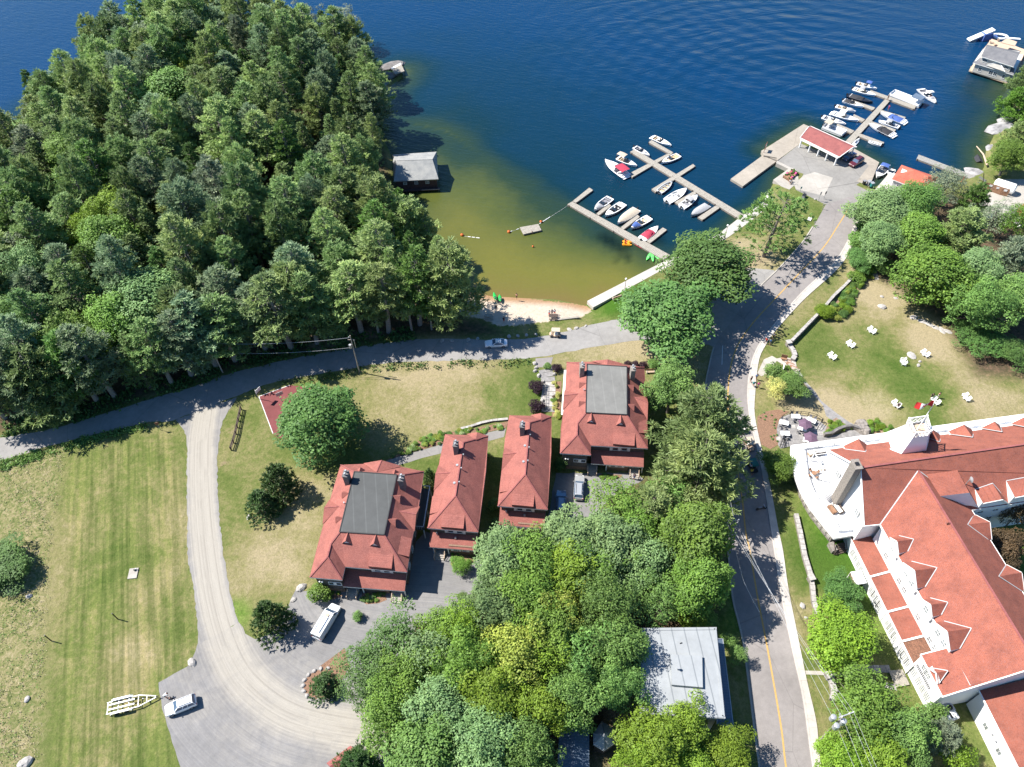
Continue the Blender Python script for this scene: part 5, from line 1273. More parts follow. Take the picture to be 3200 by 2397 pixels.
# ---------------- open pavilion on the pier
z = 4.2; G = [Z1c(352,1092,z+.0),Z1c(735,1272,z),Z1c(615,1358,z-.3),Z1c(276,1190,z-.3)]
ra,rb = Z1c(350,1092,5.0),Z1c(736,1270,5.0);
Wd = (Z1c(276,1190,3.6)-Z1c(350,1092,5.0)); Wd.z = 0
ra,rb = Z1c(350,1095,5.1),Z1c(735,1272,5.1); fa,fb = Z1c(276,1190,3.7),Z1c(615,1358,3.7); ba = ra*2-fa; bb = rb*2-fb; ba.z = bb.z = 3.7
ba = ra+(ra-fa)*.35; bb = rb+(rb-fb)*.35; ba.z = bb.z = 4.6
c = (ra+rb+fa+fb)/4; root = bthing('pier_pavilion','long red-roofed open shelter on white posts across the pier','pavilion',c)
ro = wpart(MB().poly([fa,fb,rb,ra]).poly([ra,rb,bb,ba]),'roof','shingle_pavilion',root); f = MB(); [f.beam(x_,y_,.12,.26) for x_,y_ in ((fa,fb),(fb,rb),(rb,bb),(bb,ba),(ba,ra),(ra,fa))]; sub(f,'fascia','trim_white',ro,root)
dn = Vector((0,0,-.14)); wpart(MB().poly([fb+dn,fa+dn,ra+dn,rb+dn]).poly([rb+dn,ra+dn,ba+dn,bb+dn]),'ceiling','trim_white',root)
for i in range(5):
 t = .03+.94*i/4
 for e0,e1,zz_ in ((fa,fb,3.5),(ba,bb,4.4)):
  p = e0.lerp(e1,t); inn = ((c-p)); inn.z = 0; p = p+inn.normalized()*.25; wpart(MB().box((p.x,p.y,1+(zz_-1)/2),(.28,.28,zz_-1)),'post','white_paint',root)
for t0 in (0,):
 a = fa.lerp(fb,.02); b = fa.lerp(fb,.98); wpart(MB().beam(Vector((a.x,a.y,3.35)),Vector((b.x,b.y,3.35)),.15,.3),'beam','white_paint',root)
# ---------------- orange-roofed boathouse at the junction
O = [Z1c(1150,1420,4.2),Z1c(1258,1432,4.2),Z1c(1460,1520,4.2),Z1c(1320,1640,4.2),Z1c(1070,1545,4.2)]
a,b,cc,d_ = Z1c(1152,1422,4.2),Z1c(1470,1530,4.2),Z1c(1375,1665,4.2),Z1c(1070,1545,4.2); rr1,rr2 = Z1c(1262,1468,5.6),Z1c(1380,1520,5.6)
c = (a+b+cc+d_)/4; root = bthing('orange_roof_boathouse','white boathouse with a bright orange-red hip roof at the water by the junction','boathouse',c)
ro = wpart(MB().poly([a,rr1,d_]).poly([a,b,rr2,rr1]).poly([b,cc,rr2]).poly([d_,rr1,rr2,cc]),'roof','shingle_orange',root); sub(eave_band([a,b,cc,d_],.2),'fascia','trim_white',ro,root)
wpart(MB().prism(inset([a,b,cc,d_],.4),.5,4.0),'wall','shadowwall_grey',root)
n = outward(d_,cc,c); aa,b2 = d_-n*.4,cc-n*.4
for t in (.22,.42,.62,.82): window(root,aa,b2,2.9,.9,.6,t,n,bars=(1,0))
sk = Z1c(1190,1475,5.0); wpart(MB().poly([Z1c(1145,1490,4.75),Z1c(1160,1455,5.05),Z1c(1215,1480,5.05)]).poly([Z1c(1145,1490,4.75),Z1c(1215,1480,5.05),Z1c(1150,1492,4.3)]),'skylight','trim_white',root)
# ---------------- two-storey boathouse on the lake
T = frame(2400,0,2.761)
pl = [T(1735,605,.9),T(2085,718,.9),T(2110,690,.9),T(2240,400,.9),T(1930,330,.9),T(1840,430,.9)]
c = sum(pl,Vector())/6; root = bthing('lake_house','two-storey boathouse with slate roofs and timber decks in the upper right corner','boathouse',c)
wpart(MB().prism([T(1735,605,.9),T(2090,720,.9),T(2230,430,.9),T(1930,335,.9),T(1860,420,.9)],.5,.9),'deck','wood_tan',root)
zl = 3.6; B0 = [T(1775,540,zl),T(2110,655,zl),T(2170,560,zl),T(1850,470,zl)]
wall1 = inset([T(1775,545,zl),T(2105,645,zl),T(2190,440,zl),T(1860,400,zl)],.5); wpart(MB().prism(wall1,.9,zl+.1),'lower_wall','siding_beige',root)
lr_ = [T(1770,540,3.7),T(2120,645,3.7),T(2130,590,4.9),T(1835,495,4.9)]
ro = wpart(MB().poly(lr_),'lower_roof','shingle_slate',root); sub(eave_band([T(1770,540,3.7),T(2120,645,3.7),T(2200,470,3.7),T(1855,420,3.7)],.2),'fascia','trim_white',ro,root)
zu = 6.0; U = [T(1840,485,zu),T(2120,575,zu),T(2175,450,zu),T(1890,385,zu)]; ur1,ur2 = T(1880,425,7.4),T(2165,500,7.4)
ur1 = (U[0]+U[3])/2+Vector((0,0,1.5)); ur2 = (U[1]+U[2])/2+Vector((0,0,1.5))
wpart(MB().prism(inset(U,.45),3.5,zu),'upper_wall','siding_beige',root)
ro = wpart(MB().poly([U[0],U[1],ur2,ur1]).poly([ur1,ur2,U[2],U[3]]).poly([U[0],ur1,U[3]]).poly([U[1],U[2],ur2]),'upper_roof','shingle_slate',root); sub(eave_band(U,.2),'fascia','trim_white',ro,root)
gm = (T(1885,565,4.0),T(1995,530,5.9),T(2045,620,4.0),T(1985,505,5.9)); d = wpart(MB().poly([gm[0],gm[1],gm[3]]).poly([gm[1],gm[2],gm[3]]),'entrance_gable','shingle_slate',root)
tm = MB(); tm.beam(gm[0],gm[1],.1,.2); tm.beam(gm[1],gm[2],.1,.2); sub(tm,'gable_trim','trim_white',d,root); sub(MB().poly([gm[0],gm[2],gm[1]-Vector((0,0,.1))]),'gable_face','siding_beige',d,root)
n = outward(B0[0],B0[1],c); a,b = Vector((*wall1[0],0)),Vector((*wall1[1],0))
for t,w_ in ((.18,.9),(.5,1.2),(.62,1.0),(.86,.7)): window(root,a,b,2.2,w_,1.2,t,n,bars=(1,0))
iu = [Vector((*p,0)) for p in inset(U,.45)]
for t,w_ in ((.12,1.3),(.85,1.3)): window(root,iu[0],iu[1],5.0,w_,.9,t,n,bars=(2,0))
wpart(MB().prism([T(2010,365,3.7),T(2060,330,3.7),T(2150,360,3.7),T(2130,395,3.7)],3.5,3.7),'canopy','wood_tan',root)
dr_ = MB(); e = [T(1740,600,.9),T(2085,712,.9)]
for t in (0,.33,.66,1): p = e[0].lerp(e[1],t); dr_.box((p.x,p.y,1.4),(.1,.1,1.0))
dr_.beam(Vector((e[0].x,e[0].y,1.9)),Vector((e[1].x,e[1].y,1.9)),.08,.08); wpart(dr_,'railing','wood_tan',root)
for i,q in enumerate([(1930,360),(1955,400),(1985,375)]): p = T(*q,.9); wpart(MB().box((p.x,p.y,1.15),(.7,.7,.1)).box((p.x+.3,p.y,1.45),(.08,.7,.6)),'deck_chair','wood_tan',root) if False else None
# ------------------------------------------------------------------ hotel
Q4 = frame(2420,1260,3.314); Q2 = frame(2560,1700,3.766); Q5 = frame(2760,1960,3.791); Q3 = frame(2800,1250,4.1425); Q6 = frame(2860,1500,2.7617)
ZE,ZR,ZS,ZT = 9.9,15.3,14.2,5.1
hc = P(2950,1700,8); HOT = bthing('hotel','white lakeside hotel with red shingle roofs, a curved roof terrace and a flag tower','hotel',hc)
def lerp(a,b,t): return a+(b-a)*t
Rw = Q4(895,668,ZR); Re0 = Q3(1657,575,ZR); dN = (Re0-Rw).normalized(); Re = Re0+dN*26
NwE = Q4(550,480,ZE); Ne = Q3(1657,310,ZE); Ne = Ne+(Ne-NwE).normalized()*26
SwE = Q4(930,1272,ZE); Se = Q3(1590,1340,ZE); Se = Se+dN*30
valW = Q4(1095,1255,ZE); r0 = Q4(1490,695,ZS)
rdir = (Q6(939,1430,ZS)-Q6(280,350,ZS)).normalized();
endc = Q5(705,825,7.6); iN = Q2(1530,1215,ZE); lowA = Q5(445,325,7.7)
k = (endc-r0).dot(rdir); r1 = r0+rdir*k; r1.z = ZS
valE = Q3(985,1425,ZE); eE0 = Q6(490,262,ZE); eE1 = Q6(780,730,ZE); ed = (eE1-eE0).normalized(); eE2 = eE0+ed*((r1-eE0).dot(ed)); eE2.z = ZE
endW = endc
# roof surfaces
nroof = wpart(MB().poly([Rw,NwE,Ne,Re]).poly([Rw,Re,Se,valE,r0,valW,SwE]),'north_wing_roof','shingle_hotel',HOT)
sroof = wpart(MB().poly([r0,valW,iN,lowA,endc,r1]).poly([r0,r1,eE2,eE0,valE]),'south_wing_roof','shingle_hotel',HOT)
pNs = (Rw,Re,SwE); pNn = (Rw,NwE,Re); pSw = (r0,valW,r1); pSe = (r0,r1,eE1)
cap = MB().beam(Rw+Vector((0,0,.04)),Re+Vector((0,0,.04)),.3,.1); sub(cap,'ridge_cap','shingle_pavilion',nroof,HOT)
sub(MB().beam(r0+Vector((0,0,.04)),r1+Vector((0,0,.04)),.3,.1),'ridge_cap','shingle_pavilion',sroof,HOT)
up3 = Vector((0,0,.03))
for a,b,o in ((r0,valW,sroof),(r0,lerp(r0,valE,.45),sroof)): sub(MB().beam(a+up3,b+up3,.16,.05),'valley_flashing','shadowwall_grey',o,HOT)
def edge(a,b,par,w_=.14,h_=.3,nm='fascia',mt='trim_white'): sub(MB().beam(a-Vector((0,0,.12)),b-Vector((0,0,.12)),w_,h_),nm,mt,par,HOT)
for a,b in ((NwE,Ne),(NwE,Rw),(Rw,SwE),(SwE,valW),(valE,Se)): edge(a,b,nroof)
for a,b in ((valW,iN),(iN,lowA),(lowA,endc),(endc,r1),(eE0,eE2),(valE,eE0),(r1,eE2)): edge(a,b,sroof)
# walls of the north wing
nin = (SwE-NwE); nin.z = 0; nin.normalize()
w_nw,w_sw = NwE+nin*.5+dN*.35,SwE-nin*.5+dN*.35; w_ne,w_se = Ne+nin*.5,Se-nin*.5
m = MB(); V3 = lambda p,z: Vector((p.x,p.y,z))
mid_ = Rw+dN*.35
m.poly([V3(w_nw,1),V3(w_sw,1),V3(w_sw,ZE-.15),V3(mid_,ZR-.25),V3(w_nw,ZE-.15)]); m.poly([V3(w_sw,1),V3(w_se,1),V3(w_se,ZE-.12),V3(w_sw,ZE-.12)]); m.poly([V3(w_nw,1),V3(w_ne,1),V3(w_ne,ZE-.12),V3(w_nw,ZE-.12)])
wpart(m,'north_wing_wall','white_wall',HOT)
# walls of the south wing
sn = Vector((rdir.y,-rdir.x,0));
if sn.dot(valW-r0) < 0: sn = -sn          # outwards = west
wa,wb = V3(valW,0)-sn*.5,V3(iN,0)-sn*.5; wb2 = V3(endc,0)-sn*2.2;
wa0 = wa-rdir*0.0
blk = [V3(lowA,0)-sn*.35,V3(endc,0)-sn*.35-rdir*.3]
m = MB(); far_w = wa+rdir*((blk[1]-wa).dot(rdir))
ee0,ee1 = V3(valE,0)+sn*.5,V3(eE2,0)+sn*.5-rdir*.3
m.poly([V3(wa,1),V3(far_w,1),V3(far_w,ZE-.1),V3(wa,ZE-.1)]); m.poly([V3(ee0,1),V3(ee1,1),V3(ee1,ZE-.1),V3(ee0,ZE-.1)])
m.poly([V3(far_w,1),V3(ee1,1),V3(ee1,ZE-.1),V3(r1-rdir*.3,ZS-.25),V3(far_w,ZE-.1)])
wpart(m,'south_wing_wall','white_wall',HOT)
m = MB(); bi = [blk[0]-sn*3.2,blk[1]-sn*3.2]
for a,b,za,zb in ((blk[0],blk[1],7.5,7.45),(blk[1],bi[1],7.45,9.2),(bi[0],blk[0],9.2,7.5)): m.poly([V3(a,1),V3(b,1),V3(b,zb),V3(a,za)])
wpart(m,'end_block_wall','white_wall',HOT)
# grey return wall between the wings (under the valley corner)
edge(V3(w_sw,ZE-.3),V3(w_sw,5.3),nroof,.14,.14,'corner_board')
# sunroom along the road side
o0 = Q2(400,0,4.1); o1b = Q2(1110,1432,4.1); d_ = (o1b-o0).normalized(); o0 = o0-d_*1.2
wallpt = lambda p: wa+rdir*((p-wa).dot(rdir))
s0,s1 = V3(o0,0),V3(o1b,0); bays = [Q4(805,1410,4.1)]+[Q2(x,y,4.1) for x,y in ((595,392),(798,805),(965,1152))]+[Q2(1108,1432,4.1)]
ts = [(V3(b,0)-s0).dot(d_) for b in bays]; ts[0] = 0.0
sunr = []
for i in range(4):
 a,b = s0+d_*ts[i],s0+d_*ts[i+1]; ia,ib = V3(wallpt(a),4.95),V3(wallpt(b),4.95)
 mt = 'shingle_hotel_flat' if i < 3 else 'shingle_old'
 o = wpart(MB().poly([V3(a,4.15),V3(b,4.15),ib,ia]),'sunroom_roof',mt,HOT);
 if i < 3: sub(MB().beam(V3(b,4.25),V3(ib,5.05),.28,.2),'parapet','white_wall',o,HOT)
 sub(MB().beam(V3(a,4.1),V3(b,4.1),.16,.2),'gutter','trim_white',o,HOT)
s2 = V3(blk[0],0); a = s0+d_*ts[4]
wpart(MB().poly([V3(s0,1),V3(a,1),V3(a,4.05),V3(s0,4.05)]).poly([V3(s0,1),V3(wallpt(s0),1),V3(wallpt(s0),4.85),V3(s0,4.05)]),'sunroom_wall','white_wall',HOT)
no = sn
cs = V3(hc,0)
def grp(a,b,z,t,cols,rows,w_,h_,gap,root=HOT):
 """group of small white-framed panes"""
 window(root,a,b,z,w_,h_,t,no,bars=(cols-1,rows-1),glass='pane_grey',name='window',proud=.04)
for i in range(4):
 for f in (.28,.42,.56,.70):
  t = (ts[i]+(ts[i+1]-ts[i])*(f+.02))/((a-s0).length); grp(s0,a,2.7,t,4,4,1.15,1.9,0)
for i in range(1,5):
 q = s0+d_*ts[i]; wpart(MB().box((q.x+no.x*.04,q.y+no.y*.04,2.5),(.12,.12,3.1)),'corner_board','trim_white',HOT)
for t,z in ((.16,3.0),(.42,3.0),(.6,3.0),(.78,3.0)): grp(blk[0],blk[1],z,t,4,4,1.1,2.0,0)
for t in (.30,.42): grp(blk[0],blk[1],6.1,t,3,2,1.3,1.2,0)
slw = blk[0].lerp(blk[1],.36); rz = math.atan2(d_.y,d_.x)
sm = MB();
for i in range(14): q = blk[0].lerp(blk[1],.10+.045*i)+no*.06; sm.box((q.x,q.y,4.9),(.12,.06,.75),rz)
so_ = wpart(sm,'louvre_slats','vinyl_grey',HOT); so_['kind'] = 'stuff'
# windows in the upper west wall
wl_ = (far_w-wa).length; pwall = (wa,far_w,Vector((wa.x,wa.y,5)))
for fr_,x,y in ((Q2,790,140),(Q2,945,435),(Q2,1003,545),(Q2,1163,860),(Q2,1302,1130),(Q2,1362,1232)):
 p = fr_pl(fr_,(x,y),pwall); t = (V3(p,0)-wa).dot((far_w-wa).normalized())/wl_; window(HOT,wa,far_w,p.z,.95,1.25,t,no,bars=(1,1),glass='pane_grey')
# wall dormers of the west slope
wo = wa+no*.28; pfront = (wo,wo+d_*5,wo+Vector((0,0,5)))
def wdormer(frs,Lp,Fp,Rp,Bp,plane_f,plane_r,wins=(),root=HOT,nn=no,fa=None,fb=None,roofpar=sroof):
 L = fr_pl(frs[0],Lp,plane_f); F = fr_pl(frs[1],Fp,plane_f); Rr = fr_pl(frs[2],Rp,plane_f); Bk = fr_pl(frs[3],Bp,plane_r)+up3
 zt_ = max(L.z,Rr.z);
 mb = MB(); ov = nn*.22
 # lower eave points run back level until they meet the roof
 def back(p):
  a_,b_,c_ = plane_r; n = (b_-a_).cross(c_-a_); n = -n if n.z < 0 else n; d = Bk-F; d.z = 0; d.normalize()
  z0 = a_.z-(n.x*(p.x-a_.x)+n.y*(p.y-a_.y))/n.z; sl = (-(n.x*d.x+n.y*d.y)/n.z); kk = (p.z-z0)/max(sl,.1); return p+d*max(kk,0)
 LB,RB = back(L),back(Rr)
 o = wpart(mb.poly([L+ov,F+ov,Bk,LB]).poly([F+ov,Rr+ov,RB,Bk]),'dormer_roof','shingle_hotel',root)
 sub(MB().poly([V3(L,8.6),V3(Rr,8.6),Rr-up3,F-up3*3,L-up3]).poly([V3(L,8.6),L-up3,LB]).poly([V3(Rr,8.6),Rr-up3,RB]),'dormer_wall','white_wall',o,root)
 sub(MB().beam(L+ov-up3*3,F+ov-up3*3,.1,.22),'bargeboard','trim_white',o,root); sub(MB().beam(F+ov-up3*3,Rr+ov-up3*3,.1,.22),'bargeboard','trim_white',o,root)
 sub(MB().beam(Bk+up3,LB+up3,.12,.06),'flashing','shadowwall_grey',o,root); sub(MB().beam(Bk+up3,RB+up3,.12,.06),'flashing','shadowwall_grey',o,root)
 for fw_,wp in wins:
  p = fr_pl(fw_,wp,plane_f); a_ = V3(L,0); b_ = V3(Rr,0); t = (V3(p,0)-a_).dot((b_-a_).normalized())/(b_-a_).length
  window(root,a_,b_,p.z,.95,1.25,t,nn,bars=(1,1),glass='pane_grey')
 return L,F,Rr,Bk
wdormer((Q4,)*4,(1212,1388),(1285,1430),(1300,1552),(1440,1410),pfront,pSw,[(Q4,(1230,1502))])
wdormer((Q2,)*4,(1005,218),(1140,310),(1165,520),(1385,280),pfront,pSw,[(Q2,(1030,345)),(Q2,(1090,458))])
wdormer((Q2,)*4,(1232,650),(1330,712),(1345,852),(1512,688),pfront,pSw,[(Q2,(1260,772))])
wdormer((Q2,Q2,Q2,Q5),(1380,922),(1525,1028),(1557,1250),(1042,14),pfront,pSw,[(Q2,(1400,1050)),(Q2,(1468,1170))])
pb_ = (blk[0]+no*.1,blk[1]+no*.1,blk[0]+no*.1+Vector((0,0,5)))
wdormer((Q5,)*4,(556,480),(645,537),(660,668),(765,517),pb_,pSw,[])
# east slope dormers of the south wing
eo = V3(ee0,0)-no*.28; pef = (eo,eo+rdir*5,eo+Vector((0,0,5)))
wdormer((Q6,)*4,(515,305),(635,365),(650,512),(452,385),pef,pSe,nn=-no)
wdormer((Q6,)*4,(782,735),(910,802),(930,955),(720,832),pef,pSe,nn=-no)
# north slope dormers of the north wing
nn_ = -nin; nf = V3(w_nw,0)+nn_*.28; pnf = (nf,nf+V3(dN,0)*5,nf+Vector((0,0,5)))
wdormer((Q4,)*4,(720,450),(875,378),(970,443),(942,505),pnf,pNn,nn=nn_)
wdormer((Q3,)*4,(405,440),(465,385),(585,463),(562,545),pnf,pNn,nn=nn_)
wdormer((Q3,)*4,(690,412),(885,330),(1005,405),(990,485),pnf,pNn,nn=nn_)
wdormer((Q3,)*4,(1110,370),(1280,290),(1350,340),(1372,415),pnf,pNn,nn=nn_)
wdormer((Q3,)*4,(1505,310),(1660,235),(1760,290),(1770,370),pnf,pNn,nn=nn_)
# south slope dormers of the north wing
sf = V3(w_se,0)+nin*.28; psf = (sf,sf-V3(dN,0)*5,sf+Vector((0,0,5)))
wdormer((Q3,)*4,(1122,1325),(1372,1275),(1478,1345),(1250,1080),psf,pNs,nn=nin)
wdormer((Q3,)*4,(1535,1250),(1790,1200),(1890,1265),(1665,1005),psf,pNs,nn=nin)
# cross gable in the angle of the two wings
a_ = fr_pl(Q3,(390,965),pNs)+up3; b_ = fr_pl(Q3,(792,908),pNs)+up3; d2 = fr_pl(Q3,(572,1245),pSe)+up3; c2 = Q3(950,1200,b_.z); e2 = Q3(1070,1400,ZE)
cg = wpart(MB().poly([a_,b_,c2,d2]).poly([b_,e2,c2]),'cross_gable_roof','shingle_hotel',HOT); sub(MB().poly([d2,c2,e2,V3(e2,8),V3(d2,8)]),'gable_wall','white_wall',cg,HOT)
# shadowed courtyard wall windows
for t in (.10,.2,.32,.44):
 window(HOT,V3(valE,0)-nin*.5,w_se,8.2,1.0,1.4,t*.7,nin,bars=(1,1)); window(HOT,V3(valE,0)-nin*.5,w_se,5.0,1.0,1.4,t*.7,nin,bars=(1,1))
# satellite dish
p = fr_pl(Q3,(905,1090),pNs); dm = MB().tube([p,p+Vector((0,0,1.3))],.06,6); dm.rings([[p+Vector((.15+.0*j,0,1.3))+Vector((.18*r_,.55*r_*math.cos(j*.785),.55*r_*math.sin(j*.785))) for j in range(8)] for r_ in (.05,.6,1.0)]); wpart(dm,'satellite_dish','galv',HOT)
p = fr_pl(Q3,(665,1610),pSw); wpart(MB().tube([p-up3*3,p+Vector((0,0,.5))],.07,6).beam(p+Vector((-.4,0,.4)),p+Vector((.4,0,.3)),.06,.06),'roof_hook','black',HOT)
# ---- terrace
ter = [Q4(x,y,ZT) for x,y in ((175,440),(170,540),(185,640),(210,740),(255,870),(310,980),(370,1080),(440,1170),(530,1285),(622,1397),(803,1365))]
nb = Q3(1657,185,ZT); nbd = (nb-ter[0]).normalized(); nb2 = nb+nbd*26
inn1 = V3(w_ne,ZT); inn2 = V3(w_nw,ZT)
foot = ter+[V3(w_sw,ZT)+dN*.2,V3(w_nw,ZT)+dN*.2,inn1,nb2]
tr_ = wpart(MB().prism(foot,ZT-.35,ZT),'terrace_roof','white_wall',HOT)
ec = MB();
for i in range(len(ter)-1): ec.beam(ter[i]-Vector((0,0,.2)),ter[i+1]-Vector((0,0,.2)),.14,.5)
ec.beam(ter[0]-Vector((0,0,.2)),nb2-Vector((0,0,.2)),.14,.5); sub(ec,'terrace_fascia','trim_white',tr_,HOT)
sn2 = inset(foot,1.3); curve = [Vector((*p,0)) for p in sn2]
sw_ = MB(); STN = []
ring = [curve[-1]]+curve[:len(ter)]
for i in range(len(ring)-1):
 a,b = ring[i],ring[i+1]; d = (b-a).normalized(); n = Vector((d.y,-d.x,0));
 if n.dot(a-V3(hc,0)) < 0: n = -n
 sw_.poly([V3(a,1),V3(b,1),V3(b,ZT-.4),V3(a,ZT-.4)])
 if 2 <= i <= 10 and (b-a).length > 3.0:
  for t in (.3,.7):
   f_ = window(HOT,a,b,3.2,min(1.7,(b-a).length*.3),1.5,t,n,bars=(2,1));
 # rough stones standing proud of the wall
 if 1 <= i <= 10:
  L_ = (b-a).length; k = int(L_/1.0)
  for j in range(k):
   for zz_ in (1.35,2.0,4.35):
    q = a+d*((j+.5+random.uniform(-.15,.15))*L_/k)+n*.03; STN.append(MB().box((q.x,q.y,zz_+random.uniform(-.06,.06)),(random.uniform(.6,.9),.14,random.uniform(.38,.52)),math.atan2(d.y,d.x)))
swo_ = wpart(sw_,'stone_wall','fieldstone',HOT)
for k_,m_ in enumerate(STN[:220]): sub(m_,'stone',('fieldstone','granite','flagstone')[k_ % 3],swo_,HOT)
# inner deck, parapet rail
rail_pts = [Q4(x,y,ZT) for x,y in ((285,478),(295,600),(312,720),(345,830),(385,930),(440,1020),(490,1095),(560,1180),(605,1240),(655,1335),(800,1318))]
dk = rail_pts+[V3(w_sw,ZT)-dN*.0+Vector((0,0,0)),V3(w_nw,ZT),Q4(500,445,ZT)]
wpart(MB().prism([(p.x,p.y) for p in dk],ZT+.004,ZT+.05,bottom=False),'deck_floor','deck_grey',HOT)
def balustrade(pts,h,name,step=.16,mat='white_paint',post=2.4,curb=True):
 mb = MB(); bal = MB()
 for i in range(len(pts)-1):
  a,b = Vector(pts[i]),Vector(pts[i+1]); L_ = (b-a).length; n_ = max(2,int(L_/step)); d = (b-a).normalized(); rz = math.atan2(d.y,d.x)
  mb.beam(a+Vector((0,0,h)),b+Vector((0,0,h)),.12,.08); mb.beam(a+Vector((0,0,.15)),b+Vector((0,0,.15)),.08,.06)
  for j in range(n_+1): p = a.lerp(b,j/n_); bal.box((p.x,p.y,p.z+h/2),(.05,.05,h),rz)
  for j in range(max(1,int(L_/post))+1): p = a.lerp(b,j/max(1,int(L_/post))); mb.box((p.x,p.y,p.z+h/2+.05),(.14,.14,h+.1),rz)
 o = wpart(mb,name,mat,HOT); q = sub(bal,'baluster',mat,o,HOT); q['kind'] = 'stuff'; return o
balustrade([p+Vector((0,0,.03)) for p in rail_pts],1.0,'terrace_railing')
nr0,nr1 = Q4(285,478,ZT),Q3(1657,258,ZT); nrd = (nr1-nr0).normalized(); balustrade([nr0+nrd*i*6+Vector((0,0,.02)) for i in range(11)],1.0,'verandah_railing',.22)
for i in range(14):
 p = ter[0]+nbd*(4+i*5.2); wpart(MB().box((p.x,p.y,2.9),(.3,.3,3.9)),'verandah_post','white_paint',HOT)
# terrace windows in the gable wall
gnn = -dN
for fr_,x,y in ((Q4,660,735),(Q4,855,1128)):
 p = fr_pl(fr_,(x,y),(w_nw,w_sw,w_nw+Vector((0,0,5)))); t = (V3(p,0)-V3(w_nw,0)).length/(V3(w_sw,0)-V3(w_nw,0)).length
 window(HOT,w_nw,w_sw,p.z,.95,1.3,t,-dN,bars=(1,1),glass='pane_grey')
p = fr_pl(Q4,(600,828),(w_nw,w_sw,w_nw+Vector((0,0,5))));
window(HOT,w_nw,w_sw,ZT+1.15,1.0,2.0,.47,-dN,bars=(0,1))
# big chimney on the gable
b0 = Q4(632,1022,ZT); rz = math.atan2(nin.y,nin.x); q = b0-dN*.0
cm = MB().box((q.x,q.y,(ZT+16.4)/2),(1.7,1.1,16.4-ZT),rz); cm.box((q.x,q.y,16.45),(1.95,1.35,.2),rz); co_ = wpart(cm,'chimney','chimney_tan',HOT)
sub(MB().box((q.x,q.y,16.6),(.6,.6,.25),rz),'flue','black',co_,HOT)
# lower wing at the bottom right corner
L0,L1 = Q5(1132,752,6.4),Q5(1590,1657,6.4); ld = (L1-L0).normalized(); L2 = L1+ld*16; ln = Vector((ld.y,-ld.x,0));
if ln.dot(hc-L0) > 0: ln = -ln
E0,E1 = L0-ln*8+Vector((0,0,3.4)),L2-ln*8+Vector((0,0,3.4))
an = wpart(MB().poly([L0,L2,E1,E0]).poly([E0,E1,L2-ln*16,L0-ln*16]),'annex_roof','shingle_hotel_flat',HOT); sub(MB().beam(L0,L2,.15,.25),'fascia','trim_white',an,HOT)
a,b = V3(L0,0)-ln*.45+ld*.2,V3(L2,0)-ln*.45
wpart(MB().poly([V3(a,.9),V3(b,.9),V3(b,6.3),V3(a,6.3)]).poly([V3(a,.9),V3(a-ln*15,.9),V3(a-ln*15,6.3),V3(a-ln*7.5,9.6),V3(a,6.3)]),'annex_wall','white_wall',HOT)
pw2 = (a,b,a+Vector((0,0,5)))
for x,y in ((1215,1175),(1370,1478),(1195,1555)):
 p = fr_pl(Q5,(x,y),pw2); t = (V3(p,0)-a).dot(ld)/(b-a).length; window(HOT,a,b,p.z,.9,1.2,t,ln,bars=(1,0),glass='pane_grey')
for x,y in ((1303,1268),(1347,1352)):
 p = fr_pl(Q5,(x,y),pw2)+ln*.1; wpart(MB().box(p,(.2,.2,.25),math.atan2(ld.y,ld.x)),'wall_vent','vinyl_grey',HOT)
p = fr_pl(Q5,(915,985),pw2)+ln*.08; wpart(MB().box(p,(1.3,.12,1.2),math.atan2(ld.y,ld.x)),'wall_grille','vinyl_grey',HOT)
# ---- flag tower
tz = 17.2; TT = [Q4(1375,215,tz),Q4(1440,352,tz),Q4(1585,332,tz),Q4(1545,190,tz)]
tsw,tse = fr_pl(Q4,(1315,525),pNn),fr_pl(Q4,(1572,492),pNn);
bnw = Q4(1090,412,9.5); bnw2 = Q4(1130,312,6.5); bne = bnw2+V3(dN,0)*9.5
tb = wpart(MB().poly([TT[0],TT[1],tsw,fr_pl(Q4,(1220,488),pNn),bnw,bnw2]).poly([TT[1],TT[2],tse,tsw]).poly([TT[2],TT[3],bne,tse]).poly([TT[3],TT[0],bnw2,bne]),'tower','white_wall',HOT)
sub(MB().prism([(p.x,p.y) for p in TT],tz-.1,tz+.03),'tower_floor','wood_tan',tb,HOT)
cT = sum(TT,Vector())/4
top = [p+(p-cT)*.10+Vector((0,0,1.35)) for p in TT]; bot = [p+(p-cT)*.03 for p in TT]; lt = MB()
for i in range(4):
 a0,b0_,a1,b1 = bot[i],bot[(i+1) % 4],top[i],top[(i+1) % 4]; lt.beam(a1,b1,.16,.12); lt.beam(a0,b0_,.14,.12); lt.beam(a0,a1+Vector((0,0,.2)),.22,.22)
 n_ = 4
 for j in range(n_):
  p0,p1 = lerp(a0,b0_,j/n_),lerp(a0,b0_,(j+1)/n_); q0,q1 = lerp(a1,b1,j/n_),lerp(a1,b1,(j+1)/n_); lt.beam(p0,q1,.07,.06); lt.beam(p1,q0,.07,.06); lt.beam(p0,q0,.07,.07)
sub(lt,'lattice_railing','white_paint',tb,HOT)
fp = Q4(1480,275,tz); ft = Vector((fp.x,fp.y,24.8)); sub(MB().tube([fp,ft],[.10,.05],8).ball((ft.x,ft.y,ft.z+.1),.12,8,5),'flagpole','white_paint',tb,HOT)
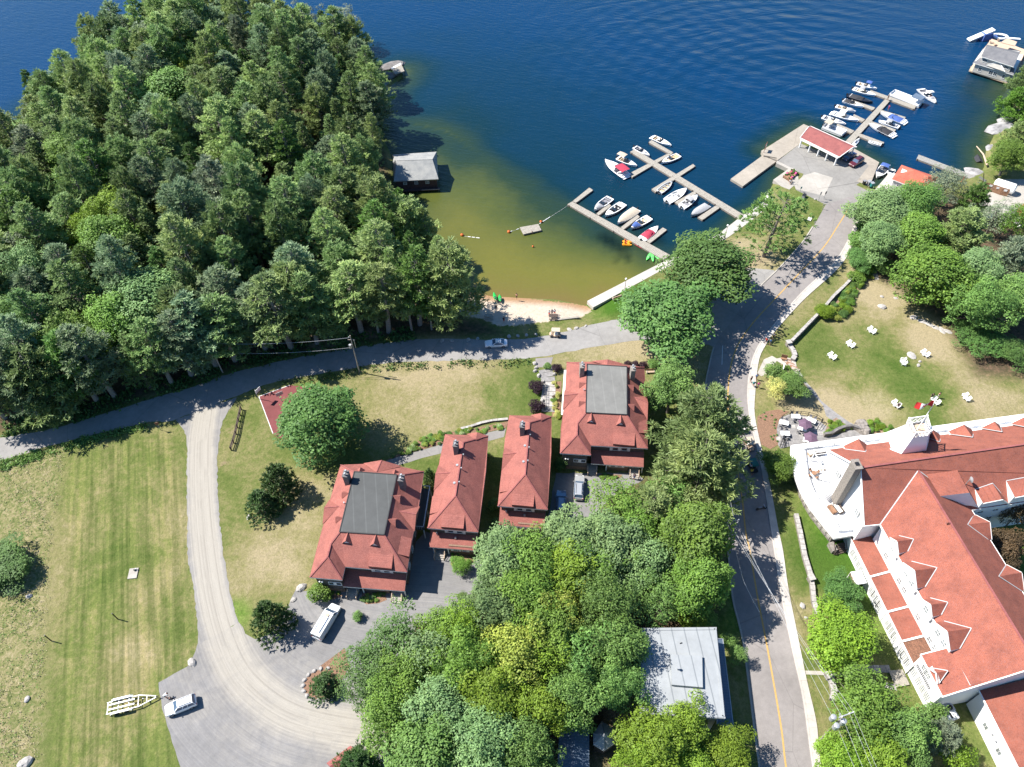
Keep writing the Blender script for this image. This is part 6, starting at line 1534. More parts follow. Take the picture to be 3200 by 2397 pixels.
# flag: two red bars with a white middle carrying a red leaf
fl = thing('flag','red and white maple leaf flag flying from the hotel tower','flag',(ft.x,ft.y,23.2)); fd = Vector((-.96,.10,-.12)).normalized()
def fpt(u,v): return Vector((fd.x*u*2.5,fd.y*u*2.5+.28*math.sin(u*7+v),fd.z*u*2.5+v*1.3+.12*math.sin(u*6)-.25*u*u))
def fpatch(nm,u0,u1,mt):
 mb = MB(); nu = 6
 for i in range(nu):
  for j in range(4):
   a,b = u0+(u1-u0)*i/nu,u0+(u1-u0)*(i+1)/nu; mb.poly([fpt(a,j/4),fpt(b,j/4),fpt(b,(j+1)/4),fpt(a,(j+1)/4)])
 return mb.build(nm,mt,fl)
fpatch('red_bar',.0,.25,'flag_red'); fpatch('white_field',.25,.75,'cloth_white'); fpatch('red_bar',.75,1.0,'flag_red')
lf = [(0,.42),(.05,.30),(.12,.34),(.09,.14),(.18,.22),(.2,.15),(.30,.17),(.26,.07),(.30,.03),(.14,-.10),(.16,-.18),(.02,-.15),(.015,-.36)]
lf = lf+[(-x,y) for x,y in reversed(lf[1:])]
for s in (1,-1): MB().poly([fpt(.5+x*.5,.5+y)+Vector((0,s*.02,.015*s)) for x,y in lf]).build('maple_leaf','flag_red',fl)
# ---- terrace pergola and furniture
def bput(name,label,cat,q,rz,parts,group=None,z=None):
 t = thing(name,label,cat,q,rz,group)
 for nm,mt,mb in parts: mb.build(nm,mt,t)
 return t
zt_ = ZT+.05
pa,pb2,pc_,pd_ = Q4(440,575,zt_+2.5),Q4(580,700,zt_+2.5),Q4(480,730,zt_+2.5),Q4(405,620,zt_+2.5)
base = Q4(520,800,zt_); t = thing('pergola','white timber pergola standing on the hotel roof terrace','pergola',base); t['_o'] = tuple(base)
ax = dN*-1; ay = nin; o0 = Q4(470,800,zt_); cor = [o0,o0-ax*3.2,o0-ax*3.2-ay*4.2,o0-ay*4.2]
for p in cor: wpart(MB().box((p.x,p.y,zt_+1.25),(.16,.16,2.5)),'post','white_paint',t)
for i in range(4): a,b = cor[i],cor[(i+1) % 4]; d = (b-a).normalized()*.3; wpart(MB().beam(V3(a-d,zt_+2.55),V3(b+d,zt_+2.55),.12,.2),'beam','white_paint',t)
for j in range(1,7): a = cor[0].lerp(cor[3],j/7); b = cor[1].lerp(cor[2],j/7); wpart(MB().beam(V3(a,zt_+2.7),V3(b,zt_+2.7),.08,.12),'rafter','white_paint',t)
def sofa(label,q,rz,frame_m='wood_brown',cush='canvas_white',w_=1.8):
 return bput('outdoor_sofa',label,'sofa',q,rz,[('frame',frame_m,MB().box((0,0,.22),(w_,.8,.25)).box((0,.36,.5),(w_,.1,.6)).box((-w_/2+.06,0,.42),(.12,.8,.3)).box((w_/2-.06,0,.42),(.12,.8,.3))),('cushion',cush,MB().box((0,-.05,.42),(w_-.25,.65,.16)))])
sofa('brown wicker sofa with pale cushion by the corner of the hotel terrace',Q4(393,528,zt_),R(200),'wood_tan')
sofa('dark sofa with white cushion at the north end of the hotel terrace',Q4(465,522,zt_),R(190),'wood_dark')
sofa('brown slatted bench facing the white sofa below the big chimney',Q4(592,1110,zt_),R(110),'wood_brown','wood_brown',1.6)
sofa('white cushioned sofa below the big chimney on the hotel terrace',Q4(655,1100,zt_),R(-70),'wood_dark','canvas_white',2.0)
sofa('white bench under the pergola on the hotel terrace',Q4(535,685,zt_),R(180),'wood_tan','canvas_white',1.9)
q = Q4(508,645,zt_); bput('fire_bowl','round dark fire bowl table under the pergola','table',q,0,[('bowl','vinyl_grey',MB().tube([(0,0,.0),(0,0,.4)],[.5,.6],14)),('rim','galv',MB().tube([(0,0,.4),(0,0,.46)],[.65,.6],14))])
q = Q4(400,745,zt_); ch = bput('patio_set','small round wooden table with four folding chairs on the hotel terrace','table',q,0,[('tabletop','wood_brown',MB().tube([(0,0,.7),(0,0,.75)],.45,12)),('table_leg','wood_dark',MB().tube([(0,0,0),(0,0,.7)],.05,6))])
for k in range(4):
 a = k*math.pi/2+.4; p = q+Vector((math.cos(a)*.85,math.sin(a)*.85,0))
 bput('folding_chair','brown folding chair round the small terrace table','chair',p,a+math.pi/2,[('seat','wood_brown',MB().box((0,0,.45),(.42,.4,.04))),('backrest','wood_brown',MB().box((0,-.2,.7),(.42,.04,.4)))]+[('leg','wood_dark',MB().box((x,y,.22),(.04,.04,.44))) for x in (-.18,.18) for y in (-.17,.17)],'folding chairs on the hotel terrace')
q = Q4(570,985,zt_); ra_ = bput('access_ramp','grey ribbed ramp beside the foot of the big chimney','ramp',q,R(35),[('board','vinyl_grey',MB().box((0,0,.25),(1.6,.12,.1)).box((0,-.3,.2),(1.6,.12,.1)).box((0,.3,.3),(1.6,.12,.1)).box((0,.6,.35),(1.6,.12,.1)).box((0,-.6,.15),(1.6,.12,.1)))])
# entrance porch under the terrace end
q0 = Q4(625,1440,3.2);
pz = [Q4(560,1480,3.4),Q4(620,1400,4.6),Q4(800,1370,4.6),Q4(770,1440,3.4)]
st = bthing('side_steps','dark timber side steps under the lower end of the curved terrace','steps',Q4(660,1500,1)); m = MB(); a,b = Q4(615,1570,1),Q4(735,1540,1); dd2 = (b-a)
for k in range(5): wpart(MB().beam(V3(a+Vector((0,k*.3,0)),1.15+.17*k),V3(b+Vector((0,k*.3,0)),1.15+.17*k),.3,.1),'tread','wood_dark',st)
for p in (a,b): wpart(MB().beam(V3(p,1.9),V3(p+Vector((0,1.5,0)),2.7),.1,.1).box((p.x,p.y,1.5),(.14,.14,1.0)),'handrail','wood_dark',st)
q = Q4(590,1510,1); wpart(MB().box((q.x,q.y,1.5),(.9,1.6,1.0),.2),'stone_pier','fieldstone',st)
# canopy box on the sunroom wall
q = Q2(430,400,3.3); cb = bthing('wall_canopy','small white canopy projecting from the sunroom wall','canopy',Q2(450,400,1)); a,b = Q2(370,330,3.4),Q2(435,480,3.4); inn = -no*1.8
wpart(MB().prism([a,b,b+inn,a+inn],3.3,3.45),'canopy_roof','white_wall',cb); wpart(MB().poly([V3(a,2.6),V3(b,2.6),V3(b,3.3),V3(a,3.3)]),'awning_front','wood_tan',cb)
for p in (a,b): wpart(MB().box((p.x+inn.x*.05,p.y+inn.y*.05,2.1),(.12,.12,2.3)),'post','white_paint',cb)
# deck by the sunroom
dq = [Q5(65,515,1.3),Q5(230,500,1.3),Q5(315,680,1.3),Q5(155,715,1.3)]; c = sum(dq,Vector())/4
dk_ = bthing('timber_deck','weathered timber deck between the stone path and the hotel wall','deck',c); nbd_ = 14
for i in range(nbd_):
 a,b,a2,b2 = lerp(dq[0],dq[3],i/nbd_),lerp(dq[1],dq[2],i/nbd_),lerp(dq[0],dq[3],(i+.92)/nbd_),lerp(dq[1],dq[2],(i+.92)/nbd_)
 wpart(MB().prism([a,b,b2,a2],1.2,1.3+random.uniform(-.01,.01)),'board','dock_board',dk_)
# waste bins
for i,(x,y,lid) in enumerate([(572,1005,0),(625,985,0),(700,975,1),(785,955,1),(625,1075,2),(690,1065,2),(760,1060,2),(830,1050,2)]):
 q = Q5(x,y,1.9); q.z = 1.0; rzb = R(15)
 lb = ['grey bin with round lid in the upper row beside the hotel wall','open dark bin in the upper row under the hotel wall','pale waste bin in the lower row below the hotel wall'][lid]
 bput('waste_bin',lb,'bin',q,rzb,[('body','gelcoat_grey' if lid < 2 else 'gelcoat',MB().box((0,0,.55),(1.1,1.0,1.1),0,taper=1.08)),('lid','black' if lid < 2 else 'white_paint',MB().box((0,.05,1.16),(1.15,1.0,.1)) if lid == 2 else MB().tube([(0,0,1.1),(0,0,1.2)],.38,10))],'waste bins beside the hotel')
fq = [Q5(480,990,1),Q5(555,1160,1)]; fb_ = bthing('board_fence','short brown board fence beside the waste bins','fence',fq[0]);
for i in range(12): a = lerp(*fq,i/12); b = lerp(*fq,(i+.85)/12); wpart(MB().beam(V3(a,1.8),V3(b,1.8),.06,1.6),'board','wood_tan',fb_)
# ------------------------------------------------------------------ docks
def V3(p,z): return Vector((p.x,p.y,z))
def lerp(a,b,t): return a+(b-a)*t
def deck_leg(root,q,z,mat='dock_board'):
 """one arm of a dock: corners a,b (near end) c,d (far end); boards laid across a->d"""
 a,b,c,d = q; L = ((d-a).length+(c-b).length)/2; n = max(2,int(L/.42))
 fr_ = MB().prism([a,b,c,d],z-.45,z-.07); part_ = wpart(fr_,'dock_arm','dock_frame',root); bd = MB()
 for i in range(n):
  t0,t1 = i/n,(i+.94)/n; bd.prism([lerp(a,d,t0),lerp(b,c,t0),lerp(b,c,t1),lerp(a,d,t1)],z-.06,z+random.uniform(-.008,.012),bottom=False)
 o = sub(bd,'deck_boards',mat,part_,root); o['kind'] = 'stuff'
 e = MB(); e.beam(V3(a,z+.02),V3(d,z+.02),.12,.1); e.beam(V3(b,z+.02),V3(c,z+.02),.12,.1); sub(e,'edge_rail','dock_frame',part_,root) if False else None
 k = max(1,int(L/7))
 for i in range(k+1):
  for s,e_ in ((a,d),(b,c)):
   p = lerp(s,e_,min(.98,max(.02,i/k))); cc = (a+b+c+d)/4; wpart(MB().tube([(p.x,p.y,-1.5),(p.x,p.y,z+.05)],.11,6),'dock_pile','wood_dark',root)
def orient(pts):
 a,b,c,d = pts
 if (b-a).length > (d-a).length: return b,c,d,a
 return a,b,c,d
def dock(label,fr,arms,z=.5,mat='dock_board'):
 c = fr(*arms[0][0],z); root = bthing('dock',label,'dock',c)
 for arm in arms: deck_leg(root,orient([fr(x,y,z) for x,y in arm]),z,mat)
 return root
dock('grey plank dock on the beach side with five boats and green kayaks',Z1b,[[(-54,882),(-24,864),(591,1200),(552,1232)],[(-22,862),(0,872),(108,792),(84,776)],[(128,940),(145,951),(222,890),(204,876)],[(280,1027),(300,1040),(402,960),(385,946)],[(438,1108),(465,1126),(572,1042),(546,1027)]])
dock('long middle dock with two cross arms and boats at every finger',Z1b,[[(340,552),(370,535),(1055,948),(1022,972)],[(455,492),(476,478),(612,556),(590,566)],[(582,560),(612,560),(355,712),(330,690)],[(735,628),(750,642),(500,805),(475,786)],[(740,800),(758,812),(650,887),(620,868)],[(880,888),(905,902),(795,980),(765,963)]])
dock('crowded dock right of the pavilion with fingers on both sides',Z1c,[[(1010,855),(1050,872),(712,1248),(660,1228)],[(885,776),(878,800),(1262,943),(1278,915)],[(722,860),(716,877),(905,952),(925,928)],[(972,946),(962,968),(1160,1040),(1190,1010)],[(742,984),(732,1002),(815,1052),(838,1030)],[(600,1066),(590,1085),(720,1152),(746,1128)],[(790,1150),(778,1174),(985,1257),(1003,1228)],[(893,1045),(885,1062),(1090,1140),(1105,1118)]])
dock('straight grey dock running to the shore near the orange-roofed boathouse',Z1c,[[(1300,1333),(1282,1370),(1775,1556),(1800,1522)]],.5,'dock_board_grey')
# swimming raft
rc = Z1a(1322,636,.5); root = bthing('swim_raft','square wooden swimming raft floating in the green shallows','raft',rc); rq = [Z1a(1255,624,.5),Z1a(1372,603,.5),Z1a(1392,642,.5),Z1a(1278,668,.5)]
for i in range(9): a,b,c,d = lerp(rq[0],rq[3],i/9),lerp(rq[1],rq[2],i/9),lerp(rq[1],rq[2],(i+.93)/9),lerp(rq[0],rq[3],(i+.93)/9); wpart(MB().prism([a,b,c,d],.4,.5),'board','dock_board',root)
wpart(MB().prism(inset(rq,.1),-.1,.39),'float','dock_frame',root)
# ------------------------------------------------------------------ boats
def boat(label,fr,bow,stern,style='runabout',hull='gelcoat',inner='vinyl_white',seat='vinyl_white',cover=None,bimini=None,beam=None,motor='outboard',name='motorboat',z=.45,stripe=None,group=None,people=()):
 B = fr(*bow,z); S_ = fr(*stern,z); L = (B-S_).length; W = beam or L*.36; mid = (B+S_)/2; rz = math.atan2(B.y-S_.y,B.x-S_.x)
 t = thing(name,label,'boat',(mid.x,mid.y,0),rz,group); n = 13; out = []; inn = []
 def hw(s): return W/2*(1-max(0,(s-.38)/.62)**2.3)*(.92+.08*min(1,s*6))
 rs = []
 for i in range(n):
  s = i/(n-1); x = -L/2+L*s; w_ = max(hw(s),.03); sh = .62+.22*s**2
  rs.append([(x-.25*s*L*.12,0,-.25+.35*s**3),(x,w_*.8,.05+.12*s),(x+.04*L*s**3,w_,sh),(x,-w_,sh),(x,-w_*.8,.05+.12*s)]);
 hb = MB(); V = [];
 for i in range(n): V += rs[i]
 F = []
 for i in range(n-1):
  a,b = i*5,(i+1)*5; F += [(a,b,b+1,a+1),(a+1,b+1,b+2,a+2),(a+3,b+3,b+4,a+4),(a+4,b+4,b,a)]
 F.append((0,1,2,3,4)); hb.faces(V,F)
 # gunwale and foredeck
 c0,c1 = (.10,.66) if style != 'open' else (.06,.88)
 if style == 'cruiser': c0,c1 = .08,.42
 fore = []
 ins = .16 if L > 4 else .1
 def inh(s): return max(hw(s)-ins,.02)
 ss = [c0+(c1-c0)*k/8 for k in range(9)]; sh = lambda s: .62+.22*s**2
 for i in range(n-1):
  s0,s1 = i/(n-1),(i+1)/(n-1)
  for sg in (1,-1):
   x0,x1 = -L/2+L*s0,-L/2+L*s1
   hb.poly([(x0,sg*hw(s0),sh(s0)),(x1,sg*hw(s1),sh(s1)),(x1,sg*inh(s1)*.98,sh(s1)+.02),(x0,sg*inh(s0)*.98,sh(s0)+.02)])
 xs = lambda s: -L/2+L*s
 hb.poly([(xs(0),hw(0),sh(0)+.01),(xs(0),-hw(0),sh(0)+.01),(xs(c0),-inh(c0),sh(c0)+.02),(xs(c0),inh(c0),sh(c0)+.02)])
 fs = [c1+(1-c1)*k/6 for k in range(7)]
 for k in range(6):
  s0,s1 = fs[k],fs[k+1]; hb.poly([(xs(s0),inh(s0),sh(s0)+.02),(xs(s1),inh(s1),sh(s1)+.02),(xs(s1),0,sh(s1)+.09),(xs(s0),0,sh(s0)+.11)]); hb.poly([(xs(s0),-inh(s0),sh(s0)+.02),(xs(s0),0,sh(s0)+.11),(xs(s1),0,sh(s1)+.09),(xs(s1),-inh(s1),sh(s1)+.02)])
 for k in range(8):
  s0,s1 = ss[k],ss[k+1]
  for sg in (1,-1): hb.poly([(xs(s0),sg*inh(s0),sh(s0)+.02),(xs(s1),sg*inh(s1),sh(s1)+.02),(xs(s1),sg*inh(s1)*.9,.3),(xs(s0),sg*inh(s0)*.9,.3)])
 for s in (c0,c1): hb.poly([(xs(s),inh(s),sh(s)+.02),(xs(s),-inh(s),sh(s)+.02),(xs(s),-inh(s)*.9,.3),(xs(s),inh(s)*.9,.3)])
 ho = hb.build('hull',hull if stripe is None else hull,t)
 pl = [(xs(s),inh(s)*.91,.31) for s in ss]+[(xs(s),-inh(s)*.91,.31) for s in reversed(ss)]; MB().poly(pl).build('cockpit_floor',inner,t)
 if stripe:
  for sg in (1,-1): MB().poly([(xs(.02),sg*(hw(.02)+.015),.5),(xs(.5),sg*(hw(.5)+.015),.54),(xs(.5),sg*(hw(.5)*.93+.015),.25),(xs(.02),sg*(hw(.02)*.93+.015),.22)]).build('hull_stripe',stripe,t)
 cw = W-ins*2
 if cover and style != 'cruiser':
  k0,k1 = {'full': (.03,.93),'mid': (.12,.62),'bow': (.60,.92),'aft': (.05,.42)}[cover[1]]; cs_ = [k0+(k1-k0)*k/8 for k in range(9)]; rr = []
  for s in cs_:
   hgt = .12+.30*math.sin(math.pi*min(1,max(0,(s-k0)/(k1-k0))))**.6; w_ = hw(s)*.97; rr.append([(xs(s),w_,sh(s)+.03),(xs(s),w_*.55,sh(s)+.05+hgt*.8),(xs(s),0,sh(s)+.05+hgt),(xs(s),-w_*.55,sh(s)+.05+hgt*.8),(xs(s),-w_,sh(s)+.03)])
  MB().rings(rr,0,False,False,closed=False).build('boat_cover',cover[0],t,smooth=True)
 if not (cover and cover[1] in ('full',)):
  if style in ('runabout','bowrider','cruiser'):
   sx = .50 if style != 'cruiser' else .40
   ws = MB(); w_ = inh(sx)*.95; x = xs(sx); ws.poly([(x+.25,-w_*.75,sh(sx)+.05),(x+.25,w_*.75,sh(sx)+.05),(x-.05,w_*.7,sh(sx)+.48),(x-.05,-w_*.7,sh(sx)+.48)])
   for sg in (1,-1): ws.poly([(x+.25,sg*w_*.75,sh(sx)+.05),(x-.7,sg*w_,sh(sx)+.05),(x-.75,sg*w_*.93,sh(sx)+.3),(x-.05,sg*w_*.7,sh(sx)+.48)])
   ws.build('windshield','glass_dark',t)
   MB().box((x-.15,-w_*.5,.62),(.35,w_*.55,.5)).build('dashboard','vinyl_grey',t)
  seats = [(.40,.28),(.40,-.28)] if style != 'open' else [(.30,.0),(.5,0),(.7,0)]
  if style == 'cruiser': seats = [(.28,.28),(.28,-.28)]
  for s,y in seats:
   o = MB().box((xs(s),y*cw,.5),(.5,.45 if style != 'open' else cw*.85,.16)).box((xs(s)-.25,y*cw,.72),(.12,.45,.4)) if style != 'open' else MB().box((xs(s),0,.52),(.3,inh(s)*1.8,.06)); o.build('seat',seat,t)
  if style != 'open':
   MB().box((xs(c0)+.32,0,.48),(.55,cw*.86,.18)).box((xs(c0)+.08,0,.7),(.12,cw*.86,.35)).build('stern_bench',seat,t)
  if style == 'bowrider':
   bq = [.70,.78,.86]; MB().poly([(xs(s),inh(s)*.8,sh(s)+.12) for s in bq]+[(xs(s),-inh(s)*.8,sh(s)+.12) for s in reversed(bq)]).build('bow_cushion',seat,t)
 if style == 'cruiser':
  rr = []
  for s in (.42,.5,.62,.76,.9): w_ = hw(s)*.72; hgt = {.42:.75,.5:.85,.62:.7,.76:.45,.9:.12}[s]; rr.append([(xs(s),w_,sh(s)+.02),(xs(s),w_*.7,sh(s)+hgt),(xs(s),-w_*.7,sh(s)+hgt),(xs(s),-w_,sh(s)+.02)])
  MB().rings(rr,0,True,True,closed=False).build('cabin','gelcoat',t); MB().poly([(xs(.5),-hw(.5)*.45,1.62),(xs(.5),hw(.5)*.45,1.62),(xs(.43),hw(.5)*.45,2.0),(xs(.43),-hw(.5)*.45,2.0)]).build('windscreen','glass_dark',t)
  for s in (.62,.76): MB().box((xs(s),0,sh(s)+{.62:.72,.76:.47}[s]),(.5,.45,.04)).build('hatch','vinyl_grey',t)
 if bimini:
  mt,s0,s1,hh = bimini; w_ = W*.40; rr = []
  for k in range(5): s = s0+(s1-s0)*k/4; a = .1*math.sin(math.pi*k/4); rr.append([(xs(s),w_,hh-.08+a),(xs(s),w_*.5,hh+.04+a),(xs(s),-w_*.5,hh+.04+a),(xs(s),-w_,hh-.08+a)])
  bo_ = MB().rings(rr,0,False,False,closed=False).build('bimini_top',mt,t,smooth=True); m = MB()
  for s in (s0,s1):
   for sg in (1,-1): m.tube([(xs((s0+s1)/2),sg*W*.44,.65),(xs(s),sg*w_,hh-.06)],.025,5)
  fo_ = m.build('bimini_frame','steel',bo_); fo_['kind'] = 'stuff'
 if motor == 'outboard': MB().box((-L/2-.28,0,.75),(.5,.34,.42),0,taper=.8).box((-L/2-.3,0,.25),(.22,.16,.8)).build('outboard_motor','black',t)
 elif motor == 'platform': MB().prism([(-L/2-.5,-W*.38),(-L/2,-W*.42),(-L/2,W*.42),(-L/2-.5,W*.38)],.28,.36).build('swim_platform','gelcoat',t)
 return t
boat('white cabin cruiser with a dark red canopy moored outermost at the middle dock',Z1b,(182,605),(318,708),'cruiser',bimini=('canvas_red',.05,.40,2.1),motor='platform',stripe='hull_blue')
boat('deck boat with a beige bimini tied beside the red-canopied cruiser',Z1b,(378,642),(262,590),'runabout',seat='vinyl_tan',inner='vinyl_tan',bimini=('canvas_tan',.02,.42,2.2))
boat('white runabout with a dark interior at the outer end of the middle dock',Z1b,(458,577),(368,524),'bowrider',inner='vinyl_grey',seat='vinyl_grey')
boat('white boat with tan seats along the topmost finger of the middle dock',Z1b,(594,514),(480,460),'bowrider',inner='vinyl_white',seat='vinyl_tan',motor='platform')
boat('white boat with a tan interior inside the cross arm of the middle dock',Z1b,(538,624),(646,574),'bowrider',inner='vinyl_tan',seat='vinyl_tan')
boat('grey aluminium skiff behind the second cross arm of the middle dock',Z1b,(604,742),(522,806),'open',hull='gelcoat_grey',inner='vinyl_tan',seat='galv')
boat('long white boat left of the third finger of the middle dock',Z1b,(695,785),(572,864),'bowrider',inner='vinyl_white',seat='vinyl_white')
boat('white boat with a grey console cover right of the third finger',Z1b,(763,828),(664,900),'runabout',inner='vinyl_grey',seat='vinyl_white',bimini=('canvas_grey',.35,.6,1.6))
boat('boat wholly under a pale grey cover beside the last finger of the middle dock',Z1b,(722,955),(828,888),'runabout',hull='gelcoat_grey',cover=('canvas_grey','full'))
boat('white boat with grey bow cover, first along the beach-side dock',Z1b,(114,920),(216,842),'runabout',inner='vinyl_grey',seat='vinyl_grey',cover=('canvas_grey','bow'))
boat('white boat with black seats and tubes, second along the beach-side dock',Z1b,(183,957),(294,880),'bowrider',inner='black',seat='vinyl_white',motor='platform')
boat('boat under a full beige-grey cover, third along the beach-side dock',Z1b,(262,1003),(382,914),'runabout',cover=('canvas_tan','full'))
boat('white boat with blue bow cover, fourth along the beach-side dock',Z1b,(345,1035),(462,965),'runabout',inner='vinyl_tan',seat='vinyl_white',cover=('canvas_blue','bow'))
boat('white speedboat with a bright red centre cover nearest the seawall',Z1b,(516,1024),(412,1104),'runabout',cover=('canvas_red','mid'),stripe='hull_red')
boat('white boat with a blue bimini at the far corner of the crowded dock',Z1c,(930,768),(768,722),'runabout',seat='vinyl_tan',bimini=('canvas_blue',.45,.72,2.0))
boat('white boat with grey bimini, second from the top left of the crowded dock',Z1c,(922,826),(735,766),'bowrider',inner='vinyl_tan',seat='vinyl_white',bimini=('canvas_grey',.3,.5,1.9))
boat('dark-hulled boat under a black cover on the upper left finger',Z1c,(897,888),(690,822),'runabout',hull='hull_black',inner='vinyl_white',cover=('canvas_black','mid'))
boat('small boat with black cover below the dark-hulled one',Z1c,(817,926),(652,866),'runabout',inner='vinyl_grey',cover=('canvas_black','aft'))
boat('white boat with orange-tan seats at the second left finger',Z1c,(747,966),(586,918),'bowrider',inner='vinyl_tan',seat='vinyl_tan',cover=('canvas_grey','bow'))
boat('white boat with a white hardtop at the second left finger',Z1c,(774,1044),(552,976),'bowrider',seat='vinyl_white',bimini=('canvas_white',.28,.5,2.1),motor='platform')
boat('white boat with dark seats above the lower left finger',Z1c,(662,1074),(470,1010),'bowrider',inner='vinyl_white',seat='vinyl_grey')
boat('white boat with a deep blue canopy on the right side of the crowded dock',Z1c,(975,974),(1180,1058),'runabout',cover=('canvas_blue','mid'),beam=3.0,motor='platform')
boat('small white boat with grey canopy squeezed above the black-covered one',Z1c,(957,1046),(1130,1100),'runabout',inner='vinyl_grey',seat='vinyl_grey',bimini=('canvas_grey',.4,.65,1.7))
boat('large white boat with a black cockpit cover on the right side of the dock',Z1c,(877,1072),(1085,1172),'runabout',cover=('canvas_black','mid'),beam=3.0,stripe='hull_black',motor='platform')
boat('white open dinghy at the end of the lower right finger',Z1c,(866,1222),(975,1252),'open',inner='vinyl_white',seat='vinyl_white',motor='outboard')
mb_ = boat('white motorboat under way with several people aboard right of the barge',Z1c,(1442,884),(1318,772),'bowrider',inner='vinyl_white',seat='vinyl_grey',motor='platform',bimini=('canvas_white',.45,.6,1.9))
boat('white runabout with blue cover in the slip beside the pier wall',Z1c,(938,1532),(1012,1440),'runabout',inner='vinyl_grey',seat='vinyl_grey',bimini=('canvas_blue',.02,.3,1.6),beam=2.6)
boat('second white boat half hidden between the slip and the orange-roofed boathouse',Z1c,(1045,1520),(1072,1462),'runabout',beam=1.8)
def pontoon(label,fr,bow,stern,top,W=2.6,floor='gelcoat_grey',z=.5):
 B = fr(*bow,z); S_ = fr(*stern,z); L = (B-S_).length; mid = (B+S_)/2; rz = math.atan2(B.y-S_.y,B.x-S_.x); t = thing('pontoon_boat',label,'boat',(mid.x,mid.y,0),rz)
 for sg in (1,-1): MB().tube([(-L/2,sg*W*.4,.12),(L/2-.6,sg*W*.4,.12),(L/2,sg*W*.38,.3)],[.32,.32,.05],8).build('pontoon','galv',t)
 MB().box((0,0,.5),(L,W,.1)).build('deck',floor,t)
 for sg in (1,-1): MB().box((0,sg*W/2,.85),(L*.96,.06,.6)).build('side_panel','gelcoat',t)
 for sx in (1,-1): MB().box((sx*L*.48,0,.85),(.06,W,.6)).build('end_panel','gelcoat',t)
 x0,x1,mt = top; w_ = W*.46; h_ = 2.3; o = MB().prism([(x0*L,-w_),(x1*L,-w_),(x1*L,w_),(x0*L,w_)],h_,h_+.08).build('canopy',mt,t)
 for x in (x0,x1):
  for sg in (1,-1): MB().box((x*L*.98,sg*w_*.95,1.45),(.05,.05,1.75)).build('canopy_post','steel',t)
 for x in (-.3,.1,.3): MB().box((x*L,W*.33,.75),(L*.16,W*.22,.35)).build('seat','vinyl_white',t)
 MB().box((-L/2-.25,0,.8),(.5,.4,.5)).build('outboard_motor','black',t); return t
pontoon('grey pontoon boat with a tan top at the lower left finger of the crowded dock',Z1c,(660,1158),(482,1088),(-.48,-.15,'canvas_tan'))
pontoon('long pale work barge with a blue-grey canopy along the top of the crowded dock',Z1c,(1062,803),(1325,905),(-.48,-.16,'metal_blue'),3.2,'gelcoat')
def jetski(label,fr,bow,stern):
 B = fr(*bow,.3); S_ = fr(*stern,.3); L = (B-S_).length; mid = (B+S_)/2; t = thing('jet_ski',label,'jet ski',(mid.x,mid.y,0),math.atan2(B.y-S_.y,B.x-S_.x)); rr = []
 for s in (0,.3,.6,.85,1): w_ = .58*(1-max(0,(s-.5)/.5)**2)+.03; x = -L/2+L*s; rr.append([(x,-w_,.3),(x,-w_*.6,.05),(x,w_*.6,.05),(x,w_,.3),(x,w_*.5,.5),(x,-w_*.5,.5)])
 MB().rings(rr).build('hull','gelcoat',t); MB().box((-L*.12,0,.65),(L*.42,.34,.28),0,taper=.8).build('seat','vinyl_grey',t); MB().box((L*.18,0,.62),(.5,.5,.35),0,taper=.6).build('cowl','gelcoat',t); MB().beam((L*.1,-.35,.9),(L*.1,.35,.9),.05,.05).build('handlebar','black',t)
jetski('white jet ski between the pavilion and the crowded dock',Z1c,(787,1195),(735,1252))
def kayak(label,fr,bow,stern,mat='kayak_green',z=.15,W=.8,seats=1,name='kayak',rise=0):
 B = fr(*bow,z); S_ = fr(*stern,z); L = (B-S_).length; mid = (B+S_)/2; t = thing(name,label,name,(mid.x,mid.y,z-.15+rise),math.atan2(B.y-S_.y,B.x-S_.x)); rr = []
 for k in range(9): s = k/8; w_ = W/2*math.sin(math.pi*min(max(s*.96+.02,.02),.98))**.7+.02; x = -L/2+L*s; e = .12*(2*s-1)**2; rr.append([(x,-w_,.18+e),(x,-w_*.5,.0+e),(x,w_*.5,.0+e),(x,w_,.18+e),(x,w_*.6,.25+e),(x,0,.27+e),(x,-w_*.6,.25+e)])
 MB().rings(rr).build('hull',mat,t,smooth=True)
 for k in range(seats): x = (-.12 if seats == 1 else (-.22,.18)[k])*L; MB().tube([(x-.0,0,.26),(x,0,.30)],[.26,.24],10).build('cockpit','black',t); MB().box((x-.22,0,.36),(.06,.36,.22)).build('seat_back','vinyl_white' if rise == 0 else 'black',t)
 return t
kayak('leftmost of the three light green kayaks fanned out at the foot of the beach-side dock',Z1b,(478,1178),(443,1235))
kayak('middle one of the three light green kayaks at the foot of the dock',Z1b,(480,1180),(484,1244))
kayak('rightmost of the three light green kayaks, closest to the seawall',Z1b,(488,1180),(528,1238))
kayak('darker green kayak on the sand, left of the pair',Z1a,(1092,1036),(1106,1084),'kayak_green_dark',1.0,.8,rise=.0)
kayak('green kayak on the sand, right of the pair and nearer the water',Z1a,(1128,1050),(1134,1092),'kayak_green_dark',.9,.8,rise=.0)
kayak('red and white canoe lying under the edge of the beach-side dock',Z1b,(342,1108),(432,1166),'kayak_red',.15,.85,2,'canoe')
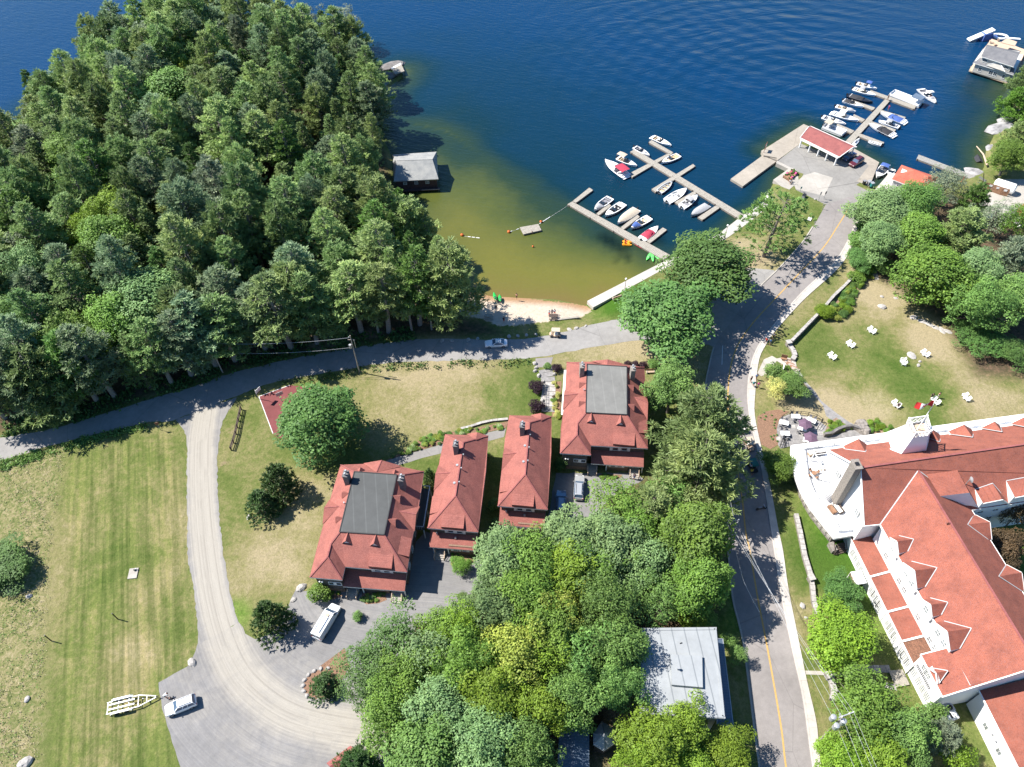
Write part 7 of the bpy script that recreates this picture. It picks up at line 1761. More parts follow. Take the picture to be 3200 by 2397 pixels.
# orange pedal boat
c = Z1b(320,1127,.2); t = thing('pedal_boat','orange pedal boat beside the red canoe at the beach-side dock','pedal boat',(c.x,c.y,0),R(-10))
for sg in (1,-1): MB().rings([[(x,sg*.55-w_,.35),(x,sg*.55-w_,.02),(x,sg*.55+w_,.02),(x,sg*.55+w_,.35)] for x,w_ in ((-1.1,.2),(-.6,.33),(.6,.33),(1.15,.12))]).build('float','pedalo_orange',t)
MB().box((-.1,0,.42),(1.5,1.5,.14)).build('deck','pedalo_orange',t)
for sg in (1,-1): MB().box((-.3,sg*.38,.58),(.5,.45,.2)).box((-.58,sg*.38,.82),(.14,.45,.45)).build('seat','buoy_orange',t)
MB().box((.5,0,.6),(.35,.5,.3),0,taper=.7).build('pedal_box','pedalo_orange',t)
# swim rope with floats
def rope_line(label,fr,a,b,floats=(),z=.05,r=.035):
 A_,B_ = fr(*a,z),fr(*b,z); mid = (A_+B_)/2; t = thing('swim_rope',label,'rope',(mid.x,mid.y,0)); t['_o'] = (mid.x,mid.y,0); wpart(MB().tube([A_,mid-Vector((0,0,.03)),B_],r,5),'rope','rope',t)
 for s0,s1 in floats: wpart(MB().tube([A_.lerp(B_,s0),A_.lerp(B_,s1)],.11,7),'float','white_paint',t)
rope_line('swim rope from the raft to the tip of the beach-side dock',Z1a,(1375,605),(1558,488),[(.03,.10),(.13,.20),(.22,.30),(.32,.38)])
rope_line('short swim rope left of the raft',Z1a,(1192,653),(1255,632),[(.05,.25),(.7,.9)])
rope_line('loose swim rope with white floats near the wooded shore',Z1a,(905,680),(1005,692),[(.25,.42),(.5,.68),(.78,.98)])
for lb,x,y,s in (('orange buoy on the rope beside the raft',1389,590,.45),('orange buoy between the raft and the wooded shore',1187,653,.5),('orange buoy at the end of the loose swim rope',893,673,.5),('small float bobbing in the shallows below the raft',1338,745,.3)):
 p = Z1a(x,y,.15); t = thing('buoy',lb,'buoy',(p.x,p.y,0)); MB().ball((0,0,.22),s*.8,10,6).build('ball','buoy_orange',t); MB().tube([(0,0,.5),(0,0,.75)],.08,6).build('handle','black',t)
# inflatables by the lake house
def mk(name,label,cat,p,rz,parts,group=None):
 t = thing(name,label,cat,p,rz,group)
 for nm,mt,m in parts: m.build(nm,mt,t)
 return t
a,b = T(1770,325,1.0),T(1920,262,2.6); m_ = (a+b)/2; mk('water_slide','white inflatable water slide with a blue base beside the lake house','slide',(m_.x,m_.y,0),math.atan2(b.y-a.y,b.x-a.x),[('chute','white_paint',MB().rings([[(-4.2,-.9,.3),(-4.2,.9,.3),(-4.2,.9,.6),(-4.2,-.9,.6)],[(1.5,-.9,1.8),(1.5,.9,1.8),(1.5,.9,2.3),(1.5,-.9,2.3)],[(3.8,-.9,2.6),(3.8,.9,2.6),(3.8,.9,3.0),(3.8,-.9,3.0)]])),('base','canvas_blue',MB().box((1.8,-.3,1.1),(4,2.6,2.0),0,taper=.75))])
c = T(2000,318,.2); ring = MB(); rr = [[(math.cos(a_)*(2.3+.35*math.cos(q_)),math.sin(a_)*(1.6+.35*math.cos(q_)),.3+.35*math.sin(q_)) for q_ in [k*math.pi/3 for k in range(6)]] for a_ in [j*math.pi/8 for j in range(17)]]
mk('inflatable_ring','blue and white inflatable ring floating above the lake house','inflatable',(c.x,c.y,0),R(-10),[('tube','white_paint',ring.rings(rr,0,False,False)),('mat','canvas_blue',MB().box((-1.6,-.3,.35),(1.5,1.6,.2)))])
c = T(2115,335,.2); mk('floating_mat','white floating mat at the upper right corner of the lake house','inflatable',(c.x,c.y,0),R(-14),[('mat','white_paint',MB().box((0,0,.25),(4.2,1.0,.3)))])
c = T(1955,385,.9);
for i,(x,y) in enumerate([(1925,372),(1958,392),(1985,352)]): p = T(x,y,.92); mk('deck_chair',['left','lower','upper'][i]+' one of the timber chairs on the deck behind the lake house','chair',p,R(30*i),[('seat','wood_tan',MB().box((0,0,.4),(1.3,.65,.08))),('backrest','wood_tan',MB().box((-.65,0,.65),(.08,.65,.6)))])
p = T(2200,440,.9); mk('side_deck','narrow timber walkway joining the lake house to the shore','deck',(p.x,p.y,0),R(-60),[('walkway','wood_tan',MB().box((0,0,.8),(9,2,.25)))])
# shore rocks
def rock(label,p,sx,sy,sz,mat='granite',name='boulder',rz=None,group=None,cat='rock'):
 m = MB(); n = 9; rr = []
 for k,(zz,s) in enumerate(((-.35,.85),(.1,1.0),(.55,.86),(.85,.5))): rr.append([(math.cos(j*6.283/n)*sx*s*(1+random.uniform(-.16,.16)),math.sin(j*6.283/n)*sy*s*(1+random.uniform(-.16,.16)),zz*sz+random.uniform(-.06,.06)*sz) for j in range(n)])
 o = m.rings(rr).build(name,mat); o.location = p; o.rotation_euler = (0,0,random.uniform(0,3) if rz is None else rz); tag(o,label,cat,group); return o
for lb,x,y,sx,sy,sz in (('large pale shore rock jutting into the lake at the right edge',2030,1110,5.5,3.2,1.2),('pale shore rock behind the large one under the trees',2105,1060,4,3,1.0),('grey shore rock near the small tarpaulined boat',1800,1490,3.0,2.0,.8),('dark rock at the waterline below the waterside pines',2130,960,2.2,1.6,.8),('low rock awash below the pale shore rock',1930,1280,2.4,1.5,.6)):
 p = Z1c(x,y,.2); rock(lb,(p.x,p.y,0),sx,sy,sz,'rock_dark' if 'dark' in lb else 'shore_rock')
for lb,x,y,s in (('dark rocky point at the north-east tip of the peninsula',1225,205,4.5),('dark rocks below the white deck on the peninsula',1205,235,3.5),('dark shore rocks on the east side of the peninsula',1195,275,3.0),('long dark ledge further down the east side of the peninsula',1190,340,3.0)):
 p = P(x,y,.3); rock(lb,(p.x,p.y,0),s,s*.55,1.0,'rock_dark')
wdq = [P(1222,212,1.4),P(1252,196,1.4),P(1264,222,1.4),P(1235,232,1.4)]; t = bthing('lookout_deck','small pale timber deck on the rocky tip of the peninsula','deck',wdq[0])
for i in range(10): a,b = lerp(wdq[0],wdq[3],i/10),lerp(wdq[1],wdq[2],i/10); a2,b2 = lerp(wdq[0],wdq[3],(i+.9)/10),lerp(wdq[1],wdq[2],(i+.9)/10); wpart(MB().prism([a,b,b2,a2],1.2,1.4),'board','trim_white' if i < 2 else 'dock_board',t)
for p in wdq: wpart(MB().box((p.x,p.y,.5),(.2,.2,1.6)),'post','wood_dark',t)
p = Z1c(1815,1370,.2); mk('covered_dinghy','small dinghy under a dark tarpaulin by the rocky shore','boat',(p.x,p.y,0),R(80),[('tarpaulin','canvas_black',MB().rings([[(x,-w_,.1),(x,0,.6),(x,w_,.1)] for x,w_ in ((-1.6,.8),(-.5,1.0),(.8,.9),(1.7,.2))]))])
a,b = Z1c(1800,1262,.4),Z1c(1892,1425,1.2); t = bthing('fallen_branch','pale bare log leaning from the shore into the water near the grey dock','log',a); wpart(MB().tube([a,(a+b)/2+Vector((.2,0,.4)),b],[.12,.2,.28],7),'log','wood_tan',t)
# ------------------------------------------------------------------ vehicles
def car(label,fr,front,rear,kind='suv',paint='car_white',name=None,rack=False,Lf=None,z=1.03,rz=None):
 A_,B_ = fr(*front,z+.6),fr(*rear,z+.6); mid = (A_+B_)/2; L = Lf or (A_-B_).length; r = math.atan2(A_.y-B_.y,A_.x-B_.x) if rz is None else rz
 t = thing(name or {'suv':'parked_suv','sedan':'parked_car','van':'parked_van'}[kind],label,'van' if kind == 'van' else 'car',(mid.x,mid.y,z),r)
 W = {'suv':.94,'sedan':.90,'van':1.0}[kind]; zb = {'suv':1.04,'sedan':.92,'van':1.2}[kind]; H = {'suv':1.68,'sedan':1.42,'van':2.05}[kind]
 gb = {'suv':(-.475,.21),'sedan':(-.37,.17),'van':(-.49,.31)}[kind]; gt = {'suv':(-.42,.06),'sedan':(-.22,.02),'van':(-.475,.20)}[kind]
 st = [(-.5,.80,.42,zb*.86),(-.485,.93,.32,zb),(-.3,1,.26,zb+.02),(gb[1],1,.26,zb),(.36,.97,.26,zb*.93),(.46,.9,.28,zb*.82),(.495,.72,.36,zb*.66)]
 rr = [[(x*L,-w_*W*.93,a),(x*L,-w_*W,(a+b)/2),(x*L,-w_*W*.94,b),(x*L,0,b+.035),(x*L,w_*W*.94,b),(x*L,w_*W,(a+b)/2),(x*L,w_*W*.93,a)] for x,w_,a,b in st]
 MB().rings(rr).build('body',paint,t)
 g = MB(); hb,ht = W*.90,W*.70 if kind != 'van' else W*.84; z0,z1 = zb,H-.07
 bt = [(gb[0]*L,-hb,z0),(gb[1]*L,-hb,z0),(gb[1]*L,hb,z0),(gb[0]*L,hb,z0)]; tp = [(gt[0]*L,-ht,z1),(gt[1]*L,-ht,z1),(gt[1]*L,ht,z1),(gt[0]*L,ht,z1)]
 if kind == 'van':
  MB().rings([[(-.49*L,-hb,z0),(-.49*L,hb,z0),(-.475*L,ht,z1),(-.475*L,-ht,z1)],[(.20*L,-hb,z0),(.20*L,hb,z0),(.14*L,ht,z1),(.14*L,-ht,z1)]]).build('cargo_body',paint,t)
  bt = [(.201*L,-hb,z0),(.33*L,-hb,z0-.1),(.33*L,hb,z0-.1),(.201*L,hb,z0)]; tp = [(.142*L,-ht,z1),(.20*L,-ht*.95,z1),(.20*L,ht*.95,z1),(.142*L,ht,z1)]
  for s in (-1,1): MB().box((-.492*L,s*.45,z0+.35),(.06,.62,.45)).build('rear_window','glass_dark',t)
 g.rings([bt,tp]); g.build('windows','glass_blue',t)
 x0 = gt[0] if kind != 'van' else -.475; x1 = gt[1] if kind != 'van' else .20
 rp = MB(); rr = []
 for k in range(5): x = x0+(x1-x0)*k/4; rr.append([(x*L,-ht-.02,z1-.01),(x*L,-ht*.7,z1+.06),(x*L,ht*.7,z1+.06),(x*L,ht+.02,z1-.01)])
 rp.rings(rr).build('roof',paint,t)
 pl = MB()
 for i in range(4): pl.beam(bt[i],tp[i],.09,.09)
 if kind == 'suv':
  for s in (-1,1):
   for f in (.35,.62): a = Vector(bt[0 if s < 0 else 3]).lerp(Vector(bt[1 if s < 0 else 2]),f); b = Vector(tp[0 if s < 0 else 3]).lerp(Vector(tp[1 if s < 0 else 2]),f); pl.beam(a,b,.07,.07)
 po_ = pl.build('pillars',paint,t); po_['kind'] = 'stuff'
 for sx in (-.31,.31):
  for s in (-1,1):
   wh = MB().tube([(sx*L,s*W*.80,.33),(sx*L,s*W*1.0,.33)],.34,14).build('wheel','rubber',t); MB().tube([(sx*L,s*W*1.0,.33),(sx*L,s*W*1.015,.33)],.2,10).build('rim','steel',wh)
 for s in (-1,1):
  MB().box((.475*L,s*W*.62,zb*.68),(.1,.34,.16)).build('headlight','lamp_clear',t); MB().box((-.492*L,s*W*.78,zb*.85),(.08,.2,.26)).build('tail_light','tail_red',t)
  MB().box((gb[1]*L*.85,s*(W+.08),zb+.05),(.12,.16,.12)).build('wing_mirror',paint,t)
  if rack or kind == 'suv': MB().beam((x0*L+.2,s*ht*.8,H+.04),(x1*L-.15,s*ht*.8,H+.04),.05,.05).build('roof_rail','black',t)
 if rack:
  for x in (-.12,-.02): MB().box((x*L,0,H+.1),(.08,ht*1.9,.06)).build('roof_rack','steel',t)
  for y in (-.3,.1,.4): MB().box((-.07*L,y,H+.17),(.75,.1,.08)).build('ski_carrier','white_paint',t)
 return t
car('white sedan with a roof rack driving along the shaded beach road',Z1a,(1035,1357),(1178,1350),'sedan','car_white','sedan_car',True)
car('silver SUV parked in the sun in front of the top large cottage',H4a,(738,1150),(727,1330),'suv','car_silver')
car('blue-grey SUV parked in the shade beside the right narrow cottage',H4a,(602,1262),(597,1435),'suv','car_bluegrey')
V2 = frame(880,1780,3.172)
v = car('white van with a ladder on its roof parked below the lower large cottage',V2,(548,352),(345,690),'van','car_white')
m = MB();
for y in (.55,.78): m.beam((-2.4,y,2.16),(.6,y,2.16),.06,.06)
lad = m.build('ladder','steel',v);
for i in range(10): MB().beam((-2.3+.31*i,.55,2.17),(-2.3+.31*i,.78,2.17),.04,.04).build('rung','steel',lad)
MB().beam((-2.5,-.35,2.2),(.3,-.35,2.2),.12,.12).build('pipe_carrier','trim_white',v)
MB().tube([(.55,-.1,2.1),(.55,-.1,2.2)],.3,14).build('spare_tyre','wood_tan',v)
car('white SUV with black roof glass parked on the gravel in front of the boat trailer',Z2g,(1142,1160),(1358,1075),'suv','car_white')
car('burgundy SUV parked just right of the pier pavilion',Z1c,(716,1428),(806,1372),'suv','car_burgundy')
car('dark blue car parked under the end of the pier pavilion',Z1c,(660,1378),(745,1322),'sedan','car_blue')
car('blue-grey car deeper under the pier pavilion roof',Z1c,(590,1355),(680,1300),'sedan','car_blue')
car('black car at the junction half hidden by the grey-green tree',Z1d,(1010,298),(1075,270),'sedan','car_black')
def golf_cart(label,fr,c,rz,roof='canvas_tan',body='wood_tan'):
 p = fr(*c,1.9); t = thing('golf_cart',label,'golf cart',(p.x,p.y,1.03),rz)
 MB().rings([[(-1.15,-.55,.3),(-1.15,.55,.3),(-1.15,.5,.75),(-1.15,-.5,.75)],[(-.3,-.58,.3),(-.3,.58,.3),(-.3,.52,.72),(-.3,-.52,.72)],[(.25,-.58,.3),(.25,.58,.3),(.25,.52,.42),(.25,-.52,.42)],[(.8,-.55,.3),(.8,.55,.3),(.8,.5,.85),(.8,-.5,.85)],[(1.2,-.42,.35),(1.2,.42,.35),(1.2,.35,.6),(1.2,-.35,.6)]]).build('body',body,t)
 MB().box((-.2,0,.8),(.55,1.05,.14)).box((-.5,0,1.05),(.12,1.05,.45)).build('bench_seat','vinyl_white',t)
 MB().prism([(-1.0,-.6),(.75,-.6),(.85,0),(.75,.6),(-1.0,.6)],1.82,1.9).build('roof',roof,t)
 for x in (-.9,.72):
  for s in (-1,1): MB().beam((x*1.05,s*.5,.7),(x,s*.52,1.82),.05,.05).build('roof_post','black',t)
 for x in (-.78,.8):
  for s in (-1,1): MB().tube([(x,s*.5,.24),(x,s*.64,.24)],.24,10).build('wheel','rubber',t)
 return t
golf_cart('beige golf cart driving along the sunny stretch of the beach road',Z1a,(1478,1288),R(175))
C5 = frame(2300,1320,3.1733)
golf_cart('beige-roofed golf cart at the kerb beside the hotel terrace',C5,(140,215),R(-80),'canvas_tan')
golf_cart('green-roofed golf cart on the road with two people, below the beige one',C5,(172,430),R(-80),'cart_green','black')
def moto(label,fr,c,rz):
 p = fr(*c,1.5); t = thing('motorcycle',label,'motorcycle',(p.x,p.y,1.03),rz)
 for x in (-.7,.72): MB().tube([(x,-.07,.31),(x,.07,.31)],.31,12).build('wheel','rubber',t)
 MB().rings([[(-.95,-.1,.6),(-.95,.1,.6),(-.95,0,.7)],[(-.3,-.18,.4),(-.3,.18,.4),(-.3,0,.82)],[(.25,-.2,.45),(.25,.2,.45),(.25,0,.98)],[(.6,-.08,.6),(.6,.08,.6),(.6,0,.9)]]).build('body','black',t)
 MB().box((-.3,0,.85),(.7,.3,.1)).build('seat','vinyl_grey',t); MB().beam((.45,-.38,1.05),(.45,.38,1.05),.05,.05).build('handlebar','steel',t); MB().beam((.45,0,1.0),(.75,0,.35),.08,.08).build('fork','steel',t)
 return t
moto('dark motorcycle parked at the kerb above the beige golf cart',C5,(90,90),R(20))
moto('dark motorcycle standing in the shade near the kerb, far below the golf carts',Z2d,(372,1010),R(10))
# boat trailer
A_,B_ = Z2g(1095,1053,1.5),Z2g(740,1140,1.5); mid = (A_+B_)/2; L = (A_-B_).length; t = thing('boat_trailer','empty double-axle boat trailer standing on the mown field','trailer',(mid.x,mid.y,1.0),math.atan2(A_.y-B_.y,A_.x-B_.x)); h = L/2
for s in (-1,1):
 MB().beam((-h,s*.85,.6),(h*.25,s*.85,.6),.12,.14).build('side_rail','galv',t); MB().beam((h*.25,s*.85,.6),(h*.92,s*.1,.6),.12,.14).build('front_rail','galv',t); MB().beam((-h*.95,s*.35,.85),(h*.1,s*.35,.85),.22,.07).build('bunk','trim_white',t)
 MB().rings([[(x,s*1.0-.16,zz),(x,s*1.0+.16,zz),(x,s*1.0+.16,zz+.06),(x,s*1.0-.16,zz+.06)] for x,zz in ((-h*.85,.55),(-h*.75,.82),(-h*.1,.82),(0,.55))]).build('mudguard','white_paint',t)
 for x in (-.62,-.25): MB().tube([(x*h,s*.9,.32),(x*h,s*1.1,.32)],.32,12).build('wheel','rubber',t)
for x in (-.97,-.55,-.15,.22,.55): MB().beam((x*h,-.85*(1 if x < .3 else .5),.55),(x*h,.85*(1 if x < .3 else .5),.55),.1,.1).build('cross_member','galv',t)
MB().tube([(h*.9,0,.6),(h*1.02,0,.6)],.08,8).build('hitch','black',t); MB().tube([(h*.7,.2,.1),(h*.7,.2,.9)],.06,6).build('jockey_wheel','black',t); MB().beam((h*.45,0,.6),(h*.45,0,1.1),.1,.1).build('winch_post','galv',t)
# ------------------------------------------------------------------ people
def body_mesh(pose):
 J = {'st': dict(p=(0,0,.95),c=(0,.0,1.32),n=(0,.02,1.5),h=(0,.03,1.66),ls=(.19,0,1.42),le=(.25,.02,1.15),lh=(.24,.10,.90),rs=(-.19,0,1.42),re=(-.25,.0,1.15),rh=(-.24,.08,.90),lk=(.10,.03,.5),lf=(.11,-.02,.08),lt=(.12,.14,.04),rk=(-.10,.0,.5),rf=(-.11,-.03,.08),rt=(-.12,.13,.04)),
         'wk': dict(p=(0,0,.93),c=(0,.03,1.30),n=(0,.05,1.48),h=(0,.09,1.64),ls=(.19,.03,1.40),le=(.25,-.10,1.15),lh=(.24,-.05,.92),rs=(-.19,.03,1.40),re=(-.25,.15,1.16),rh=(-.22,.32,1.0),lk=(.10,.2,.52),lf=(.10,.27,.09),lt=(.10,.42,.07),rk=(-.10,-.02,.5),rf=(-.10,-.32,.12),rt=(-.10,-.22,.04)),
         'si': dict(p=(0,0,.50),c=(0,-.02,.88),n=(0,.0,1.06),h=(0,.04,1.22),ls=(.19,0,.98),le=(.25,.08,.74),lh=(.18,.3,.66),rs=(-.19,0,.98),re=(-.25,.08,.74),rh=(-.18,.3,.66),lk=(.13,.45,.52),lf=(.13,.46,.09),lt=(.13,.62,.05),rk=(-.13,.45,.52),rf=(-.13,.46,.09),rt=(-.13,.62,.05)),
         'be': dict(p=(0,-.1,.90),c=(0,.22,1.10),n=(0,.42,1.14),h=(0,.56,1.08),ls=(.19,.36,1.10),le=(.22,.42,.82),lh=(.12,.5,.6),rs=(-.19,.36,1.10),re=(-.22,.42,.82),rh=(-.12,.5,.6),lk=(.11,.05,.5),lf=(.11,-.04,.08),lt=(.12,.12,.04),rk=(-.11,.0,.5),rf=(-.11,-.06,.08),rt=(-.12,.1,.04))}[pose]
 ks = list(J); E = [('p','c'),('c','n'),('n','h'),('c','ls'),('ls','le'),('le','lh'),('c','rs'),('rs','re'),('re','rh'),('p','lk'),('lk','lf'),('lf','lt'),('p','rk'),('rk','rf'),('rf','rt')]
 rad = dict(p=.14,c=.145,n=.055,h=.105,ls=.065,le=.042,lh=.034,rs=.065,re=.042,rh=.034,lk=.062,lf=.042,lt=.035,rk=.062,rf=.042,rt=.035)
 me = bpy.data.meshes.new('person'); me.from_pydata([J[k] for k in ks],[(ks.index(a),ks.index(b)) for a,b in E],[]); o = bpy.data.objects.new('person',me); COL.objects.link(o)
 md = o.modifiers.new('s','SKIN'); sv = me.skin_vertices[0].data
 for i,k in enumerate(ks): sv[i].radius = (rad[k],rad[k]*(.72 if k in 'pc' else 1)); sv[i].use_root = k == 'p'
 o.modifiers.new('u','SUBSURF').levels = 1; bpy.context.view_layer.update()
 m2 = bpy.data.meshes.new_from_object(o.evaluated_get(bpy.context.evaluated_depsgraph_get())); bpy.data.objects.remove(o); m2.name = 'person'; m2.polygons.foreach_set('use_smooth',[True]*len(m2.polygons)); m2.materials.clear(); m2.materials.append(M['skin']); return m2,J
BM = {k: body_mesh(k) for k in ('st','wk','si','be')}
def person(label,p,rz,pose='st',shirt='cloth_blue',legs='cloth_black',hair='hair_dark',s=1.0,group=None):
 me,J = BM[pose]; o = bpy.data.objects.new('person',me); COL.objects.link(o); o.location = p; o.rotation_euler = (0,0,rz); o.scale = (s,)*3; tag(o,label,'person',group); v = lambda k: Vector(J[k])
 def ell(c,a,b,d): a_ = (d if d is not None else Vector((0,0,1))); return [tuple(c+Vector((math.cos(t)*a,math.sin(t)*b,0))) for t in [k*math.pi/5 for k in range(10)]]
 m = MB(); m.tube([v('p').lerp(v('c'),.05),v('p').lerp(v('c'),.5),v('c'),v('c').lerp(v('n'),.65)],[.165,.16,.185,.09],10)
 for a,b in (('ls','le'),('rs','re')): m.tube([v('c').lerp(v(a),.6),v(a),v(a).lerp(v(b),.7)],[.09,.088,.07],7)
 m.build('shirt',shirt,o,smooth=True); m = MB(); m.tube([v('p').lerp(v('c'),.15),v('p')-Vector((0,0,.06))],[.165,.17],10)
 for a in ('lk','rk'): m.tube([v('p'),v('p').lerp(v(a),.3),v(a).lerp(v('p'),.1)],[.10,.115,.08],8)
 m.build('shorts',legs,o,smooth=True); h = v('h'); MB().ball((h.x,h.y-.02,h.z+.035),.118,9,6).build('hair',hair,o,smooth=True)
 return o
G1 = 1.03
for lb,fr,x,y,z,rz,po,sh,lg,s in [
 ('person in a red shirt walking on the pavement beside the long wall',Z1d,398,1185,1.13,R(160),'wk','cloth_red','cloth_black',1),
 ('person in dark blue on the pavement, right of the one in red',Z1d,425,1195,1.13,R(190),'st','cloth_blue','cloth_grey',1),
 ('person in dark clothes on the pavement edge, topmost of the three near the wall',Z1d,445,1155,1.13,R(170),'wk','cloth_grey','cloth_black',1),
 ('person in black standing on the pavement, leftmost of the lower group',Z1d,300,1437,1.05,R(20),'st','cloth_black','cloth_black',1),
 ('person in bright blue on the pavement, topmost of the lower group',Z1d,335,1420,1.13,R(190),'wk','cloth_blue','cloth_black',1),
 ('person in a teal top bending on the pavement in the lower group',Z1d,318,1462,1.13,R(100),'be','teal','cloth_black',1),
 ('person in a pink top on the pavement, lowest of the group',Z1d,347,1472,1.13,R(200),'wk','cloth_pink','cloth_grey',1),
 ('person in black standing on the shaded sand below the green kayaks',Z1a,1108,1148,1.0,R(30),'st','cloth_black','cloth_black',1),
 ('person standing at the lower edge of the beach with a long shadow',Z1a,1156,1222,1.0,R(200),'st','cloth_black','cloth_red',1),
 ('bather in shorts standing at the waterline of the beach',Z1a,1236,1075,.6,R(0),'st','skin','cloth_black',1),
 ('person bending over beside the white SUV and trailer',Z2g,1150,1062,1.03,R(-60),'be','cloth_white','cloth_black',1),
 ('second person crouching between the trailer hitch and the white SUV',Z2g,1205,1085,1.03,R(80),'be','cloth_black','cloth_black',1),
 ('person with purple top by the steps of the top large cottage',H4a,1140,1178,1.03,R(180),'st','plum','cloth_blue',1),
 ('person standing at the inner end of the crowded dock',Z1c,1030,862,.52,R(90),'st','cloth_black','cloth_black',1),
 ('person in pink standing on the right finger of the crowded dock',Z1c,1036,952,.52,R(0),'st','cloth_pink','cloth_red',1),
 ('person in dark clothing standing behind the chairs on the hotel lawn near the flag',Z1d,1467,1545,1.0,R(160),'st','cloth_black','cloth_black',1),
 ('person with bare arms standing behind the chairs on the hotel lawn near the flag',Z1d,1510,1540,1.0,R(200),'st','skin','cloth_white',1),
 ('person in black seated before the white chairs left of the flag',Z1d,1253,1598,.9,R(160),'si','cloth_black','cloth_black',1),
 ('person in white driving the green-roofed golf cart',C5,140,450,1.3,R(-170),'si','cloth_white','cloth_black',1),
 ('passenger with a yellow item in the green-roofed golf cart',C5,148,500,1.2,R(-170),'si','flower_yellow','cloth_black',1),
 ('person in white beside the beige-roofed golf cart at the kerb',C5,78,205,1.03,R(30),'wk','cloth_white','cloth_black',1),
 ('rider in white on the motorcycle above the golf carts',C5,78,92,1.3,R(-70),'si','cloth_white','cloth_black',1),
 ('person in white seated at the picnic table on the sunny beach, left one',Z1a,1440,1172,1.0,R(180),'si','cloth_white','cloth_red',1),
 ('person in dark top at the picnic table on the sunny beach, middle one',Z1a,1458,1166,1.0,R(180),'si','cloth_grey','cloth_black',1),
 ('person in red shorts at the picnic table on the sunny beach, right one',Z1a,1474,1165,1.0,R(180),'si','cloth_white','cloth_red',1),
 ('person resting in the shade of the drive between the narrow cottages',H2a,800,1365,1.0,R(30),'si','cloth_pink','cloth_white',1)]:
 p = fr(x,y,z); person(lb,(p.x,p.y,z-.0),rz,po,sh,lg,'hair_dark',s)
p = Z1a(1333,661,.1); person('swimmer holding on to the near edge of the raft',(p.x,p.y,-.95),R(170),'st','skin','cloth_black')
p = Z1c(1392,835,.45)
for i,(dx,dy,sh) in enumerate([(-.6,.8,'cloth_white'),(.5,.5,'cloth_black'),(0,-.4,'cloth_red'),(.6,-1.4,'cloth_grey')]): person(['passenger in white at the stern of the moving boat','passenger in black beside the driver of the moving boat','driver in red of the moving boat','passenger in grey in the bow of the moving boat'][i],(p.x+dx,p.y+dy,-.05),R(-60),'si',sh)
# ------------------------------------------------------------------ lawn chairs
def add_chair(p,rz,label,mat='white_paint'):
 t = thing('lawn_chair',label,'chair',p,rz,'white slatted chairs on the hotel lawn');
 for i in range(5): MB().beam((-.24+.12*i,-.32,.42),(-.27+.135*i,-.62,1.05),.10,.03).build('back_slat',mat,t)
 for i in range(5): MB().box((0,.28-.13*i,.40-.025*i),(.56,.11,.03)).build('seat_slat',mat,t)
 for s in (-1,1): MB().box((s*.36,-.05,.60),(.13,.75,.03)).build('armrest',mat,t); MB().box((s*.32,.28,.3),(.04,.1,.6)).build('leg',mat,t); MB().beam((s*.32,.2,.36),(s*.32,-.6,.04),.04,.12).build('leg',mat,t)
 return t
proto = None
for x,y,rz,lb in [(825,1272,-60,'lowest left pair on the hotel lawn, nearest the curved wall end'),(945,1195,-60,'pair up the slope from the lowest left pair'),(1082,1105,-60,'uppermost pair on the left of the hotel lawn'),(1288,1305,-100,'pair left of the long rock on the hotel lawn'),(1428,1255,-60,'pair right of the long rock on the hotel lawn'),(1240,1583,-60,'pair below the lawn, left of the flag'),(1495,1562,-70,'pair right beside the flag'),(1695,1537,-80,'rightmost pair on the hotel lawn')]:
 for s in (-1,1):
  p = Z1d(x,y,1.4); a = R(rz+180); p = Vector((p.x+math.cos(a)*s*.5,p.y+math.sin(a)*s*.5,1.0)); l_ = ('left' if s > 0 else 'right')+' white slatted chair of the '+lb
  l_ = ' '.join(l_.split()[:16])
  if proto is None: proto = add_chair(p,a,l_)
  else: copy_tree(proto,p,a,l_)
 p2 = p+Vector((math.cos(a+1.6)*.15-math.cos(a)*.5,math.sin(a+1.6)*.15-math.sin(a)*.5,0)); t = thing('side_table','small white table between the chairs of the '+lb if len(lb.split()) < 9 else 'small white table of the '+' '.join(lb.split()[:11]),'table',p2,a); MB().box((0,.25,.45),(.4,.4,.04)).build('tabletop','white_paint',t); MB().box((0,.25,.22),(.08,.08,.44)).build('leg','white_paint',t)
# ------------------------------------------------------------------ hotel patio
pt = [Q4(x,y,1.02) for x,y in ((20,260),(30,200),(70,150),(150,110),(260,120),(340,125),(420,150),(475,185),(530,215),(600,160),(480,30),(420,0),(500,0),(560,60),(850,215),(980,300),(900,350),(740,365),(520,400),(360,420),(170,445),(60,470),(20,400))]
pt = [Q4(x,y,1.02) for x,y in ((20,260),(30,200),(70,150),(150,115),(260,125),(340,135),(420,160),(480,195),(540,240),(620,330),(740,300),(880,290),(960,230),(985,310),(900,352),(740,368),(520,400),(360,420),(170,445),(60,470),(20,400))]
sheet('patio',pt,1.03,'flagstone')
slab = bpy.data.objects['patio']; k = 0; pr2 = random.Random(3)
from mathutils import geometry
ptx = [(p.x,p.y) for p in pt]
def inside(x,y,pl):
 c = False
 for i in range(len(pl)):
  a,b = pl[i],pl[(i+1) % len(pl)]
  if (a[1] > y) != (b[1] > y) and x < (b[0]-a[0])*(y-a[1])/(b[1]-a[1])+a[0]: c = not c
 return c
xs_ = [p[0] for p in ptx]; ys_ = [p[1] for p in ptx]; yy = min(ys_)
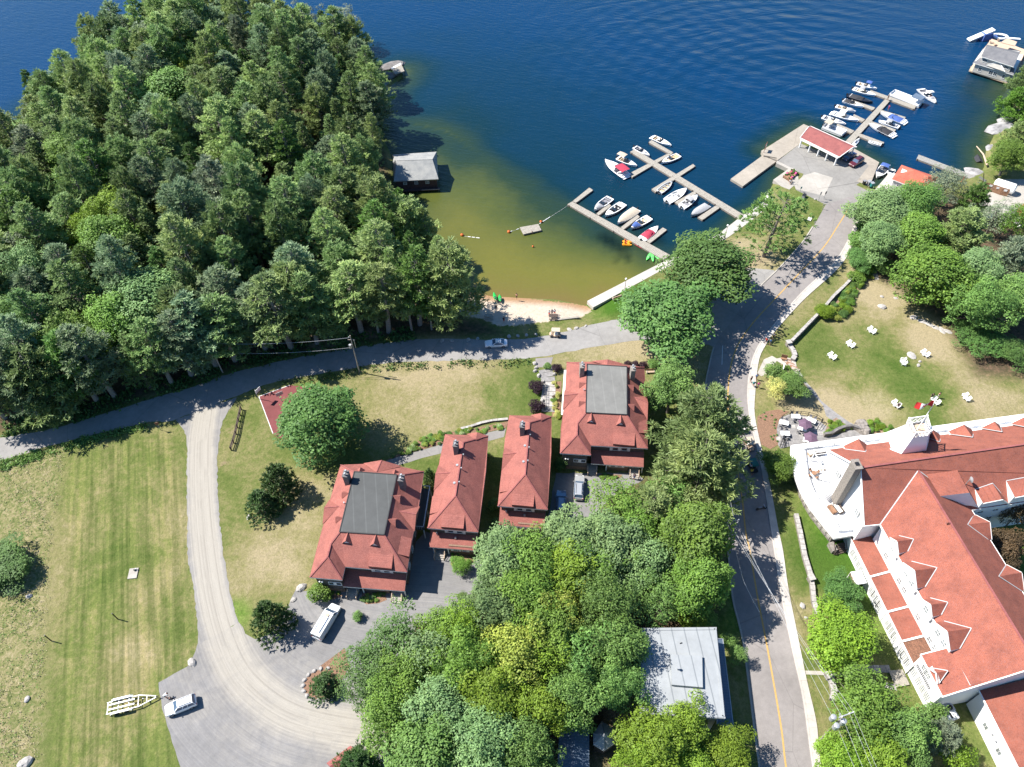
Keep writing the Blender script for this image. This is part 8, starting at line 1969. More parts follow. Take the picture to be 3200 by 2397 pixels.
while yy < max(ys_):
 xx = min(xs_)+pr2.uniform(0,.6)
 while xx < max(xs_):
  w_ = pr2.uniform(.8,1.35)
  if inside(xx+w_/2,yy+.45,ptx) and inside(xx+.1,yy+.1,ptx) and inside(xx+w_-.1,yy+.8,ptx) and k < 280:
   q = [(xx+pr2.uniform(0,.08),yy+pr2.uniform(0,.08)),(xx+w_-.08,yy+pr2.uniform(0,.1)),(xx+w_-.06,yy+.86),(xx+pr2.uniform(0,.1),yy+.84)]; MB().prism(q,1.03,1.05+pr2.uniform(0,.015),bottom=False).build('paving_stone','flagstone' if pr2.random() < .6 else 'granite',slab); k += 1
  xx += w_
 yy += .92
for lb,x,y,rz in (('uppermost white table on the hotel patio',222,135,5),('white table at the left rim of the hotel patio',100,200,20),('white table at the lower left of the hotel patio',112,312,5),('white table beside the upper plum parasol',290,262,30),('long white table at the right rim of the patio',385,175,35),('white table under the lower plum parasol',345,385,20)):
 p = Q4(x,y,1.8); p.z = 1.05; t = thing('patio_table',lb,'table',p,R(-rz)); MB().box((0,0,.74),(1.7,1.0,.05)).build('tabletop','white_paint',t)
 for sx in (-.7,.7):
  for sy in (-.38,.38): MB().box((sx,sy,.36),(.06,.06,.72)).build('leg','galv',t)
 for i in range(4):
  sx,sy = ((-.45,-.85),(.45,-.85),(-.45,.85),(.45,.85))[i]; q = Matrix.Rotation(R(-rz),3,'Z') @ Vector((sx,sy,0)); c_ = thing('patio_chair',' '.join(('dark chair at the '+lb).split()[:16]),'chair',p+q,R(-rz)+(0 if sy < 0 else math.pi),'dark chairs on the hotel patio')
  MB().box((0,0,.45),(.45,.45,.04)).build('seat','vinyl_grey',c_); MB().box((0,-.22,.7),(.45,.04,.45)).build('backrest','vinyl_grey',c_)
  for a in (-.2,.2):
   for b in (-.2,.2): MB().box((a,b,.22),(.03,.03,.44)).build('leg','black',c_)
for lb,x,y in (('upper plum parasol on the hotel patio',322,205),('lower plum parasol on the hotel patio',380,345)):
 p = Q4(x,y,3.3); t = thing('parasol',lb,'parasol',(p.x,p.y,1.05),R(20)); MB().tube([(0,0,0),(0,0,2.4)],.03,6).build('pole','galv',t); m = MB()
 for i in range(6): a,b = i*math.pi/3,(i+1)*math.pi/3; mm = (a+b)/2; m.poly([(0,0,2.55),(1.45*math.cos(a),1.45*math.sin(a),1.95),(1.1*math.cos(mm),1.1*math.sin(mm),2.05)]); m.poly([(0,0,2.55),(1.1*math.cos(mm),1.1*math.sin(mm),2.05),(1.45*math.cos(b),1.45*math.sin(b),1.95)])
 m.build('canopy','plum',t); MB().tube([(0,0,0),(0,0,.12)],.3,10).build('base','black',t)
def fence(label,pts,h,mat='black',post=2.0,rails=(.5,.98),name='railing',z=1.0,r=.06,cat='railing'):
 t = bthing(name,label,cat,pts[0]);
 for i in range(len(pts)-1):
  a,b = V3(pts[i],z),V3(pts[i+1],z); n_ = max(1,round((b-a).length/post))
  for j in range(n_+(1 if i == len(pts)-2 else 0)): p = lerp(a,b,j/n_); wpart(MB().box((p.x,p.y,z+h/2),(r*1.6,r*1.6,h)),'post',mat,t)
  for f in rails: wpart(MB().beam(a+Vector((0,0,h*f)),b+Vector((0,0,h*f)),r,r),'rail',mat,t)
 return t
fence('black metal railing round the top of the hotel patio',[Q4(x,y) for x,y in ((75,160),(160,120),(265,120),(345,130),(430,155),(485,195))],1.1)
fence('dark railing at the garden steps on the right of the patio',[Q4(x,y) for x,y in ((440,275),(490,200))],1.2)
fence('dark handrail at the lower left steps of the patio',[Q4(x,y) for x,y in ((55,455),(85,370))],1.2,post=.8)
fence('second dark handrail at the lower left steps of the patio',[Q4(x,y) for x,y in ((100,455),(88,370))],1.2,post=.8)
fence('dark timber rail fence beside the gravel drive on the west lawn',[Z2a(x,y) for x,y in ((1668,620),(1650,700),(1632,790),(1615,850),(1598,900))],1.2,'wood_dark',1.9,(.35,.7,.98),'rail_fence',r=.12,cat='fence')
fence('dark metal handrail along the flagstone walk by the purple shrubs',[frame(1640,1100,3.4)(x,y) for x,y in ((215,350),(212,610))],1.1,'black',1.5,(.5,.98))
# walls
def wall(label,pts,w_,h,mat='granite',name='stone_wall',z=1.0,step=.9,cap=True):
 t = bthing(name,label,'wall',pts[0]); pts = [V3(p,z) for p in pts]
 for i in range(len(pts)-1):
  a,b = pts[i],pts[i+1]; L = (b-a).length; n_ = max(1,int(L/step)); wpart(MB().beam(a+Vector((0,0,h*.45)),b+Vector((0,0,h*.45)),w_*.9,h*.9),'wall_core','fieldstone',t)
  for j in range(n_): p,q = lerp(a,b,(j+.03)/n_),lerp(a,b,(j+.97)/n_); wpart(MB().beam(p+Vector((0,0,h*.94)),q+Vector((0,0,h*.94)),w_*random.uniform(.95,1.1),h*.14),'capstone',mat,t)
 return t
wall('long straight stone retaining wall between the road bank and the hotel lawn',[Z1d(x,y) for x,y in ((962,768),(905,830),(830,900),(760,985),(700,1045),(560,1190))],.6,1.1)
wall('low stone wall along the grass strip in front of the hotel, upper stretch',[Z2e(x,y) for x,y in ((590,30),(618,160),(645,300),(685,430))],.75,.8)
wall('low stone wall along the grass strip in front of the hotel, behind the lime maple',[Z2e(x,y) for x,y in ((690,455),(705,600),(730,680))],.7,.8)
wall('low stone wall stretch beside the path near the transformer pole',[Z2e(x,y) for x,y in ((815,1080),(835,1180),(825,1230))],.9,.8)
wall('curved stone wall end at the garden steps of the hotel lawn',[Z1d(x,y) for x,y in ((540,1195),(575,1240),(585,1275),(570,1300))],.9,.6)
for lb,fr,x,y in (('square stone pillar ending the long retaining wall',Z1d,545,1190),('stone gate pillar in the low wall in front of the hotel',Z2e,690,440),('stone gate pillar at the start of the flagstone path',Z2e,805,1068)):
 p = fr(x,y,1.5); t = thing('stone_pillar',lb,'pillar',(p.x,p.y,1.0),.2); MB().box((0,0,.55),(.85,.85,1.1)).build('shaft','fieldstone',t); MB().box((0,0,1.17),(1.05,1.05,.16)).build('cap','granite',t)
# flagstone path with single slabs in front of the hotel
def stone_run(label,fr,pts,w_,n_,name='flagstone_path'):
 t = bthing(name,label,'path',fr(*pts[0])); cl = catmull([fr(x,y,1.0) for x,y in pts],8); m_ = len(cl)-1
 for j in range(n_):
  a = cl[int(j/n_*m_)].lerp(cl[min(m_,int(j/n_*m_)+1)],(j/n_*m_) % 1); b = cl[min(m_,int((j+.94)/n_*m_))].lerp(cl[min(m_,int((j+.94)/n_*m_)+1)],((j+.94)/n_*m_) % 1)
  wpart(MB().beam(V3(a,1.03),V3(b,1.03),w_*random.uniform(.92,1.08),.08),'stepping_stone','flagstone' if random.random() < .6 else 'granite',t)
 return t
stone_run('row of grey flagstones leading to the timber deck of the hotel',Z2e,[(935,1018),(1000,1015),(1100,1022),(1205,1022)],1.1,9)
stone_run('flagstones running down into the shade beside the hotel path',Z2e,[(935,1030),(960,1090),(1000,1120)],1.1,5)
stone_run('lower row of pale flagstones under the timber deck',Z2e,[(1150,1125),(1200,1135),(1245,1140)],1.0,5)
slab_path('hotel_entrance_path',[Z2e(x,y) for x,y in ((655,1033),(760,1036),(930,1048))],[Z2e(x,y) for x,y in ((662,1058),(765,1062),(935,1070))],1.0,1.05,'concrete',1.5)
Gs = frame(1640,1100,3.4)
stone_run('wide pale flagstone walk between the purple shrubs and the top large cottage',Gs,[(215,185),(245,280),(255,400),(250,500),(250,640)],2.9,9,'flagstone_walk')
for lb,x,y,s in (('tall pale boulder at the head of the flagstone walk',108,115,.55),('second pale boulder down the left of the flagstone walk',120,160,.45),('third boulder edging the flagstone walk',110,195,.5),('boulder beside the upper purple shrub',150,245,.55),('boulder behind the upper purple shrub',195,310,.5),('boulder between the two purple shrubs',185,510,.5),('white boulder right of the flagstone walk',297,165,.55),('grey boulder below the white one on the flagstone walk',315,230,.5)):
 p = Gs(x,y,1.3); rock(lb,(p.x,p.y,1.0),s,s*.75,s*1.1,'granite')
# boulders
for lb,fr,x,y,s in [('first boulder of the row along the shaded beach road, leftmost',Z1a,768,1332,.6),('second boulder of the row along the shaded beach road',Z1a,828,1332,.55),('boulder above the white sedan, left one',Z1a,932,1328,.6),('boulder above the white sedan, right one',Z1a,990,1320,.5),('round boulder just right of the white sedan',Z1a,1187,1308,.6),('boulder between the sedan and the golf cart, left one',Z1a,1243,1303,.5),('boulder between the sedan and the golf cart, middle one',Z1a,1298,1298,.5),('boulder between the sedan and the golf cart, right one',Z1a,1357,1293,.45),('flat boulder above the road right of the golf cart',Z1a,1567,1262,.65),('boulder further right on the verge of the beach road',Z1a,1612,1255,.55),('rightmost small boulder on the verge of the beach road',Z1a,1672,1240,.4),
 ('white boulder at the corner of the gravel lot and the field',Z2g,1325,815,.85),('long pale boulder beside the arching shrub of the lower cottage',Z2g,2080,300,.95),('square boulder on the lawn edge above the spruce shadow',Z2g,2028,382,.6),('pale boulder in the weeds beside the big bush',Z2g,198,357,.6),('pale block in the weeds left of the trailer',Z2g,185,1070,.6),('large pale boulder at the bottom left corner',Z2g,172,1510,1.2),('white stone on the west lawn below the dark spruces',Z2a,1717,1355,.65),('rock on the hotel lawn above the chairs',Z1d,1155,948,1.0),('low pale rock near the shrubs of the hotel lawn',Z1d,1152,880,.5),('small flat rock in the straw-coloured lawn',Z1d,1243,890,.5),('long grey rock lying across the hotel lawn',Z1d,1345,1262,1.2),('rock at the lower end of the long lawn rock',Z1d,1390,1325,.5),('pale flat rock at the edge of the east wood',Z1d,1358,1015,1.0),('rock beside the right pair of lawn chairs',Z1d,1400,1300,.4),
 ('small white rock on the verge left of the lime maple',Z2e,662,688,.35),('pale rock on the verge above the lime maple',Z2e,640,612,.6),('rock near the roadside shrubs on the bank',Z1d,1035,570,.9)]:
 p = fr(x,y,1.2); rock(lb,(p.x,p.y,1.0),s,s*.7,s*.6 if 'flat' not in lb and 'long grey' not in lb else s*.25,'granite','boulder')
for i,(x,y) in enumerate([(1415,1045),(1460,1065),(1500,1085),(1540,1100),(1575,1110)]): p = Z1d(x,y); rock(['first','second','third','fourth','last'][i]+' flat stone of the broken edge below the glossy hedge, from the left',(p.x,p.y,.95),1.1,.6,.25,'granite')
# island bed ring
ctr = DD(697,1478); bp_ = [Vector((ctr.x+math.cos(a)*2.9,ctr.y+math.sin(a)*2.3,0)) for a in [k*math.pi/10 for k in range(20)]]
sheet('island_bed',bp_,1.035,'mulch')
for k in range(13): a = 1.4+k*.36; rock('pale kerb stone ringing the island bed in the gravel lot',(ctr.x+math.cos(a)*3.0,ctr.y+math.sin(a)*2.4,1.0),.42,.3,.35,'granite','kerb_stone',None,'stones ringing the island bed')
sheet('island_bed',[DD(x,y) for x,y in ((690,1440),(745,1400),(755,1440),(735,1475))],1.034,'mulch')
# flower beds
def bed(label,pts,mats,n_,r_=(.25,.5),sheet_mat='mulch',nm='flower_bed',skip=.5):
 s_ = sheet(nm,pts,1.034,sheet_mat); px_ = [(p.x,p.y) for p in pts]; x0,x1 = min(p[0] for p in px_),max(p[0] for p in px_); y0,y1 = min(p[1] for p in px_),max(p[1] for p in px_); k = 0; tr_ = 0
 while k < n_ and tr_ < 600:
  tr_ += 1; x,y = random.uniform(x0,x1),random.uniform(y0,y1)
  if inside(x,y,px_):
   mt = random.choice(mats); plant('bush',x,y,1.0,random.uniform(*r_),random.uniform(*r_)*1.2,mt,'garden_plant',label,'plant',label.replace('low plant','plants').replace('small plant','plants'),vi=0); k += 1
g1 = [H2a(x,y) for x,y in [(-480,600),(-380,540),(-250,480),(-120,400),(-50,340),(0,300),(120,262),(230,260),(410,225),(560,205),(720,170),(930,125),(905,195),(720,240),(560,282),(220,365),(0,430),(-200,485),(-400,555)]]
bed('low plant in the long mulched bed above the cottage path',g1,['leaf_bright','leaf_mid','leaf_bright','leaf_hydrangea','leaf_dark','leaf_yellow'],70,(.3,.62))
bed('small plant in the bed along the west wall of the top large cottage',[Gs(x,y) for x,y in ((300,320),(390,310),(380,700),(290,690))],['leaf_yellow','leaf_bright','leaf_yellowpale','leaf_bronze'],16,(.35,.65))
bed('small plant in the corner bed before the lower large cottage',[V2(x,y) for x,y in ((400,290),(470,210),(560,225),(610,260),(520,295),(420,310))],['leaf_bright','leaf_mid','leaf_yellow'],10,(.2,.4))
bed('small plant in the bed between the two stoops of the lower large cottage',[V2(x,y) for x,y in ((800,220),(1020,230),(1045,300),(960,335),(840,345),(790,310))],['leaf_bright','leaf_mid','leaf_yellow','leaf_grey'],12,(.3,.55))
bed('small plant in the bed before the top large cottage',[H4a(x,y) for x,y in ((890,1140),(1050,1145),(1045,1165),(980,1185),(900,1170))],['leaf_bright','leaf_mid'],10,(.3,.5))
bed('small plant in the round bed before the left narrow cottage',[H2a(x,y) for x,y in ((300,1560),(420,1530),(530,1600),(500,1690),(400,1720),(310,1680))],['leaf_bright','leaf_hydrangea','leaf_mid'],9,(.3,.5))
bed('low plant scattered in the bare brown bed left of the hotel patio',[Z2d(x,y) for x,y in ((345,420),(400,385),(480,372),(550,385),(490,430),(470,500),(480,600),(430,630),(370,600),(345,500))],['leaf_grey','leaf_mid'],16,(.15,.25))
bed('low plant in the terrace planting along the retaining wall',[Z1d(x,y) for x,y in ((930,800),(1020,690),(1090,720),(1060,790),(960,880),(930,990),(880,1040),(780,1020),(800,960),(870,900))],['leaf_bright','leaf_lime','leaf_mid','leaf_dark','leaf_yellow'],75,(.5,1.1),'soil')
bed('low plant on the bushy bank beside the pavement bend',[Z1d(x,y) for x,y in ((1010,440),(1100,400),(1130,560),(1120,660),(1040,640),(920,650),(950,590),(985,520))],['leaf_mid','leaf_grey','leaf_dark','leaf_bright'],70,(.8,1.6),'soil')
bed('low plant in the rock bed above the dark wall of the patio',[Q4(x,y) for x,y in ((510,320),(560,200),(640,150),(740,220),(820,260),(760,280),(640,290),(540,340))],['leaf_bright','leaf_lime'],22,(.3,.6),'soil')
bed('low plant on the slope between the patio and the tower',[Q4(x,y) for x,y in ((970,200),(1060,190),(1200,260),(1160,300),(985,320))],['leaf_lime','leaf_bright'],18,(.4,.7),'soil')
bed('low plant in the green bed by the garden steps',[Z1d(x,y) for x,y in ((440,1330),(500,1320),(560,1360),(520,1420),(430,1420))],['leaf_mid','leaf_bright'],12,(.4,.8),'soil')
wall('dark curved rock wall below the planted rock bed of the patio',[Q4(x,y) for x,y in ((505,345),(580,335),(640,295),(720,265),(800,260),(880,290))],.5,1.0,'rock_dark')
for i,(x,y) in enumerate([(900,190),(935,215),(905,245),(955,270)]): p = Q4(x,y,1.8); rock(['top','second','third','lowest'][i]+' big grey block of the stone buttress between patio and tower',(p.x,p.y,1.0),1.2,.9,1.2,'fieldstone')
wall('pale dry-stone edging along the top of the mulched cottage bed',[H2a(x,y) for x,y in ((415,215),(520,190),(640,150),(760,125),(925,110))],.5,.4)
# weeds and rough grass on the field edge, leaf litter scrub: uncountable
def scatter(name,poly,n_,s0,s1,mat,label,z=1.0,seed=1,tall=1.0):
 g = np.random.default_rng(seed); px_ = [(p.x,p.y) for p in poly]; x0,x1 = max(-150,min(p[0] for p in px_)),min(170,max(p[0] for p in px_)); y0,y1 = max(10,min(p[1] for p in px_)),max(p[1] for p in px_)
 X = g.uniform(x0,x1,n_*3); Y = g.uniform(y0,y1,n_*3); k_ = sdf_poly(X,Y,poly) > 0; X,Y = X[k_][:n_],Y[k_][:n_]; cl = np.sin(X*.55+seed)*np.cos(Y*.47)+.6*np.sin(X*1.9+Y*1.3); k_ = cl > g.normal(size=len(X))*.5-.2; X,Y = X[k_],Y[k_]
 m_ = 5; C = np.stack([X,Y,np.zeros(len(X))],-1); C = np.repeat(C,m_,0)+g.normal(size=(len(X)*m_,3))*np.array([.28,.28,0]); C[:,2] = hfun(C[:,0],C[:,1])+g.uniform(.05,.45,len(C))*tall
 N = unit(g.normal(size=(len(C),3))*.6+np.array([0,0,.7])); V,F = quads(C,N,g.uniform(s0,s1,len(C)),1.3); me = raw_mesh(name,V,F,4,mat,np.repeat(g.random(len(C)),4)); o = bpy.data.objects.new(name,me); COL.objects.link(o); return tag(o,label,'vegetation',None,'stuff')
simple('straw',(.36,.31,.19),.9,.2,3)
scatter('field_weeds',weedp,3500,.04,.10,'leaf_mid','tall mixed weeds covering the left edge of the field',seed=3)
scatter('dry_grass',weedp,7000,.03,.08,'straw','bleached dry grass lying among the weeds at the left edge',seed=8,tall=.7)
vg = S3([(0,1372),(181,1338),(407,1270),(588,1216),(770,1157),(1000,1107),(1298,1063),(1298,1020),(1000,1060),(760,1110),(560,1170),(380,1225),(150,1290),(-150,1340),(-200,1400)])
scatter('roadside_scrub',vg,3600,.10,.26,'leaf_dark','low green scrub under the trees along the upper side of the beach road',seed=5)
vs2 = S3([(0,1443),(100,1412),(281,1364),(466,1322),(470,1336),(290,1384),(110,1440),(0,1475)]); scatter('roadside_grass',vs2,1500,.08,.2,'leaf_mid','long grass along the lower side of the beach road',seed=6)
vs3 = S3([(870,1190),(1000,1168),(1199,1136),(1448,1128),(1577,1125),(1660,1124),(1650,1150),(1450,1150),(1200,1160),(1000,1195),(880,1215)]); scatter('roadside_hedge',vs3,350,.08,.2,'leaf_dark','low dark growth between the beach road and the cottage lawn',seed=7,tall=1.2)
# ------------------------------------------------------------------ poles and wires
def upole(label,base,H,fr=Z1a,r=.15,lean=(0,0),mat='wood_pole'):
 t = thing('utility_pole',label,'utility pole',(base.x,base.y,1.0)); t['_o'] = (base.x,base.y,1.0); MB().tube([(0,0,-.5),(lean[0],lean[1],H)],[r,r*.65],8).build('pole',mat,t); return t
W_ = MB
def wire(label,pts,sag=.6,r=.022,grp='overhead wires'):
 t = thing('overhead_wire',label,'wire',pts[0],0,grp); t['_o'] = tuple(pts[0])
 for i in range(len(pts)-1):
  a,b = Vector(pts[i]),Vector(pts[i+1]); seg = [a.lerp(b,k/12)-Vector((0,0,sag*4*(k/12)*(1-k/12))) for k in range(13)]; wpart(MB().tube(seg,r,4),'span','galv',t)
b1 = P(1123.9,1164); u1 = upole('wooden utility pole with a drum transformer beside the beach road',b1,11.0)
MB().tube([(-.45,-.1,7.6),(-.45,-.1,8.5)],.28,12).build('transformer','galv',u1); MB().box((-.2,0,9.8),(.9,.1,.12)).build('crossarm','wood_pole',u1); MB().tube([(-.3,0,10.4),(-.3,0,10.65)],.06,6).build('insulator','white_paint',u1); MB().box((.45,.3,8.3),(.12,.12,2.2)).build('conduit','galv',u1)
b2 = P(696,1164); u2 = upole('slim wooden utility pole standing in front of the wood',b2,9.4); b3 = Z2a(-420,690)
u3 = upole('utility pole beyond the left edge of the beach road',b3,9.4)
for hh in (10.4,7.6):
 h2 = hh-1.6; wire(('upper' if hh > 9 else 'lower')+' wire strung along the beach road between the poles',[b1+Vector((-.2,0,hh)),b2+Vector((0,0,h2)),b3+Vector((0,0,h2))],.8,.03)
Zp = frame(2200,1100,2.071)
b4 = Zp(95,1305); u4 = upole('leaning utility pole crowded with wires on the left of the main road',b4,11.5,lean=(0,0));
for zz_,n_ in ((11.0,2.4),(10.3,2.4),(9.6,1.8)): MB().box((0,0,zz_),(n_,.12,.12)).build('crossarm','wood_pole',u4)
for zz_ in (11.1,10.4):
 for x in (-1.1,-.6,.6,1.1): MB().tube([(x,0,zz_),(x,0,zz_+.2)],.06,6).build('insulator','white_paint',u4)
b5 = Z2e(858,1430,1.0); top5 = Z2e(890,1340,12.0); b5 = Vector((top5.x,top5.y,1.0)); u5 = upole('utility pole carrying three drum transformers in front of the hotel',b5,11.2)
for x,y in ((-.75,.35),(-.65,-.75),(.45,-.2)): MB().tube([(x,y,9.4),(x,y,10.5)],.38,12).tube([(x,y,10.5),(x,y,10.6)],[.38,.2],12).build('transformer','galv',u5)
MB().beam((-.3,.1,10.9),(1.9,.75,10.9),.14,.14).build('crossarm','galv',u5); MB().beam((-.1,-.6,10.6),(.1,.7,10.6),.1,.1).build('crossarm','galv',u5)
for x,y in ((1.8,.72),(1.2,.55),(.1,.2)): MB().tube([(x,y,10.9),(x,y,11.15)],.07,6).build('insulator','white_paint',u5)
b6 = Vector((b5.x+4.5,b5.y-26,1)); upole('utility pole below the bottom edge in front of the hotel',b6,10.5)
for i,(dx,dy,dz,ex) in enumerate([(-1.1,0,11.2,(1.8,.72,11.1)),(-.6,0,11.2,(1.2,.55,11.1)),(.6,0,10.5,(.1,.2,11.1)),(1.1,0,10.5,(-.5,-.2,9.8))]):
 wire(['outermost','second','third','innermost'][i]+' of the wires crossing the main road to the hotel pole',[b4+Vector((dx,dy,dz)),b5+Vector(ex)-Vector((0,0,0)),b6+Vector((ex[0],0,10))],.7,.018)
wire('thin wire dropping from the crowded pole along the road',[b4+Vector((0,0,9.6)),Z2e(255,450,7.5),Z2e(360,655,5.0)],.2,.03)
b7 = P(2300,1330); wire('wire running up the road from the crowded pole behind the pines',[b4+Vector((.6,0,10.5)),P(2262,1420,8)],.5,.03)
def lamp(label,fr,x,y,H=4.2):
 p = fr(x,y,1.0); t = thing('street_lamp',label,'street lamp',(p.x,p.y,1.0)); MB().tube([(0,0,0),(0,0,H)],[.07,.045],8).build('post','black',t); MB().tube([(0,0,0),(0,0,.5)],[.11,.08],8).build('base','black',t); MB().ball((0,0,H+.2),.26,10,7).build('globe','white_paint',t,smooth=True)
lamp('black lamp post with white globe on the lakeside walk by the bench',Z1a,1913,1037,4.0); lamp('black lamp post with white globe below the middle dock',Z1b,932,1108,4.2)
def bench(label,fr,x,y,rz,L=1.8):
 p = fr(x,y,1.3); t = thing('park_bench',label,'bench',(p.x,p.y,1.0),rz);
 for i in range(3): MB().box((0,-.18+.17*i,.45),(L,.14,.05)).build('seat_slat','wood_tan',t)
 for i in range(3): MB().box((0,.26+.02*i,.6+.14*i),(L,.04,.11)).build('back_slat','wood_brown',t)
 for s in (-1,1): MB().box((s*L*.42,0,.3),(.12,.55,.6)).build('leg','concrete',t)
bench('bench facing the bay beside the lamp on the lakeside walk',Z1a,1868,1065,R(22)+math.pi,2.4)
bench('wooden bench behind the top large cottage by the purple hedge',H4a,1262,385,R(2),1.8)
def picnic(label,fr,x,y,rz,mat='dock_board'):
 p = fr(x,y,1.5); t = thing('picnic_table',label,'picnic table',(p.x,p.y,1.0),rz)
 for i in range(4): MB().box((0,-.33+.22*i,.75),(1.9,.2,.05)).build('table_board',mat,t)
 for s in (-1,1): MB().box((0,s*.75,.45),(1.9,.26,.05)).build('bench_board',mat,t)
 for s in (-1,1): MB().beam((s*.7,-.8,.02),(s*.7,.1,.74),.09,.09).build('leg',mat,t); MB().beam((s*.7,.8,.02),(s*.7,-.1,.74),.09,.09).build('leg',mat,t); MB().box((s*.7,0,.42),(.08,1.6,.08)).build('brace',mat,t)
picnic('pale picnic table on the shaded side of the beach',Z1a,1062,1183,R(-8)); picnic('picnic table in deep shade under the pines by the beach',Z1a,830,1035,R(-10)); picnic('picnic table with people on the sunny side of the beach',Z1a,1466,1185,R(-4),'wood_dark')
# signs and small street furniture
def post_sign(label,fr,x,y,H,w_,h_,mat,rz=0,post='galv',z=1.0):
 p = fr(x,y,z); t = thing('sign_post',label,'sign',(p.x,p.y,z),rz); MB().tube([(0,0,0),(0,0,H)],.05,6).build('post',post,t); MB().box((0,-.06,H-h_/2),(w_,.03,h_)).build('sign_panel',mat,t)
post_sign('tall sign post at the corner of the pier lawn, left of the pair',Z1b,1522,862,2.8,.5,.9,'galv',R(30)); post_sign('dark sign post at the corner of the pier lawn, right of the pair',Z1b,1556,850,2.4,.5,.8,'black',R(30))
post_sign('small sign post on the kerb below the pier lawn, upper one',Z1b,1547,915,1.6,.4,.4,'galv',R(20)); post_sign('small sign post on the kerb below the pier lawn, lower one',Z1b,1492,1022,1.6,.4,.4,'galv',R(20))
post_sign('road sign post on the corner of the west field',Z2a,1112,762,2.6,.7,.7,'sign_brown',R(20),'wood_pole')
post_sign('green sign beside the boat ramp slab',Z1b,1408,802,1.5,.45,.6,'teal',R(20)); post_sign('small lamp bollard at the end of the flower planter',Z1b,1350,755,2.2,.25,.3,'black',0)
p = Z1b(1185,548,1.05); t = thing('notice_board','reddish notice board standing on the quay edge','sign',(p.x,p.y,1.05),R(60)); [MB().box((s*.8,0,1.2),(.12,.12,2.4)).build('post','sign_brown',t) for s in (-1,1)]; MB().box((0,0,1.7),(1.6,.08,1.2)).build('board','sign_brown',t); MB().box((0,-.06,1.7),(1.2,.03,.8)).build('notice','trim_white',t)
p = Z1b(1433,830,1.4); mk('barbecue_box','dark sloping metal box on the lawn by the pier','box',(p.x,p.y,1.0),R(50),[('body','vinyl_grey',MB().box((0,0,.4),(1.3,.8,.8),0,taper=.85)),('lid','black',MB().box((0,0,.84),(1.2,.75,.06)))])
p = Z1b(1468,975,1.2); mk('white_board','white ground board lying on the lawn by the pier','board',(p.x,p.y,1.0),R(60),[('panel','white_paint',MB().box((0,0,.25),(1.2,.8,.08))),('stripe','hull_blue',MB().box((0,0,.30),(1.15,.12,.02)))])
p = Z1b(1504,848,1.2); rock('small pale stone at the tip of the pier lawn',(p.x,p.y,1.0),.35,.25,.4)
p = Z1b(1812,745,1.5); mk('litter_bin','black litter bin on the pavement by the pier wall','bin',(p.x,p.y,1.0),.3,[('body','black',MB().box((0,0,.5),(.6,.6,1.0))),('lid','vinyl_grey',MB().box((0,0,1.05),(.7,.7,.1)))])
for lb,x,y,mt in (('teal recycling bin beside the slip','1860','757','teal'),('grey bin next to the teal one beside the slip','1842','748','vinyl_grey')): p = Z1b(float(x),float(y),1.5); mk('wheelie_bin',lb,'bin',(p.x,p.y,1.0),.3,[('body',mt,MB().box((0,0,.5),(.75,.75,1.0),0,taper=1.1)),('lid','galv',MB().box((0,0,1.04),(.9,.9,.1)))])
Pl = frame(2380,520,5.289); bq = [Pl(x,y,1.04) for x,y in ((350,185),(510,65),(605,125),(455,250))]; t = bthing('flower_planter','raised planter box full of flowers beside the boat ramp','planter',bq[0]); wpart(MB().prism(bq,1.0,1.45),'box','wood_brown',t)
for k in range(26): u,v_ = random.random(),random.random(); p = lerp(lerp(bq[0],bq[1],u),lerp(bq[3],bq[2],u),v_); wpart(MB().ball((p.x,p.y,1.6),random.uniform(.2,.34),6,4,jit=.3),'flower_clump',random.choice(['leaf_mid','leaf_bright','leaf_mid','cloth_pink']),t)
fence('timber rail around the flower planter by the boat ramp',[Pl(350,190),Pl(450,262)],.9,'wood_brown',1.5)
for lb,x,y,a in (('person in red sitting on the end of the flower planter',485,235,200),('second person beside the flower planter in white',470,262,180)): p = Pl(x,y,1.4); person(lb,(p.x,p.y,1.0),R(a),'si','cloth_red' if 'red' in lb else 'cloth_white')
# mooring posts in the field, marker plate
for lb,x,y in (('right dark post sticking up from the mown field',815,520),('left dark post at the edge of the mown field',355,670)): p = Z2g(x,y); o = MB().tube([(0,0,-.2),(0,0,2.3)],.09,8).build('field_post','black'); o.location = (p.x,p.y,1.0); tag(o,lb,'post')
p = Z2g(922,205); mk('well_cover','square concrete slab with a metal cap in the mown field','slab',(p.x,p.y,1.0),R(5),[('slab','concrete',MB().box((0,0,.08),(1.5,1.9,.18))),('cap','black',MB().tube([(.2,.5,.1),(.2,.5,.45)],.18,8)),('vent_pipe','white_paint',MB().tube([(.45,.6,.1),(.45,.6,.6)],.08,8))])
# basketball hoops on the court
for lb,x,y,rz in (('white-armed basketball hoop at the left side of the red court',1785,545,-30),('dark basketball hoop at the top of the red court',1945,560,-60)):
 p = Z2a(x,y); t = thing('basketball_hoop',lb,'basketball hoop',(p.x,p.y,1.0),R(rz)); MB().tube([(0,0,0),(0,0,2.8),(.9,0,3.3)],.07,6).build('post','galv',t); MB().box((1.0,0,3.3),(.05,1.4,.9)).build('backboard','white_paint' if 'white' in lb else 'galv',t); MB().tube([(1.25+.23*math.cos(a),.23*math.sin(a),3.0) for a in [k*math.pi/5 for k in range(11)]],.02,5).build('rim','buoy_orange',t)
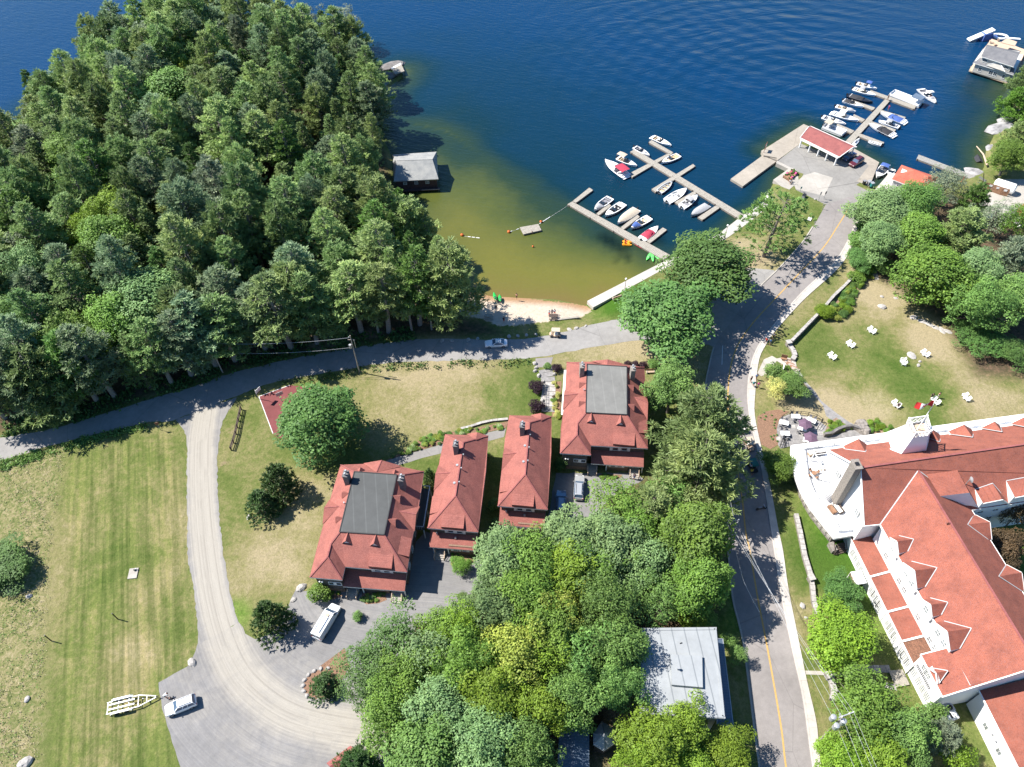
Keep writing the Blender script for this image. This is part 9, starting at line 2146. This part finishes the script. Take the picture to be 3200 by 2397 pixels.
# beach timber edge, tank, yard fence
a,b = Z1a(1475,1207,1.1),Z1a(1630,1188,1.1); t = bthing('timber_edge','pale timber beam edging the lower side of the beach','beam',a); wpart(MB().beam(a,b,.5,.3),'beam','dock_board',t)
Ty = frame(2980,450,3.8079); a,b = Ty(500,470,2.4),Ty(720,540,2.4); t = bthing('storage_tank','big white cylindrical tank on its side at the edge of the boatyard','tank',(a+b)/2)
dd_ = (b-a).normalized(); wpart(MB().tube([a-dd_*.35,a,b,b+dd_*.35],[.7,1.35,1.35,.7],18),'shell','white_paint',t,smooth=False)
for f in (.2,.8): p = a.lerp(b,f); wpart(MB().box((p.x,p.y,1.3),(.5,2.2,.9),math.atan2(dd_.y,dd_.x)),'saddle','concrete',t)
t = bthing('board_fence','brown panel fence with white notices in front of the white tank','fence',Ty(290,530))
q = [(320,500),(375,545),(460,575),(545,605),(635,628)]; q = [(292,535),(372,548),(458,572),(545,605),(632,628)]
for i in range(4):
 a,b = Ty(*q[i],1.0),Ty(*q[i+1],1.0); n_ = 7
 for j in range(n_): p0,p1 = lerp(a,b,j/n_),lerp(a,b,(j+.93)/n_); wpart(MB().beam(V3(p0,2.1),V3(p1,2.1),.06,2.1),'board','wood_brown',t)
 if i > 0: p = lerp(a,b,.4); wpart(MB().box((p.x,p.y-.12,2.6),(.75,.05,.5),R(-25)),'notice','white_paint',t)
q = [P(3172,660,3.6),P(3230,610,3.6),P(3290,640,3.6),P(3200,690,3.6)]; c = sum(q,Vector())/4; root = bthing('yard_shed','corner of a small red-roofed white shed at the right edge of the boatyard','shed',c); ra_,rb_ = (q[0]+q[3])/2+Vector((0,0,.8)),(q[1]+q[2])/2+Vector((0,0,.8))
wpart(MB().poly([q[0],q[1],rb_,ra_]).poly([q[3],ra_,rb_,q[2]]).poly([q[0],ra_,q[3]]),'roof','shingle_orange',root); wpart(MB().prism(inset(q,.3),1,3.5),'wall','white_wall',root)
p = Ty(118,410,1.8); mk('red_trestle','red metal trestle at the landward end of the grey dock','trestle',(p.x,p.y,1.0),R(40),[('frame','cloth_red',MB().beam((-.6,0,0),(-.1,0,1.3),.1,.1).beam((.6,0,0),(.1,0,1.3),.1,.1).beam((-.5,0,.6),(.5,0,.6),.08,.08))])
p = Ty(350,410,2.2); mk('leaning_frame','grey timber frame leaning behind the yard fence','frame',(p.x,p.y,1.0),R(50),[('post','wood_dark',MB().beam((0,-.6,0),(0,.4,2.6),.15,.15)),('sheet','galv',MB().beam((.5,-1,.4),(.5,1,1.0),.05,.6))])
p = P(2862,553,1.2); mk('tarpaulin','white tarpaulin spread beside the orange-roofed boathouse','tarpaulin',(p.x,p.y,1.0),R(-20),[('sheet','canvas_white',MB().rings([[(x,-1.2,.1),(x,0,.7),(x,1.2,.1)] for x in (-3,-1,1,3)]))]) if False else None
# garden steps by the hotel lawn
t = bthing('garden_steps','timber garden steps with a white handrail on the corner of the hotel lawn','steps',Z1d(555,1320))
a,b = Z1d(525,1290),Z1d(600,1370)
for k in range(7): p = lerp(a,b,k/7); wpart(MB().box((p.x,p.y,1.08+.02*k),(1.6,.8,.16),R(-35)),'tread','wood_brown' if k % 2 else 'granite_pink',t)
a,b = Z1d(522,1315,1.9),Z1d(512,1355,1.9); wpart(MB().beam(a,b,.2,.12),'handrail','white_paint',t)
p = Z1d(520,1278,1.8); mk('garden_arbour','small dark wooden seat at the top of the garden steps','seat',(p.x,p.y,1.0),R(-20),[('seat','wood_brown',MB().box((0,0,.45),(1.2,.5,.08))),('backrest','wood_brown',MB().box((0,.25,.9),(1.2,.06,.9)))])
sheet('garden_landing',[Z1d(x,y) for x,y in ((388,1290),(440,1268),(470,1285),(520,1275),(590,1290),(600,1340),(640,1400),(620,1420),(560,1340),(520,1330),(470,1300),(420,1380),(370,1400),(345,1380))],1.026,'concrete')
